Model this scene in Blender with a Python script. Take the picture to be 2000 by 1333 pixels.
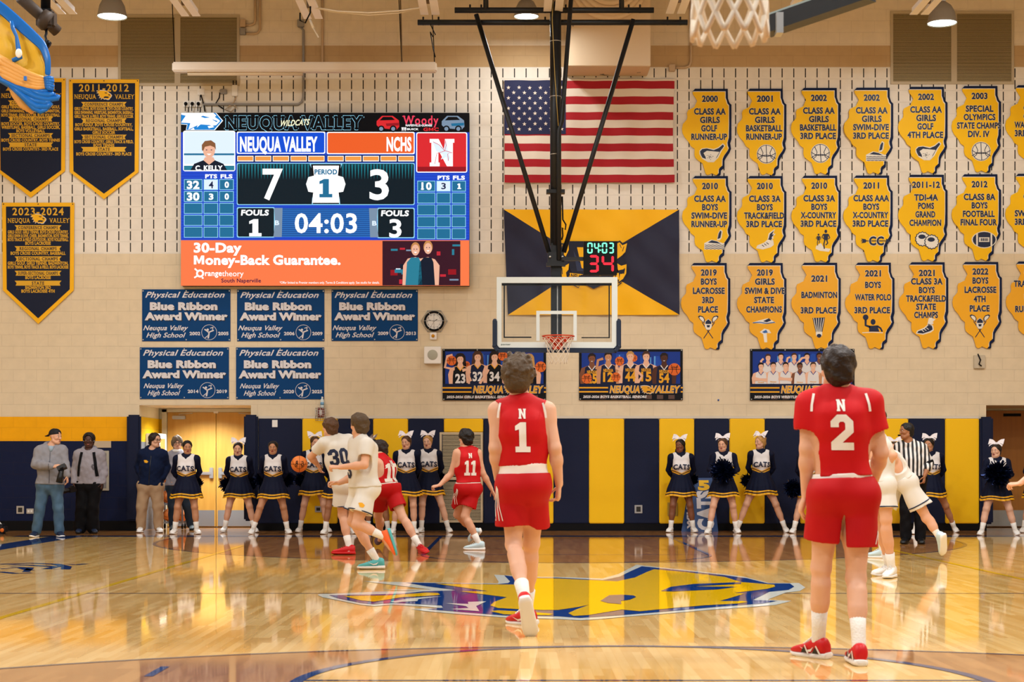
import bpy, bmesh, math, random
import numpy as np
from mathutils import Vector, Matrix
from mathutils.geometry import tessellate_polygon
from mathutils.bvhtree import BVHTree

S = bpy.context.scene
for o in list(bpy.data.objects):
    bpy.data.objects.remove(o)
COL = S.collection
# ------------------------------------------------------------------ camera, world, lamps
W, H = 2000, 1333
F, CX, HY, CH = 3300.0, 1000.0, 909.0, 1.146      # focal length in pixels, horizon row, eye height
DW = 29.5                                          # distance of the end wall
cam = bpy.data.cameras.new('camera')
camo = bpy.data.objects.new('camera', cam)
COL.objects.link(camo)
camo.location = (0, 0, CH)
camo.rotation_euler = (math.pi / 2, 0, 0)
cam.sensor_width = 36
cam.lens = 36 * F / W
cam.shift_y = (HY - H / 2) / W
cam.clip_end = 200
cam.dof.use_dof = True
cam.dof.focus_distance = 25.0
cam.dof.aperture_fstop = 6.6
S.camera = camo
S.view_settings.view_transform = 'Standard'
S.view_settings.look = 'None'
S.view_settings.gamma = 1
S.view_settings.exposure = 0.0
S.view_settings.use_curve_mapping = False
wd = bpy.data.worlds.new('world')
S.world = wd
wd.use_nodes = True
wd.node_tree.nodes['Background'].inputs[0].default_value = (0.86, 0.93, 1.0, 1)
wd.node_tree.nodes['Background'].inputs[1].default_value = 0.30
# the rows of high-bay lamps over the court
LAMP_SPOTS = [(x, y) for y in (3.0, 9.0, 15.0, 21.0) for x in (-9.0, -3.2, 3.2, 9.0)]
LAMP_W = 300.0
def bay_or_fill_light(x, y, z, power, size=0.5, col=(0.94, 0.97, 1.0)):
    l = bpy.data.lights.new('high_bay_or_fill_light', 'AREA')
    l.shape = 'DISK'
    l.size = size
    l.energy = power
    l.color = col
    o = bpy.data.objects.new('high_bay_or_fill_light', l)
    COL.objects.link(o)
    o.location = (x, y, z)
    return o
for x, y in LAMP_SPOTS:
    bay_or_fill_light(x, y, 8.9, LAMP_W, 0.6)
# ------------------------------------------------------------------ helpers
def P(px, py, d):
    return Vector(((px - CX) * d / F, d, CH + (HY - py) * d / F))
def G(px, py):                                     # pixel on the floor
    d = CH * F / (py - HY)
    return Vector(((px - CX) * d / F, d, 0))
def lin(c):
    return c / 12.92 if c <= 0.04045 else ((c + 0.055) / 1.055) ** 2.4
def rgb(h):
    if isinstance(h, str):
        h = h.lstrip('#')
        return tuple(lin(int(h[i:i + 2], 16) / 255) for i in (0, 2, 4)) + (1,)
    return tuple(h) + (1,)
MATS = {}
def mat(name, col, rough=0.6, metal=0.0, emit=0.0, coat=0.0, bump=0.0, bscale=60.0, spec=0.3, alpha=1.0):
    if name in MATS:
        return MATS[name]
    m = bpy.data.materials.new(name)
    m.use_nodes = True
    b = m.node_tree.nodes['Principled BSDF']
    c = rgb(col)
    b.inputs['Base Color'].default_value = c
    b.inputs['Roughness'].default_value = rough
    b.inputs['Metallic'].default_value = metal
    b.inputs['Specular IOR Level'].default_value = spec
    if coat:
        b.inputs['Coat Weight'].default_value = coat
        b.inputs['Coat Roughness'].default_value = 0.05
    if emit:
        b.inputs['Base Color'].default_value = (0.01, 0.01, 0.01, 1)
        b.inputs['Specular IOR Level'].default_value = 0
        b.inputs['Emission Color'].default_value = c
        b.inputs['Emission Strength'].default_value = emit
    if bump:
        nt = m.node_tree
        tc = nt.nodes.new('ShaderNodeTexCoord')
        n = nt.nodes.new('ShaderNodeTexNoise')
        n.inputs['Scale'].default_value = bscale
        n.inputs['Detail'].default_value = 3
        bp = nt.nodes.new('ShaderNodeBump')
        bp.inputs['Strength'].default_value = bump
        bp.inputs['Distance'].default_value = 0.02
        nt.links.new(tc.outputs['Object'], n.inputs['Vector'])
        nt.links.new(n.outputs['Fac'], bp.inputs['Height'])
        nt.links.new(bp.outputs['Normal'], b.inputs['Normal'])
    MATS[name] = m
    return m
class NG:                                          # small node-graph helper
    def __init__(s, name, rough=0.6):
        s.m = bpy.data.materials.new(name)
        s.m.use_nodes = True
        s.t = s.m.node_tree
        s.b = s.t.nodes['Principled BSDF']
        s.b.inputs['Roughness'].default_value = rough
        MATS[name] = s.m
        tc = s.t.nodes.new('ShaderNodeTexCoord')
        s.obj = tc.outputs['Object']
        sx = s.t.nodes.new('ShaderNodeSeparateXYZ')
        s.t.links.new(s.obj, sx.inputs[0])
        s.x, s.y, s.z = sx.outputs
    def put(s, v, sock):
        if hasattr(v, 'is_linked') or hasattr(v, 'links'):
            s.t.links.new(v, sock)
        else:
            sock.default_value = v
    def ma(s, op, a, b=0.0, c=0.0):
        n = s.t.nodes.new('ShaderNodeMath')
        n.operation = op
        s.put(a, n.inputs[0]); s.put(b, n.inputs[1]); s.put(c, n.inputs[2])
        return n.outputs[0]
    def mix(s, f, a, b):
        n = s.t.nodes.new('ShaderNodeMix')
        n.data_type = 'RGBA'
        s.put(f, n.inputs[0]); s.put(a, n.inputs[6]); s.put(b, n.inputs[7])
        return n.outputs[2]
    def noise(s, scale, detail=3, vec=None):
        n = s.t.nodes.new('ShaderNodeTexNoise')
        n.inputs['Scale'].default_value = scale
        n.inputs['Detail'].default_value = detail
        s.t.links.new(vec or s.obj, n.inputs['Vector'])
        return n.outputs['Fac']
    def comb(s, x, y, z):
        n = s.t.nodes.new('ShaderNodeCombineXYZ')
        s.put(x, n.inputs[0]); s.put(y, n.inputs[1]); s.put(z, n.inputs[2])
        return n.outputs[0]
    def between(s, v, a, b):
        return s.ma('MULTIPLY', s.ma('GREATER_THAN', v, a), s.ma('LESS_THAN', v, b))
    def color(s, c):
        s.put(c, s.b.inputs['Base Color'])
    def bump(s, h, strength=0.3, dist=0.01):
        n = s.t.nodes.new('ShaderNodeBump')
        n.inputs['Strength'].default_value = strength
        n.inputs['Distance'].default_value = dist
        s.put(h, n.inputs['Height'])
        s.t.links.new(n.outputs[0], s.b.inputs['Normal'])
def tag(o, label=None, cat=None, group=None, kind=None):
    if label: o['label'] = label
    if cat: o['category'] = cat
    if group: o['group'] = group
    if kind: o['kind'] = kind
    return o
def empty(name, loc, label=None, cat=None, group=None):
    o = bpy.data.objects.new(name, None)
    COL.objects.link(o)
    o.location = loc
    o.empty_display_size = 0.1
    tag(o, label, cat, group)
    o['_o'] = 1
    del o['_o']
    return o
class MB:
    """collects polygons with material slots, then links them as one mesh object"""
    def __init__(s):
        s.v, s.f, s.mi, s.mats, s.sm = [], [], [], [], []
    def slot(s, m):
        if m not in s.mats:
            s.mats.append(m)
        return s.mats.index(m)
    def add(s, vs, fs, m, smooth=False):
        b = len(s.v)
        k = s.slot(m)
        s.v.extend([tuple(v) for v in vs])
        for f in fs:
            s.f.append([i + b for i in f])
            s.mi.append(k)
            s.sm.append(smooth)
    def box(s, lo, hi, m, bev=0.0):
        (x0, y0, z0), (x1, y1, z1) = lo, hi
        if bev:
            bm = bmesh.new()
            bmesh.ops.create_cube(bm, size=1)
            for v in bm.verts:
                v.co = Vector(((x0 + x1) / 2 + v.co.x * (x1 - x0), (y0 + y1) / 2 + v.co.y * (y1 - y0), (z0 + z1) / 2 + v.co.z * (z1 - z0)))
            bmesh.ops.bevel(bm, geom=bm.edges[:], offset=bev, segments=2, affect='EDGES')
            bm.verts.index_update()
            s.add([v.co.copy() for v in bm.verts], [[v.index for v in f.verts] for f in bm.faces], m)
            bm.free()
            return
        vs = [(x0, y0, z0), (x1, y0, z0), (x1, y1, z0), (x0, y1, z0), (x0, y0, z1), (x1, y0, z1), (x1, y1, z1), (x0, y1, z1)]
        s.add(vs, [(0, 3, 2, 1), (4, 5, 6, 7), (0, 1, 5, 4), (1, 2, 6, 5), (2, 3, 7, 6), (3, 0, 4, 7)], m)
    def obox(s, mtx, size, m):
        vs = [mtx @ Vector((x * size[0] / 2, y * size[1] / 2, z * size[2] / 2)) for z in (-1, 1) for x, y in ((-1, -1), (1, -1), (1, 1), (-1, 1))]
        s.add(vs, [(0, 3, 2, 1), (4, 5, 6, 7), (0, 1, 5, 4), (1, 2, 6, 5), (2, 3, 7, 6), (3, 0, 4, 7)], m)
    def bar(s, a, b, w, h, m, up=(0, 0, 1)):
        a, b = Vector(a), Vector(b)
        d = (b - a)
        L = d.length
        d.normalize()
        u = Vector(up)
        if abs(d.dot(u)) > 0.98:
            u = Vector((0, 1, 0))
        r = d.cross(u).normalized()
        u = r.cross(d)
        vs = [p + r * (i * w / 2) + u * (j * h / 2) for p in (a, b) for i, j in ((-1, -1), (1, -1), (1, 1), (-1, 1))]
        s.add(vs, [(0, 3, 2, 1), (4, 5, 6, 7), (0, 1, 5, 4), (1, 2, 6, 5), (2, 3, 7, 6), (3, 0, 4, 7)], m)
    def tube(s, pts, r, m, n=10, closed=False, cap=True):
        pts = [Vector(p) for p in pts]
        N = len(pts)
        rs = r if isinstance(r, (list, tuple)) else [r] * N
        vs = []
        prev = None
        for i, p in enumerate(pts):
            if closed:
                t = pts[(i + 1) % N] - pts[i - 1]
            else:
                t = pts[min(i + 1, N - 1)] - pts[max(i - 1, 0)]
            t.normalize()
            if prev is None:
                u = Vector((0, 0, 1)) if abs(t.z) < 0.9 else Vector((1, 0, 0))
            else:
                u = prev
            u = (u - t * u.dot(t)).normalized()
            prev = u
            w = t.cross(u)
            for k in range(n):
                a = 2 * math.pi * k / n
                vs.append(p + (u * math.cos(a) + w * math.sin(a)) * rs[i])
        fs = []
        for i in range(N if closed else N - 1):
            j = (i + 1) % N
            for k in range(n):
                l = (k + 1) % n
                fs.append((i * n + k, i * n + l, j * n + l, j * n + k))
        if cap and not closed:
            fs.append(tuple(range(n))[::-1])
            fs.append(tuple((N - 1) * n + k for k in range(n)))
        s.add(vs, fs, m, True)
    def lathe(s, prof, m, n=24, mtx=None, smooth=True):
        mtx = mtx or Matrix()
        vs, fs = [], []
        for r, z in prof:
            for k in range(n):
                a = 2 * math.pi * k / n
                vs.append(mtx @ Vector((r * math.cos(a), r * math.sin(a), z)))
        for i in range(len(prof) - 1):
            for k in range(n):
                l = (k + 1) % n
                fs.append((i * n + k, i * n + l, (i + 1) * n + l, (i + 1) * n + k))
        s.add(vs, fs, m, smooth)
    def sphere(s, c, r, m, sc=(1, 1, 1), n=16, k=10):
        vs, fs = [], []
        c = Vector(c)
        for i in range(k + 1):
            th = math.pi * i / k
            for j in range(n):
                a = 2 * math.pi * j / n
                vs.append(c + Vector((r * sc[0] * math.sin(th) * math.cos(a), r * sc[1] * math.sin(th) * math.sin(a), r * sc[2] * math.cos(th))))
        for i in range(k):
            for j in range(n):
                l = (j + 1) % n
                fs.append((i * n + j, (i + 1) * n + j, (i + 1) * n + l, i * n + l))
        s.add(vs, fs, m, True)
    def build(s, name, parent=None, origin=None, label=None, cat=None, group=None, kind=None):
        """origin: world position that becomes the object's origin (children get coordinates in their parent's frame)"""
        me = bpy.data.meshes.new(name)
        vs = np.array(s.v, dtype=np.float64) if s.v else np.zeros((0, 3))
        base = Vector((0, 0, 0))
        o = bpy.data.objects.new(name, me)
        COL.objects.link(o)
        if parent is not None:
            o.parent = parent
            q = parent
            while q is not None:
                base += q.location
                q = q.parent
        if origin is not None:
            o.location = Vector(origin) - base
            base = Vector(origin)
        vs = vs - np.array(base)
        me.from_pydata(vs.tolist(), [], s.f)
        for m in s.mats:
            me.materials.append(m)
        me.polygons.foreach_set('material_index', s.mi)
        me.polygons.foreach_set('use_smooth', s.sm)
        me.update()
        tag(o, label, cat, group, kind)
        return o
def copy_tree(o, parent=None):
    c = o.copy()
    COL.objects.link(c)
    if parent is not None:
        c.parent = parent
    for ch in [k for k in bpy.data.objects if k.parent == o]:
        copy_tree(ch, c)
    return c
# ------------------------------------------------------------------ lettering: every glyph is made once, then laid out as flat polygons
def tess(outer, holes=()):
    pl = [[Vector((p[0], p[1], 0)) for p in outer]] + [[Vector((p[0], p[1], 0)) for p in h] for h in holes]
    flat = [p for q in pl for p in q]
    return [(p.x, p.y) for p in flat], [tuple(t) for t in tessellate_polygon(pl)]
CHARS = "ABCDEFGHIJKLMNOPQRSTUVWXYZabcdefghijklmnopqrstuvwxyz0123456789-&.,:'*()+/"
GLY = {}
def make_glyphs():
    ts = bpy.data.scenes.new('type_setting')
    for style, off in (('n', 0.0), ('b', 0.022), ('x', 0.040), ('o', 0.062)):
        obs = {}
        def to(body):
            c = bpy.data.curves.new('g', 'FONT')
            c.body = body
            c.size = 1
            c.offset = off
            c.resolution_u = 3
            o = bpy.data.objects.new('g', c)
            ts.collection.objects.link(o)
            return o
        for ch in CHARS:
            obs[ch] = (to(ch), to('H' + ch + 'H'))
        hh = to('HH')
        h1 = to('H')
        ts.view_layers[0].update()
        dg = ts.view_layers[0].depsgraph
        dg.update()
        def data(o):
            e = o.evaluated_get(dg)
            me = e.to_mesh()
            v = np.array([w.co[:2] for w in me.vertices]).reshape(-1, 2)
            me.calc_loop_triangles()
            t = [tuple(k.vertices) for k in me.loop_triangles]
            e.to_mesh_clear()
            return v, t
        vh, _ = data(h1)
        vhh, _ = data(hh)
        y0, y1 = vh[:, 1].min() + off, vh[:, 1].max() - off
        cap = y1 - y0
        wHH = vhh[:, 0].max() - vhh[:, 0].min()
        for ch in CHARS:
            v, t = data(obs[ch][0])
            v2, _ = data(obs[ch][1])
            adv = (v2[:, 0].max() - v2[:, 0].min()) - wHH
            if ch == 'M' and off:
                w_, k_ = 1.06, .15 + 2.6 * off
                v, t = tess([(0, 0), (k_, 0), (k_, .62), (w_ / 2 - k_ * .3, .1), (w_ / 2 + k_ * .3, .1), (w_ - k_, .62), (w_ - k_, 0), (w_, 0), (w_, 1), (w_ - k_ * 1.15, 1), (w_ / 2, .45), (k_ * 1.15, 1), (0, 1)])
                GLY[style, ch] = (np.array(v) + np.array([.08, 0]), t, w_ + .2)
                continue
            GLY[style, ch] = ((v - np.array([0, y0])) / cap, t, adv / cap + (0.04 if off else 0))
        GLY[style, ' '] = (np.zeros((0, 2)), [], 0.42)
    for o in list(ts.collection.objects):
        c = o.data
        bpy.data.objects.remove(o)
        bpy.data.curves.remove(c)
    bpy.data.scenes.remove(ts)
make_glyphs()
SERIF = {'A': 'bl br', 'B': 'tl bl', 'C': '', 'D': 'tl bl', 'E': 'tl bl', 'F': 'tl bl', 'H': 'tl tr bl br', 'I': 'tc bc', 'K': 'tl tr bl br',
         'L': 'tl bl', 'M': 'tl tr bl br', 'N': 'tl tr br bl', 'P': 'tl bl', 'R': 'tl bl br', 'T': 'bc', 'U': 'tl tr', 'V': 'tl tr', 'W': 'tl tr',
         'X': 'tl tr bl br', 'Y': 'tl tr bc', '1': 'bc'}
def text_polys(s, style='b', serif=False):
    """verts (cap height 1, left at 0), triangles, raw width"""
    V, T, x = [], [], 0.0
    n = 0
    for ch in s:
        v, t, adv = GLY.get((style, ch), GLY[style, ' '])
        if len(v):
            V.append(v + np.array([x, 0]))
            T.extend([(a + n, b + n, c + n) for a, b, c in t])
            n += len(v)
            if serif and SERIF.get(ch):
                l, r = v[:, 0].min() + x, v[:, 0].max() + x
                st = 0.11
                for k in SERIF[ch].split():
                    cx = {'l': l + 0.1, 'r': r - 0.1, 'c': (l + r) / 2}[k[1]]
                    yy = 1 - st if k[0] == 't' else 0
                    V.append(np.array([[cx - 0.22, yy], [cx + 0.22, yy], [cx + 0.22, yy + st], [cx - 0.22, yy + st]]))
                    T.extend([(n, n + 1, n + 2), (n, n + 2, n + 3)])
                    n += 4
        x += adv + (0.1 if serif else 0)
    if not V:
        return np.zeros((0, 2)), [], 0
    V = np.vstack(V)
    l, r = V[:, 0].min(), V[:, 0].max()
    V = V - np.array([l, 0])
    return V, T, r - l
BLOCK = {
    '0': ([(3, 0), (7, 0), (10, 3), (10, 13), (7, 16), (3, 16), (0, 13), (0, 3)], [(3.6, 4), (3.6, 12), (4.3, 12.8), (5.7, 12.8), (6.4, 12), (6.4, 4), (5.7, 3.2), (4.3, 3.2)]),
    '1': ([(1, 0), (9, 0), (9, 3), (6.9, 3), (6.9, 16), (3.9, 16), (1, 14), (1, 11.5), (3.1, 12.2), (3.1, 3), (1, 3)], None),
    '2': ([(0, 0), (10, 0), (10, 3.4), (5, 3.4), (10, 8), (10, 13), (7, 16), (3, 16), (0, 13), (0, 10.3), (3.6, 10.3), (3.6, 12), (4.3, 12.8), (5.7, 12.8), (6.4, 12), (6.4, 9.3), (0, 3.6)], None),
    '3': ([(3, 0), (7, 0), (10, 3), (10, 6.5), (8.4, 8), (10, 9.5), (10, 13), (7, 16), (3, 16), (0, 13), (0, 10.8), (3.6, 10.8), (3.6, 12.1), (4.3, 12.8), (5.7, 12.8), (6.4, 12.1), (6.4, 10.3), (5.6, 9.5), (3.6, 9.5), (3.6, 6.5), (5.6, 6.5), (6.4, 5.7), (6.4, 3.9), (5.7, 3.2), (4.3, 3.2), (3.6, 3.9), (3.6, 5.2), (0, 5.2), (0, 3)], None),
    'N': ([(-.8, 0), (3.9, 0), (3.9, 2.2), (3.3, 2.2), (3.3, 9.5), (7.4, 0), (10.2, 0), (10.2, 13.8), (10.9, 13.8), (10.9, 16), (6.4, 16), (6.4, 13.8), (7.1, 13.8), (7.1, 7), (3.4, 16), (-.8, 16), (-.8, 13.8), (0, 13.8), (0, 2.2), (-.8, 2.2)], None)}
def block_polys(s):
    V, T, x, n = [], [], 0.0, 0
    for ch in s:
        o, h = BLOCK[ch]
        v, t = tess(o, [h] if h else [])
        V.append(np.array(v) / 16 + np.array([x, 0]))
        T.extend([(a + n, b + n, c + n) for a, b, c in t])
        n += len(v)
        x += (11.2 if ch != '1' else 9.6) / 16
    V = np.vstack(V)
    l, r = V[:, 0].min(), V[:, 0].max()
    return V - np.array([l, 0]), T, r - l
def ell(cx, cy, rx, ry=None, n=20, a0=0, a1=2 * math.pi):
    ry = rx if ry is None else ry
    full = abs(a1 - a0 - 2 * math.pi) < 1e-6
    return [(cx + rx * math.cos(a0 + (a1 - a0) * i / (n if full else n - 1)), cy + ry * math.sin(a0 + (a1 - a0) * i / (n if full else n - 1))) for i in range(n)]
def stroke(pts, w):
    """ribbon polygon along a polyline"""
    L, R = [], []
    for i, p in enumerate(pts):
        a = pts[max(i - 1, 0)]
        b = pts[min(i + 1, len(pts) - 1)]
        dx, dy = b[0] - a[0], b[1] - a[1]
        k = math.hypot(dx, dy) or 1
        nx, ny = -dy / k * w / 2, dx / k * w / 2
        L.append((p[0] + nx, p[1] + ny))
        R.append((p[0] - nx, p[1] - ny))
    return L, R
class Flat(MB):
    """printed sheets, boards and screens on the end wall: shapes in picture rows and columns of a plane that faces the court"""
    def __init__(s, d=DW, curve=None):
        super().__init__()
        s.d = d
        s.curve = curve
    def w(s, p, off):
        q = P(p[0], p[1], s.d)
        e = s.curve(p[0], p[1]) if s.curve else 0
        return Vector((q.x, s.d - off - e, q.z))
    def tris(s, v, t, m, off):
        ws = [s.w(p, off) for p in v]
        fs = []
        for a, b, c in t:
            n = (ws[b] - ws[a]).cross(ws[c] - ws[a])
            fs.append((a, b, c) if n.y < 0 else (a, c, b))
        s.add(ws, fs, m)
    def poly(s, pts, m, off, holes=(), thick=0.0):
        v, t = tess(pts, holes)
        s.tris(v, t, m, off)
        if thick:
            n = len(pts)
            a = [s.w(p, off) for p in pts] + [s.w(p, off - thick) for p in pts]
            area = sum(pts[i][0] * pts[(i + 1) % n][1] - pts[(i + 1) % n][0] * pts[i][1] for i in range(n))
            fs = [(i, (i + 1) % n, n + (i + 1) % n, n + i) for i in range(n)]
            if area < 0:
                fs = [f[::-1] for f in fs]
            s.add(a, fs, m)
            s.add(a[n:], [tuple(t_) for t_ in [(x, y, z) for x, y, z in t]], m)
    def rect(s, x0, y0, x1, y1, m, off, thick=0.0):
        s.poly([(x0, y0), (x1, y0), (x1, y1), (x0, y1)], m, off, (), thick)
    def rrect(s, x0, y0, x1, y1, r, m, off):
        pts = []
        for cx, cy, a in ((x1 - r, y0 + r, -90), (x1 - r, y1 - r, 0), (x0 + r, y1 - r, 90), (x0 + r, y0 + r, 180)):
            pts += ell(cx, cy, r, r, 5, math.radians(a), math.radians(a + 90))
        s.poly(pts, m, off)
    def frame(s, x0, y0, x1, y1, t, m, off):
        s.rect(x0, y0, x1, y0 + t, m, off); s.rect(x0, y1 - t, x1, y1, m, off)
        s.rect(x0, y0 + t, x0 + t, y1 - t, m, off); s.rect(x1 - t, y0 + t, x1, y1 - t, m, off)
    def grid(s, quad, nx, ny, m, off, wav=None, smooth=True):
        """bilinear grid between four corners (tl, tr, br, bl)"""
        vs, fs = [], []
        for j in range(ny + 1):
            for i in range(nx + 1):
                u, v = i / nx, j / ny
                x = (1 - v) * ((1 - u) * quad[0][0] + u * quad[1][0]) + v * ((1 - u) * quad[3][0] + u * quad[2][0])
                y = (1 - v) * ((1 - u) * quad[0][1] + u * quad[1][1]) + v * ((1 - u) * quad[3][1] + u * quad[2][1])
                vs.append(s.w((x, y), off + (wav(u, v) if wav else 0)))
        for j in range(ny):
            for i in range(nx):
                a = j * (nx + 1) + i
                fs.append((a, a + nx + 1, a + nx + 2, a + 1))
        s.add(vs, fs, m, smooth)
    def line(s, pts, wd, m, off):
        L, R = stroke(pts, wd)
        for i in range(len(pts) - 1):
            s.poly([L[i], L[i + 1], R[i + 1], R[i]], m, off)
    def text2(s, body, cx, cy, h, m_in, m_out, off, w, st_in='x', st_out='o', serif=False, **k):
        """lettering with an even outline"""
        ri, ro = text_polys(body, st_in, serif)[2], text_polys(body, st_out, serif)[2]
        s.text(body, cx, cy, h, m_out, off, w * ro / ri, style=st_out, serif=serif, **k)
        s.text(body, cx, cy, h, m_in, off + .002, w, style=st_in, serif=serif, **k)
    def text(s, body, cx, cy, h, m, off, w=None, style='b', serif=False, shear=0.0, rot=0.0, arc=0.0, block=False, align='c'):
        """cx, cy: centre; h: cap height; w: width to fit; arc: sagitta"""
        V, T, raw = block_polys(body) if block else text_polys(body, style, serif)
        if raw == 0:
            return
        w = w or raw * h * (0.8 if not block else 1)
        if align == 'l': cx = cx + w / 2
        if align == 'r': cx = cx - w / 2
        c, sn = math.cos(rot), math.sin(rot)
        out = []
        for x, y in V:
            u = (x / raw - 0.5) * w + (y - 0.5) * h * shear
            t = -(y - 0.5) * h
            if arc:
                t += arc * (2 * u / w) ** 2
            out.append((cx + u * c - t * sn, cy + u * sn + t * c))
        s.tris(out, T, m, off)
# ------------------------------------------------------------------ setting: walls, floor, roof
zw = lambda py: CH + (HY - py) * DW / F
xw = lambda px: (px - CX) * DW / F
g = NG('painted_block_wall', 0.55)
br = g.t.nodes.new('ShaderNodeTexBrick')
br.inputs['Scale'].default_value = 1
br.inputs['Brick Width'].default_value = 0.4064
br.inputs['Row Height'].default_value = 0.2032
br.inputs['Mortar Size'].default_value = 0.0035
br.inputs['Mortar Smooth'].default_value = 0.3
g.t.links.new(g.comb(g.ma('ADD', g.x, 40.0), g.ma('ADD', g.z, 0.2032 * 0.15 + 4.064), 0.0), br.inputs['Vector'])
mort = br.outputs['Fac']
Z1, Z2, Z3 = zw(496), zw(131), zw(89)
slotz = g.between(g.z, Z1, Z2)
fx = g.ma('FRACT', g.ma('ADD', g.ma('DIVIDE', g.x, 0.2032), 40.27))
fz = g.ma('FRACT', g.ma('ADD', g.ma('DIVIDE', g.z, 0.2032), 40.15))
nz = g.noise(7.0, 2)
slot = g.ma('MULTIPLY', slotz, g.ma('MULTIPLY', g.between(fx, 0.44, 0.53), g.between(fz, 0.12, 0.9)))
c = g.mix(slotz, rgb('#d8c7a8'), rgb('#e2dacc'))
c = g.mix(g.ma('GREATER_THAN', g.z, Z2), c, rgb('#bb9d72'))
c = g.mix(g.ma('GREATER_THAN', g.z, Z3), c, rgb('#dccdb4'))
left = g.ma('LESS_THAN', g.x, xw(262))
low = g.ma('MULTIPLY', left, g.ma('LESS_THAN', g.z, zw(814.5)))
c = g.mix(low, c, rgb('#eda708'))
c = g.mix(g.ma('MULTIPLY', left, g.ma('LESS_THAN', g.z, zw(862))), c, rgb('#0c1738'))
var = g.ma('MULTIPLY_ADD', nz, 0.16, 0.92)
c = g.mix(1.0, c, c)
c.node.blend_type = 'MIX'
hs = g.t.nodes.new('ShaderNodeHueSaturation')
g.put(c, hs.inputs['Color']); g.put(var, hs.inputs['Value'])
c = g.mix(g.ma('MULTIPLY', mort, 0.14), hs.outputs[0], rgb('#4a3a28'))
c = g.mix(slot, c, rgb('#15110d'))
g.color(c)
g.bump(g.ma('MULTIPLY_ADD', mort, -1.0, g.ma('MULTIPLY', g.noise(90, 2), 0.25)), 0.5, 0.006)
g.b.inputs['Specular IOR Level'].default_value = .15
M_WALL = g.m
# plain cream block for the recesses by the doors
g = NG('recess_block_wall', 0.5)
br = g.t.nodes.new('ShaderNodeTexBrick')
br.inputs['Scale'].default_value = 1
br.inputs['Brick Width'].default_value = 0.4064
br.inputs['Row Height'].default_value = 0.2032
br.inputs['Mortar Size'].default_value = 0.004
g.t.links.new(g.comb(g.ma('ADD', g.ma('ADD', g.x, g.y), 40.0), g.ma('ADD', g.z, 4.0945), 0.0), br.inputs['Vector'])
c = g.mix(g.ma('LESS_THAN', g.z, zw(814)), rgb('#e6e0c4'), rgb('#f2c614'))
c = g.mix(g.ma('LESS_THAN', g.z, zw(863)), c, rgb('#7d8084'))
c = g.mix(g.ma('MULTIPLY', br.outputs['Fac'], 0.3), c, rgb('#554c3a'))
g.color(c)
g.b.inputs['Specular IOR Level'].default_value = .2
M_REC = g.m
M_NAVY = mat('navy_vinyl', '#0e1733', 0.6, spec=.2, bump=0.06, bscale=40)
M_YEL = mat('yellow_vinyl', '#f2be00', 0.5, spec=.3, bump=0.06, bscale=40)
M_BLACK = mat('black_paint', '#0b0b0d', 0.5, spec=.12)
M_CREAM = mat('cream_paint', '#dccdb4', 0.5)
M_DOORFR = mat('pale_door_frame', '#cfc9ae', 0.45)
M_ALU = mat('brushed_aluminium', '#b9b9b6', 0.35, metal=0.8)
M_STEEL = mat('kick_plate_steel', '#9ca3a8', 0.38, metal=0.6)
M_WHITE = mat('white_plastic', '#e9e6df', 0.45)
M_GREY = mat('grey_steel', '#8a8782', 0.5)
Xa0, Xa1 = xw(272), xw(490)          # left recess
Xr = xw(1926)                        # right recess
ZS = zw(792)
DB = 31.2                            # back of the recesses
b = MB()
def wallquad(x0, x1, z0, z1, y=DW, m=M_WALL):
    b.add([(x0, y, z0), (x1, y, z0), (x1, y, z1), (x0, y, z1)], [(0, 1, 2, 3)], m)
wallquad(-14, Xa0, 0, 9.6)
wallquad(Xa0, Xa1, ZS, 9.6)
wallquad(Xa1, Xr, 0, 9.6)
wallquad(Xr, 14, ZS, 9.6)
b.add([(-14, DB + .4, 0), (14, DB + .4, 0), (14, DB + .4, 9.6), (-14, DB + .4, 9.6)], [(0, 1, 2, 3)], M_CREAM)
for x0, x1 in ((Xa0, Xa1), (Xr, 12.0)):
    b.add([(x0, DW, 0), (x0, DB, 0), (x0, DB, ZS), (x0, DW, ZS)], [(0, 1, 2, 3)], M_REC)
    b.add([(x1, DW, 0), (x1, DB, 0), (x1, DB, ZS), (x1, DW, ZS)], [(3, 2, 1, 0)], M_REC)
    b.add([(x0, DW, ZS), (x1, DW, ZS), (x1, DB, ZS), (x0, DB, ZS)], [(0, 1, 2, 3)], M_CREAM)
    b.add([(x0, DB, 0), (x1, DB, 0), (x1, DB, ZS), (x0, DB, ZS)], [(0, 1, 2, 3)], M_REC)
b.build('wall_back', kind='structure')
b = MB()
b.add([(-14, -6, 0), (-14, DW, 0), (-14, DW, 9.6), (-14, -6, 9.6)], [(0, 1, 2, 3)], M_CREAM)
b.build('wall_left', kind='structure')
b = MB()
b.add([(14, -6, 0), (14, DW, 0), (14, DW, 9.6), (14, -6, 9.6)], [(3, 2, 1, 0)], M_CREAM)
b.build('wall_right', kind='structure')
b = MB()
b.add([(-14, -6, 9.6), (14, -6, 9.6), (14, DB, 9.6), (-14, DB, 9.6)], [(0, 1, 2, 3)], mat('roof_deck', '#c9bfae', 0.7))
b.build('ceiling', kind='structure')
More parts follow.
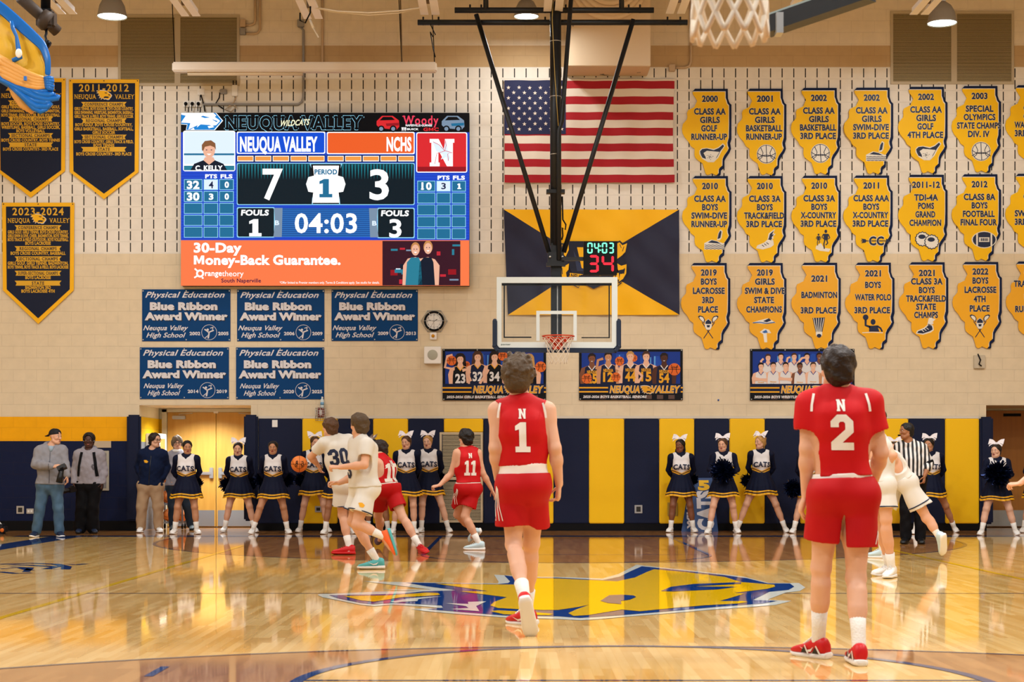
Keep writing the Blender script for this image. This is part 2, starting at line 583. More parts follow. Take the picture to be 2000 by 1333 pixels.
# ---- floor: maple boards along the court, darker stain inside the three-point arcs
CX0, RIMY, RIMN = 0.69, 25.8, 4.66
g = NG('varnished_maple', 0.05)
g.b.inputs['Specular IOR Level'].default_value = .42
g.b.inputs['IOR'].default_value = 1.5
br = g.t.nodes.new('ShaderNodeTexBrick')
br.inputs['Scale'].default_value = 1
br.inputs['Brick Width'].default_value = 0.85
br.inputs['Row Height'].default_value = 0.057
br.inputs['Mortar Size'].default_value = 0.0012
br.inputs['Color1'].default_value = (0, 0, 0, 1)
br.inputs['Color2'].default_value = (1, 1, 1, 1)
br.inputs['Mortar'].default_value = (0.2, 0.2, 0.2, 1)
br.offset = 0.37
br.offset_frequency = 3
g.t.links.new(g.comb(g.ma('ADD', g.y, 50.0), g.ma('ADD', g.x, 50.0), 0.0), br.inputs['Vector'])
grain = g.noise(1.0, 4, g.comb(g.ma('MULTIPLY', g.x, 22.0), g.ma('MULTIPLY', g.y, 1.6), 0.0))
tone = g.ma('ADD', g.ma('MULTIPLY', br.outputs['Color'], 0.6), g.ma('MULTIPLY', grain, 0.5))
def circ(cy):
    dx, dy = g.ma('SUBTRACT', g.x, CX0), g.ma('SUBTRACT', g.y, cy)
    return g.ma('SQRT', g.ma('ADD', g.ma('MULTIPLY', dx, dx), g.ma('MULTIPLY', dy, dy)))
st = g.ma('MULTIPLY', g.ma('LESS_THAN', circ(RIMY), 6.02), g.ma('LESS_THAN', g.y, 27.1))
st2 = g.ma('MULTIPLY', g.ma('LESS_THAN', circ(RIMN), 6.02), g.ma('GREATER_THAN', circ(8.85), 1.83))
st = g.ma('MAXIMUM', st, st2)
side = g.ma('GREATER_THAN', g.ma('ABSOLUTE', g.ma('SUBTRACT', g.x, CX0)), 7.6)
light = g.mix(tone, rgb('#cd9842'), rgb('#f0cd8a'))
dark = g.mix(tone, rgb('#96602f'), rgb('#be8850'))
c = g.mix(g.ma('MAXIMUM', st, g.ma('GREATER_THAN', g.y, 27.1)), light, dark)
g.color(c)
wv = g.noise(0.9, 2, g.comb(g.ma('MULTIPLY', g.x, 3.0), g.ma('MULTIPLY', g.y, 0.8), 0.0))
bmp = g.t.nodes.new('ShaderNodeBump')
bmp.inputs['Strength'].default_value = 0.06
bmp.inputs['Distance'].default_value = 0.01
g.t.links.new(wv, bmp.inputs['Height'])
g.t.links.new(bmp.outputs[0], g.b.inputs['Normal'])
b = MB()
b.add([(-14, -6, 0), (14, -6, 0), (14, DB + .3, 0), (-14, DB + .3, 0)], [(0, 1, 2, 3)], g.m)
floor = b.build('floor', kind='structure')
def fpaint(name, col):
    return mat(name, col, 0.035)
M_LBLUE = fpaint('court_blue', '#17376f')
M_LGREY = fpaint('court_thin_line', '#3a4560')
M_LYEL = fpaint('court_yellow', '#e3b50f')
M_LWHITE = fpaint('court_white', '#dfe3da')
M_EBLUE = fpaint('emblem_blue', '#123e86')
M_EYEL = fpaint('emblem_yellow', '#efbf0c')
def strip(pts, wd, m, z, name):
    b = MB()
    L, R = stroke([(p[0], p[1]) for p in pts], wd)
    vs = [(x, y, z) for x, y in L] + [(x, y, z) for x, y in R]
    n = len(L)
    fs = []
    for i in range(n - 1):
        q = (i, i + 1, n + i + 1, n + i)
        nz_ = (vs[q[1]][0] - vs[q[0]][0]) * (vs[q[3]][1] - vs[q[0]][1]) - (vs[q[1]][1] - vs[q[0]][1]) * (vs[q[3]][0] - vs[q[0]][0])
        fs.append(q if nz_ > 0 else q[::-1])
    b.add(vs, fs, m)
    return b.build(name, floor)
arc = lambda cy, r, a0, a1, n=64: [(CX0 + r * math.cos(a0 + (a1 - a0) * i / n), cy + r * math.sin(a0 + (a1 - a0) * i / n)) for i in range(n + 1)]
R_ = math.radians
strip([(-14, 15.07), (14, 15.07)], 0.05, M_LGREY, .0012, 'floor_half_court_line')
strip(arc(RIMY, 6.02, R_(180), R_(360)), 0.05, M_LGREY, .0012, 'floor_three_point_line')
strip([(CX0 - 6.02, RIMY), (CX0 - 6.02, 27.0)], 0.05, M_LBLUE, .0012, 'floor_three_point_line')
strip([(CX0 + 6.02, RIMY), (CX0 + 6.02, 27.0)], 0.05, M_LBLUE, .0012, 'floor_three_point_line')
strip(arc(RIMN, 6.02, R_(0), R_(180)), 0.05, M_LGREY, .0012, 'floor_three_point_line')
strip(arc(8.85, 1.83, R_(-10), R_(190)), 0.07, M_LBLUE, .0024, 'floor_free_throw_circle')
strip(arc(21.6, 1.83, R_(180), R_(360)), 0.05, M_LGREY, .0024, 'floor_free_throw_circle')
strip([(CX0 - 1.83, 8.98), (CX0 + 1.83, 8.98)], 0.05, M_LGREY, .0012, 'floor_free_throw_line')
strip([(CX0 - 1.83, 21.6), (CX0 + 1.83, 21.6)], 0.05, M_LBLUE, .0012, 'floor_free_throw_line')
strip([(CX0 - 1.83, 21.6), (CX0 - 1.83, 27)], 0.06, M_LBLUE, .0012, 'floor_lane_line')
strip([(CX0 + 1.83, 21.6), (CX0 + 1.83, 27)], 0.06, M_LBLUE, .0012, 'floor_lane_line')
strip([(-8.0, 27.2), (9.4, 27.2)], 0.42, M_LBLUE, .0018, 'floor_base_line')
strip([(-7.15, 2.0), (-7.15, 27.4)], 0.5, M_LBLUE, .001, 'floor_side_line')
strip([(8.53, 2.0), (8.53, 27.4)], 0.5, M_LBLUE, .001, 'floor_side_line')
strip([(-3.83, 2.0), (-3.83, 24.0)], 0.07, M_LYEL, .0015, 'floor_volleyball_line')
strip([(5.12, 2.0), (5.12, 24.0)], 0.06, M_LYEL, .0015, 'floor_volleyball_line')
strip([(-1.97, 9.15), (-1.97, 9.6)], 0.05, M_LBLUE, .0015, 'floor_tick_line')
# the big cat-head emblem in the middle of the court
A = lambda x, y: (610 + x / 4, 1090 + y / 4)
B = lambda x, y: (1090 + x / 4, 1090 + y / 4)
def fpoly(bb, pts, m, z):
    q = [G(*p) for p in pts]
    v, t = tess([(p.x, p.y) for p in q])
    ws = [Vector((x, y, z)) for x, y in v]
    fs = [(a, b_, c_) if (ws[b_] - ws[a]).cross(ws[c_] - ws[a]).z > 0 else (a, c_, b_) for a, b_, c_ in t]
    bb.add(ws, fs, m)
e = MB()
fpoly(e, [A(40,293), A(60,286), A(130,286), A(500,268), A(860,262), A(500,250), A(930,252), A(400,186), A(700,193), A(1450,204), A(1455,190), A(1420,135), A(1500,139), A(1640,150), B(0,153), B(345,165), B(470,130), B(560,85), B(612,57), B(700,67), B(1000,98), B(1250,126), B(1450,150), B(1560,178), B(1650,200), B(1880,200), B(1932,235), B(1890,262), B(1780,275), B(1650,325), B(1640,333), B(1825,340), B(1700,372), B(1480,390), B(1250,405), B(900,435), B(520,465), B(300,485), B(170,492), B(0,482), A(1500,470), A(1100,440), A(880,420), A(760,402), A(1010,398), A(900,385), A(620,370), A(480,381), A(380,371), A(200,335), A(80,312)], M_LWHITE, .003)
fpoly(e, [A(130,297), A(480,292), A(700,285), A(860,268), A(1130,258), A(900,228), A(730,198), A(1450,210), A(1530,202), A(1546,190), A(1500,142), A(1640,158), B(0,160), B(350,178), B(480,152), B(575,105), B(655,70), B(1000,107), B(1300,140), B(1480,165), B(1640,205), B(1810,205), B(1845,230), B(1800,255), B(1650,270), B(1520,335), B(1715,342), B(1600,362), B(1250,388), B(900,420), B(520,452), B(170,475), B(0,463), A(1500,456), A(1150,428), A(890,406), A(1020,396), A(1010,378), A(650,357), A(480,368), A(380,358), A(200,322)], M_EBLUE, .005)
fpoly(e, [A(960,208), A(1380,214), A(1640,216), A(1660,166), B(0,168), B(460,190), B(600,160), B(690,118), B(750,95), B(1000,118), B(1300,155), B(1425,195), B(1690,217), B(1695,232), B(1630,250), B(1380,280), B(1455,287), B(1330,325), B(1260,345), B(1440,345), B(1485,352), B(1400,365), B(1150,378), B(900,400), B(640,425), B(500,412), B(240,455), B(120,462), B(80,440), B(140,412), B(245,374), B(150,393), B(0,415), A(1800,416), A(1600,408), A(1450,400), A(1390,380), A(1420,352), A(1520,315), A(1400,300), A(1150,268), A(1380,268)], M_EYEL, .007)
fpoly(e, [A(240,305), A(600,300), A(900,278), A(985,283), A(998,296), A(900,305), A(700,315), A(560,338), A(480,350), A(380,340)], M_EYEL, .007)
fpoly(e, [A(1390,425), A(1450,418), A(1700,430), A(1885,446), A(1850,456), A(1500,450)], M_EYEL, .007)
fpoly(e, [B(800,268), B(880,235), B(1060,212), B(1430,198), B(1430,211), B(1050,232), B(1400,234), B(1250,255), B(900,271)], M_EBLUE, .009)
fpoly(e, [B(330,345), B(400,300), B(500,297), B(590,303), B(610,315), B(560,336), B(490,346), B(495,370), B(390,362)], M_EBLUE, .009)
fpoly(e, [A(610,350), A(720,330), A(820,318), A(1010,308), A(830,330), A(820,345), A(700,352), A(650,360)], M_LWHITE, .007)
fpoly(e, [A(1040,362), A(1220,368), A(1215,352), A(1360,347), A(1280,385), A(1305,425), A(1080,408), A(1220,400), A(1200,385)], M_LWHITE, .007)
e.build('floor_emblem', floor, label='blue and yellow cat head emblem')
# blue script by the left sideline
for pts, wd in (([(0, 1103), (60, 1101), (110, 1103), (130, 1108), (128, 1113), (90, 1112), (110, 1108), (60, 1105), (20, 1104)], .12), ([(135, 1103), (150, 1104), (168, 1102)], .1), ([(0, 1112), (40, 1110), (60, 1115)], .1), ([(0, 1118), (30, 1121), (62, 1120)], .1), ([(20, 1108), (60, 1110), (50, 1118)], .08)):
    strip([G(*p) for p in pts], wd, M_LBLUE, .002, 'floor_script')
# ---- skirting
b = MB()
for x0, x1 in ((-14, Xa0), (Xa1, Xr)):
    b.box((x0, DW - .035, 0), (x1, DW, 0.17), M_BLACK)
b.build('baseboard_back', kind='structure')
b = MB()
b.box((xw(505), DW - .03, zw(818)), (xw(1911), DW, zw(813.5)), mat('pale_rail', '#cfc6b6', .4))
b.build('trim_1', kind='structure')
# ---- doors in the recesses
g = NG('oak_veneer', 0.4)
wood = g.noise(1.0, 5, g.comb(g.ma('MULTIPLY', g.x, 14.0), g.ma('MULTIPLY', g.y, 14.0), g.ma('MULTIPLY', g.z, 1.2)))
g.color(g.mix(wood, rgb('#b5832f'), rgb('#d6a64e')))
M_OAK = g.m
g = NG('shaded_oak_veneer', 0.45)  # oak veneer again, with the shade of the right recess put into its colour
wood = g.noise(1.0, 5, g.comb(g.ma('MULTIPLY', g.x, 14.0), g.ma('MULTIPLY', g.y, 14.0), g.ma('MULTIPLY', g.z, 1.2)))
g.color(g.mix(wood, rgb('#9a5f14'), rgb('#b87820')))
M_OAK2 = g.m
xb = lambda px: (px - CX) * DB / F
zb = lambda py: CH + (HY - py) * DB / F
def door(name, px0, px1, ptop, hinge, m, bar=True, closer=True):
    b = MB()
    x0, x1, z1 = xb(px0), xb(px1), zb(ptop)
    b.box((x0 + .004, DB - .06, 0.012), (x1 - .004, DB - .012, z1), m)
    d = b.build(name, kind='structure')
    k = MB()
    k.box((x0 + .03, DB - .064, .02), (x1 - .03, DB - .06, zb(997)), M_STEEL)
    k.build('kick_plate', d)
    if bar:
        h = MB()
        lx = x1 - .08 if hinge < 0 else x0 + .08
        h.box((lx - .035, DB - .11, .9), (lx + .035, DB - .06, 1.1), M_ALU, .008)
        far = x0 + .1 if hinge < 0 else x1 - .1
        h.box((min(lx, far), DB - .12, .965), (max(lx, far), DB - .075, 1.02), M_ALU, .006)
        h.build('push_bar', d)
    if closer:
        h = MB()
        cx_ = (x0 + .22) if hinge < 0 else (x1 - .22)
        h.box((cx_ - .12, DB - .12, z1 - .13), (cx_ + .12, DB - .06, z1 - .065), M_ALU, .008)
        h.bar((cx_, DB - .1, z1 - .04), (cx_ + (.26 if hinge < 0 else -.26), DB - .14, z1 - .02), .02, .012, M_ALU)
        h.build('door_closer', d)
    return d
door('door_1', 328, 423, 806, -1, M_OAK)
door('door_2', 423.4, 519, 806, 1, M_OAK)
l = bay_or_fill_light((Xa0 + Xa1) / 2, DW + .75, ZS - .03, 70, .9)  # fill lamp added under the recess soffit to brighten the double door
l.data.spread = math.radians(140)
door('door_3', 1920, 2045, 803, 1, M_OAK2, False, False)
b = MB()
b.box((xb(318), DB - .09, 0), (xb(327.6), DB, zb(800)), M_DOORFR)
b.box((xb(519.4), DB - .09, 0), (xb(528), DB, zb(800)), M_DOORFR)
b.box((xb(318), DB - .09, zb(805.7)), (xb(528), DB, zb(799)), M_DOORFR)
b.box((xb(419), DB - .1, zb(808)), (xb(428), DB - .06, zb(804)), M_WHITE)
b.build('trim_2', kind='structure')
b = MB()
b.box((xb(1958), DB - .075, zb(814)), (xb(1992), DB - .05, zb(808.5)), M_BLACK)
tag(b.build('door_sign'), 'black narrow plate at the top of the shaded brown door', 'sign')
# ---- wall pads, one thing each
EDG = [505, 591, 660, 729, 797.5, 867, 944, 1012.5, 1081, 1150, 1219, 1287, 1355.5, 1424, 1493, 1562, 1632, 1702, 1773, 1844.5, 1911]
WHERE = ['wide navy wall pad beside the pale door recess', 'yellow wall pad under the caged red fire alarm', 'navy wall pad behind the white jersey 30', 'yellow wall pad behind the jersey 10',
         'navy wall pad beside the louvred grille, two cheerleaders before it', 'short yellow wall pad on top of the louvred grille', 'navy wall pad touching the grille on the side of jersey 1',
         'yellow wall pad mostly hidden by jersey 1', 'navy wall pad just past jersey 1 with nobody before it', 'yellow wall pad with bare front between two navy pads', 'navy wall pad with an outlet cut low in it',
         'yellow wall pad behind the braided cheerleader', 'navy wall pad behind the upright blue CATS board', 'yellow wall pad between two cheerleaders with bows', 'navy wall pad beside jersey 2',
         'yellow wall pad hidden by jersey 2 at its edge', 'navy wall pad hidden by the back of jersey 2', 'yellow wall pad behind the referee', 'navy wall pad behind the long-haired cheerleader by the referee', 'yellow wall pad last before the narrow corner pad']
for i in range(20):
    z0 = zw(1023) if i != 5 else zw(845)
    b = MB()
    b.box((xw(EDG[i]) + .003, DW - .055, z0), (xw(EDG[i + 1]) - .003, DW - .001, zw(818.5)), M_YEL if i % 2 else M_NAVY, .014)
    o = b.build('wall_pad', origin=(xw(EDG[i]), DW, z0), label=WHERE[i], cat='wall pad', group='navy and yellow pads along the end wall')
for px0, px1, pt, pb, lb in ((250, 277, 811, 1018, 'narrow navy corner pad beside the man in khaki trousers'), (478, 505, 811, 1018, 'narrow navy corner pad at the wooden double door'), (1911.5, 1937, 815, 1024, 'narrow navy corner pad at the shaded brown door')):
    b = MB()
    b.box((xw(px0), DW - .12, zw(pb)), (xw(px1) - .002, DW - .001, zw(pt)), M_NAVY, .03)
    b.build('wall_pad', origin=(xw(px0), DW, zw(pb)), label=lb, cat='wall pad', group='narrow corner pads')
def on_wall(px, py, off=0.0):
    return Vector((xw(px), DW - off, zw(py)))
# outlets and plates
def plate(px0, py0, px1, py1, label, kind=0, off=0.0, m=M_ALU):
    b = MB()
    b.box((xw(px0), DW - .012 - off, zw(py1)), (xw(px1), DW - off, zw(py0)), m, .002)
    o = b.build('outlet_plate', origin=on_wall(px0, py1, off), label=label, cat='wall outlet')
    if kind:
        q = MB()
        w_ = (px1 - px0)
        if kind == 2:
            for f_ in (.3, .7):
                q.box((xw(px0 + w_ * (f_ - .13)), DW - .017 - off, zw(py1 - 3)), (xw(px0 + w_ * (f_ + .13)), DW - .011 - off, zw(py0 + 3)), M_WHITE)
        else:
            q.box((xw(px0 + w_ * .22), DW - .016 - off, zw(py1 - 3)), (xw(px1 - w_ * .22), DW - .011 - off, zw(py0 + 3)), mat('dark_socket', '#2a2620', .5))
        q.build('socket', o)
plate(32.5, 989, 47, 1004, 'square metal wall box low on the navy blocks', 1)
plate(52, 994, 66, 1004, 'double outlet plate low beside the man in jeans', 2)
plate(616, 989, 629, 1001, 'outlet cut low into the yellow pad under the alarm', 1, .056)
plate(1239, 987, 1254, 1003, 'outlet cut low into the bare navy pad', 1, .056)
plate(1303, 982, 1323, 1008, 'tan box cut low into the yellow pad near the CATS board', 1, .056, mat('tan_box', '#b09238', .5))
plate(532.5, 821, 543, 835, 'small white plate high on the wide navy pad', 0, .056, M_WHITE)
# louvre grille behind jersey 11
b = MB()
gx0, gx1, gz0, gz1 = xw(859), xw(943), zw(1021), zw(845)
M_BEI = mat('beige_metal', '#c9b795', .45)
t_ = .035
for lo, hi in (((gx0, gz0), (gx0 + t_, gz1)), ((gx1 - t_, gz0), (gx1, gz1)), ((gx0 + t_, gz0), (gx1 - t_, gz0 + t_)), ((gx0 + t_, gz1 - t_), (gx1 - t_, gz1)), ((gx0 + t_, zw(938)), (gx1 - t_, zw(932)))):
    b.box((lo[0], DW - .065, lo[1]), (hi[0], DW - .056, hi[1]), M_BEI)
gr = b.build('return_air_grille', origin=(gx0, DW, gz0), label='tall beige louvred grille in the pads behind jersey 11', cat='grille')
b = MB()
n = 62
for i in range(n):
    z = gz0 + t_ + (gz1 - gz0 - 2 * t_) * (i + .5) / n
    if abs(z - zw(935)) < .05: continue
    b.add([(gx0 + t_, DW - .058, z - .006), (gx1 - t_, DW - .058, z - .006), (gx1 - t_, DW - .05, z + .006), (gx0 + t_, DW - .05, z + .006)], [(0, 1, 2, 3)], M_BEI)
b.build('slats', gr)
b = MB()
b.box((gx0 + .01, DW - .0495, gz0 + .01), (gx1 - .01, DW - .002, gz1 - .01), mat('dark_void', '#14110c', .8))
b.build('backing', gr)
# framed access panel and patch behind the youth
b = MB()
b.box((xw(158), DW - .03, zw(959)), (xw(213.5), DW - .001, zw(881)), mat('pale_panel', '#a8a394', .4), .006)
o = b.build('access_panel', origin=on_wall(158, 959), label='pale framed wall panel behind the youth with a backpack', cat='panel')
b = MB()
b.box((xw(163), DW - .036, zw(954)), (xw(208.5), DW - .0305, zw(886)), mat('grey_panel', '#77777a', .35), .002)
b.build('panel_door', o)
b = MB()
b.box((xw(180), DW - .004, zw(875)), (xw(217), DW, zw(862)), mat('tan_patch', '#bda98c', .6))
tag(b.build('wall_patch'), 'tan rectangle on the navy blocks above the pale panel', 'patch')
# louvred vents high on the wall
def vent(px0, py0, px1, py1, split, label):
    b = MB()
    x0, x1, z0, z1 = xw(px0), xw(px1), zw(py1), zw(py0)
    fr = .045
    ms = xw(split)
    for lo, hi in (((x0, z0), (x0 + fr, z1)), ((x1 - fr, z0), (x1, z1)), ((x0 + fr, z0), (x1 - fr, z0 + fr)), ((x0 + fr, z1 - fr), (x1 - fr, z1)), ((ms - .05, z0 + fr), (ms + .05, z1 - fr))):
        b.box((lo[0], DW - .02, lo[1]), (hi[0], DW - .002, hi[1]), mat('vent_frame', '#b5a68a', .5))
    o = b.build('wall_vent', origin=(x0, DW, z0), label=label, cat='vent')
    for a, c_ in ((x0 + fr, ms - .05), (ms + .05, x1 - fr)):
        s_ = MB()
        n = int((z1 - z0 - 2 * fr) / .024)
        for i in range(n):
            z = z0 + fr + (z1 - z0 - 2 * fr) * (i + .5) / n
            s_.add([(a, DW - .016, z - .008), (c_, DW - .016, z - .008), (c_, DW - .01, z + .009), (a, DW - .01, z + .009)], [(0, 1, 2, 3)], mat('vent_slat', '#a8966e', .5))
        s_.build('louvre_panel', o)
    s_ = MB()
    s_.box((x0 + fr, DW - .0085, z0 + fr), (x1 - fr, DW - .0025, z1 - fr), mat('vent_void', '#2b2417', .8))
    s_.build('backing', o)
vent(231, 29, 468, 168, 347, 'large double louvred vent above the scoreboard')
vent(1739, 22, 1980, 165, 1863, 'large double louvred vent above the yellow state signs')
# peeling air duct behind the flag
b = MB()
M_DUCT = mat('peeling_duct_paint', '#d9c0a0', .55)
gd = NG('peeling_duct', .55)
pe = gd.ma('GREATER_THAN', gd.noise(2.2, 5), 0.69)
gd.color(gd.mix(pe, rgb('#d9c3a4'), rgb('#6f6a5c')))
b.box((xw(1105), DW - .75, zw(149)), (xw(1264), DW - .002, zw(-30)), gd.m, .01)
o = b.build('air_duct', origin=on_wall(1105, 149), label='cream air duct with peeling paint above the flag', cat='duct')
b = MB()
cx_, cz_ = xw(1185), zw(-8)
for k, (rr, yy) in enumerate(((.62, .80), (.55, .86), (.48, .92), (.40, .98))):
    b.tube([(cx_ + rr * math.cos(a), DW - yy, cz_ + rr * .95 * math.sin(a)) for a in [2 * math.pi * i / 40 for i in range(40)]], .05, gd.m, 10, True)
b.lathe([(0, -.75), (.62, -.75), (.62, -.82), (.36, -1.0), (0, -1.0)], gd.m, 36, Matrix.Translation((cx_, DW, cz_)) @ Matrix.Rotation(-math.pi / 2, 4, 'X') @ Matrix.Rotation(math.pi, 4, 'X') @ Matrix.Scale(1, 4) if False else Matrix(((1, 0, 0, cx_), (0, 0, 1, DW), (0, 1, 0, cz_), (0, 0, 0, 1))))
b.build('round_diffuser', o)
# ------------------------------------------------------------------ roof steel and lamps
M_JOIST = mat('white_joist', '#f2eeea', .5)
def joist(px, py, label):
    z = 8.02
    d = F * (z - CH) / (HY - py)
    x = (px - CX) * d / F
    b = MB()
    for sx in (-.085, .085):
        b.box((x + sx - .06, -4, z), (x + sx + .06, d, z + .012), M_JOIST)
        b.box((x + (sx - .025 if sx < 0 else sx + .013) + .0, -4, z + .012), (x + (sx - .013 if sx < 0 else sx + .025), d, z + .11), M_JOIST)
    o = b.build('roof_joist', origin=(x, d, z), label=label, cat='joist', group='white roof joists')
    w_ = MB()
    y = d - .6
    k = 0
    while y > -3.5:
        w_.bar((x, y, z + .02), (x, y + (.75 if k % 2 else -.75), 9.5), .05, .05, mat('joist_web', '#6d5c4c', .6))
        k += 1
        if k % 2 == 0: y -= 1.5
    w_.build('web_members', o)
    t = MB()
    t.box((x - .1, -4, 9.5), (x + .1, DW - .01, 9.58), M_JOIST)
    t.build('top_chord', o)
for px, py, lb in ((132, 28, 'white roof joist ending above the blue and yellow curtain'), (373, 32, 'white roof joist ending before the double vent over the scoreboard'), (612, 37, 'white roof joist ending over the long white screen case'), (840, 29, 'white roof joist clamped to the black pipe near the screen case'), (1080, 24, 'white roof joist behind the black basket mast'), (1319, 27, 'white roof joist clamped to the black pipe near the hanging net'), (1795, 29, 'white roof joist ending by the lamp and the double vent'), (1558, 20, 'white roof joist over the folded black frame')):
    joist(px, py, lb)
M_LENS = mat('lamp_lens', '#f4fff2', emit=7.0)
def lamp(px, py, wpx, d, label):
    """px, py: centre of the lower rim"""
    c = P(px, py, d)
    r = wpx * d / F / 2
    b = MB()
    M_SH = mat('grey_lamp_shade', '#8d867c', .5)
    T = Matrix.Translation(c)
    b.lathe([(r, 0), (r * 1.02, .02), (r * .97, .05), (r * .86, r * .75), (r * .62, r * 1.2), (r * .3, r * 1.45), (.05, r * 1.5)], M_SH, 32, T)
    o = b.build('high_bay_lamp', origin=c, label=label, cat='lamp', group='dome lamps under the roof')
    l = MB()
    l.lathe([(0, .012), (r * .96, .012)], M_LENS, 32, T)
    l.build('lens', o)
    s_ = MB()
    s_.box((c.x - .05, c.y - .05, c.z + r * 1.5), (c.x + .05, c.y + .05, c.z + r * 1.5 + .3), M_ALU)
    s_.tube([(c.x, c.y, c.z + r * 1.5 + .3), (c.x, c.y, 9.55)], .012, M_BLACK, 6)
    s_.build('hanger', o)
    bay_or_fill_light(c.x, c.y, c.z - .04, LAMP_W * .16, r * 1.6)
lamp(219, 33, 57, 27.2, 'lit dome lamp hanging before the vent over the scoreboard')
lamp(1840, 46, 57, 27.2, 'lit dome lamp hanging before the vent over the state signs')
lamp(1028, 33, 48, 28.2, 'dome lamp half hidden behind the black pipe')
# long projection screen case
b = MB()
d = 28.7
a, c_ = P(338, 136, d), P(853, 137, d)
b.box((a.x, d - .1, a.z - .05), (c_.x, d + .08, c_.z + .12), mat('screen_case', '#e2d6c6', .45), .02)
o = b.build('projection_screen', origin=a, label='long cream projection screen case hung above the scoreboard', cat='projection screen')
b = MB()
b.tube([(a.x + .25, d, a.z - .07), (a.x + 2.2, d, a.z - .07)], .035, mat('screen_roll', '#d8c6a8', .5), 12)
b.build('screen_roll', o)
b = MB()
for px in (342, 785, 849):
    q = P(px, 131, d)
    b.tube([q, q + Vector((-.12, 0, 2.7))], .008, M_BLACK, 6)
b.build('suspension_wire', o)
# conduits, boxes and cables
M_COND = mat('painted_conduit', '#bfa585', .5)
M_COND2 = mat('grey_conduit', '#8f8a84', .45)
def conduit(pts, m, label, r=.022):
    b = MB()
    b.tube([on_wall(x, y, .03) for x, y in pts], r, m, 8)
    tag(b.build('conduit', origin=on_wall(*pts[-1])), label, 'conduit')
def jbox(px, py, w_, h_, m, label, name='junction_box', dep=.08):
    b = MB()
    b.box((xw(px - w_ / 2), DW - dep, zw(py + h_ / 2)), (xw(px + w_ / 2), DW - .001, zw(py - h_ / 2)), m, .008)
    return tag(b.build(name, origin=on_wall(px, py)), label, 'box')
conduit([(499, -20), (499, 40), (497, 47), (490, 50), (481, 50)], M_COND, 'cream conduit bending into the upper box by the vent')
conduit([(508, -20), (508, 58), (504, 65), (496, 67), (481, 67)], M_COND, 'cream conduit bending into the lower box by the vent')
jbox(475, 47, 11, 15, M_COND, 'cream box above a grey one beside the vent over the scoreboard')
jbox(475, 63, 11, 13, M_COND2, 'grey box below a cream one beside the vent')
jbox(588, 47, 13, 14, M_COND2, 'grey box on the conduit behind a joist end')
conduit([(588, 54), (593, 60), (593, 190), (590, 200), (583, 205), (398, 205)], M_COND2, 'long grey conduit dropping to the scoreboard sockets')
conduit([(630, -20), (630, 128)], M_COND, 'straight cream conduit ending at the screen case')
conduit([(1349, -20), (1349, 122), (1346, 130), (1338, 133), (1318, 133)], M_COND, 'cream conduit bending into a box over the flag corner')
jbox(1312, 134, 12, 13, M_COND, 'cream box at the conduit over the flag corner')
for px, lb in ((364, 'left of three sockets on top of the scoreboard'), (376.5, 'middle of three sockets on top of the scoreboard'), (388.5, 'right of three sockets on top of the scoreboard')):
    o = jbox(px, 204, 11, 12, M_WHITE, lb, 'power_socket', .04)
    o['group'] = 'three sockets over the scoreboard'
    q = MB()
    q.sphere(on_wall(px, 204, .055), .032, M_BLACK, n=10, k=6)
    q.tube([on_wall(px, 204, .06), on_wall(px, 209, .09), on_wall(px - 1, 218, .05)], .008, M_BLACK, 6)
    q.build('plug', o)
jbox(393, 180, 14, 13, M_WHITE, 'white double switch plate above the three sockets', 'switch_plate', .02)
jbox(437, 180, 14, 9, M_COND2, 'small grey box between the switch plate and the antenna box', 'junction_box', .04)
o = jbox(459, 178, 11, 22, M_WHITE, 'white receiver with two aerials under the vent corner', 'receiver', .05)
q = MB()
for k in (-3, 3):
    q.tube([on_wall(459 + k, 168, .03), on_wall(459 + k, 158, .03)], .008, M_BLACK, 6)
q.build('antenna', o)
for pts, lb in (([(393, 186), (396, 196), (399, 207), (401, 219)], 'black cable falling from the switch plate'), ([(430, 182), (429, 192), (422, 203), (430, 209), (436, 213)], 'black cable with adapter under the grey box'), ([(462, 188), (458, 200), (450, 208), (440, 215), (452, 219), (462, 210), (452, 202), (446, 212)], 'pale coil of cable on the scoreboard top')):
    b = MB()
    b.tube([on_wall(x, y, .03 + .01 * (i % 2)) for i, (x, y) in enumerate(pts)], .011, M_BLACK if 'black' in lb else M_COND, 6)
    tag(b.build('cable', origin=on_wall(*pts[0])), lb, 'cable')
for k, pts in enumerate(([(612, 14), (660, 22), (720, 25), (780, 21), (822, 15)], [(612, 14), (650, 23), (720, 29), (780, 25), (822, 15)])):
    b = MB()
    dd = 25.4
    b.tube([P(x, y, dd + .05 * k) for x, y in pts], .012, mat('pale_rope', '#dccfb8', .7), 6)
    tag(b.build('rope', origin=P(612, 14, dd)), ['upper pale rope slung between two joist ends', 'lower sagging pale rope slung between two joist ends'][k], 'rope')
b = MB()
b.tube([P(607, -10, 25.3), P(606, 25, 25.3), P(596, 45, 25.3), P(586, 40, 25.3), P(586, 25, 25.3)], .012, M_BLACK, 6)
tag(b.build('cable', origin=P(607, -10, 25.3)), 'black loop of cable at a joist end', 'cable')
b = MB()
b.tube([P(605, 38, 25.4), P(612, 55, 25.4)], .018, M_WHITE, 8)
b.tube([P(612, 55, 25.4), P(622, 73, 25.4)], .010, M_WHITE, 8)
tag(b.build('pull_cord', origin=P(605, 38, 25.4)), 'white pull cord hanging from a joist end', 'cord')
b = MB()
b.tube([P(782, -5, 28.7), P(784, 70, 28.7), P(785, 122, 28.7)], .01, mat('dull_wire', '#6b5842', .6), 6)
tag(b.build('wire', origin=P(782, 0, 28.7)), 'thin wire dropping to the long screen case', 'wire')
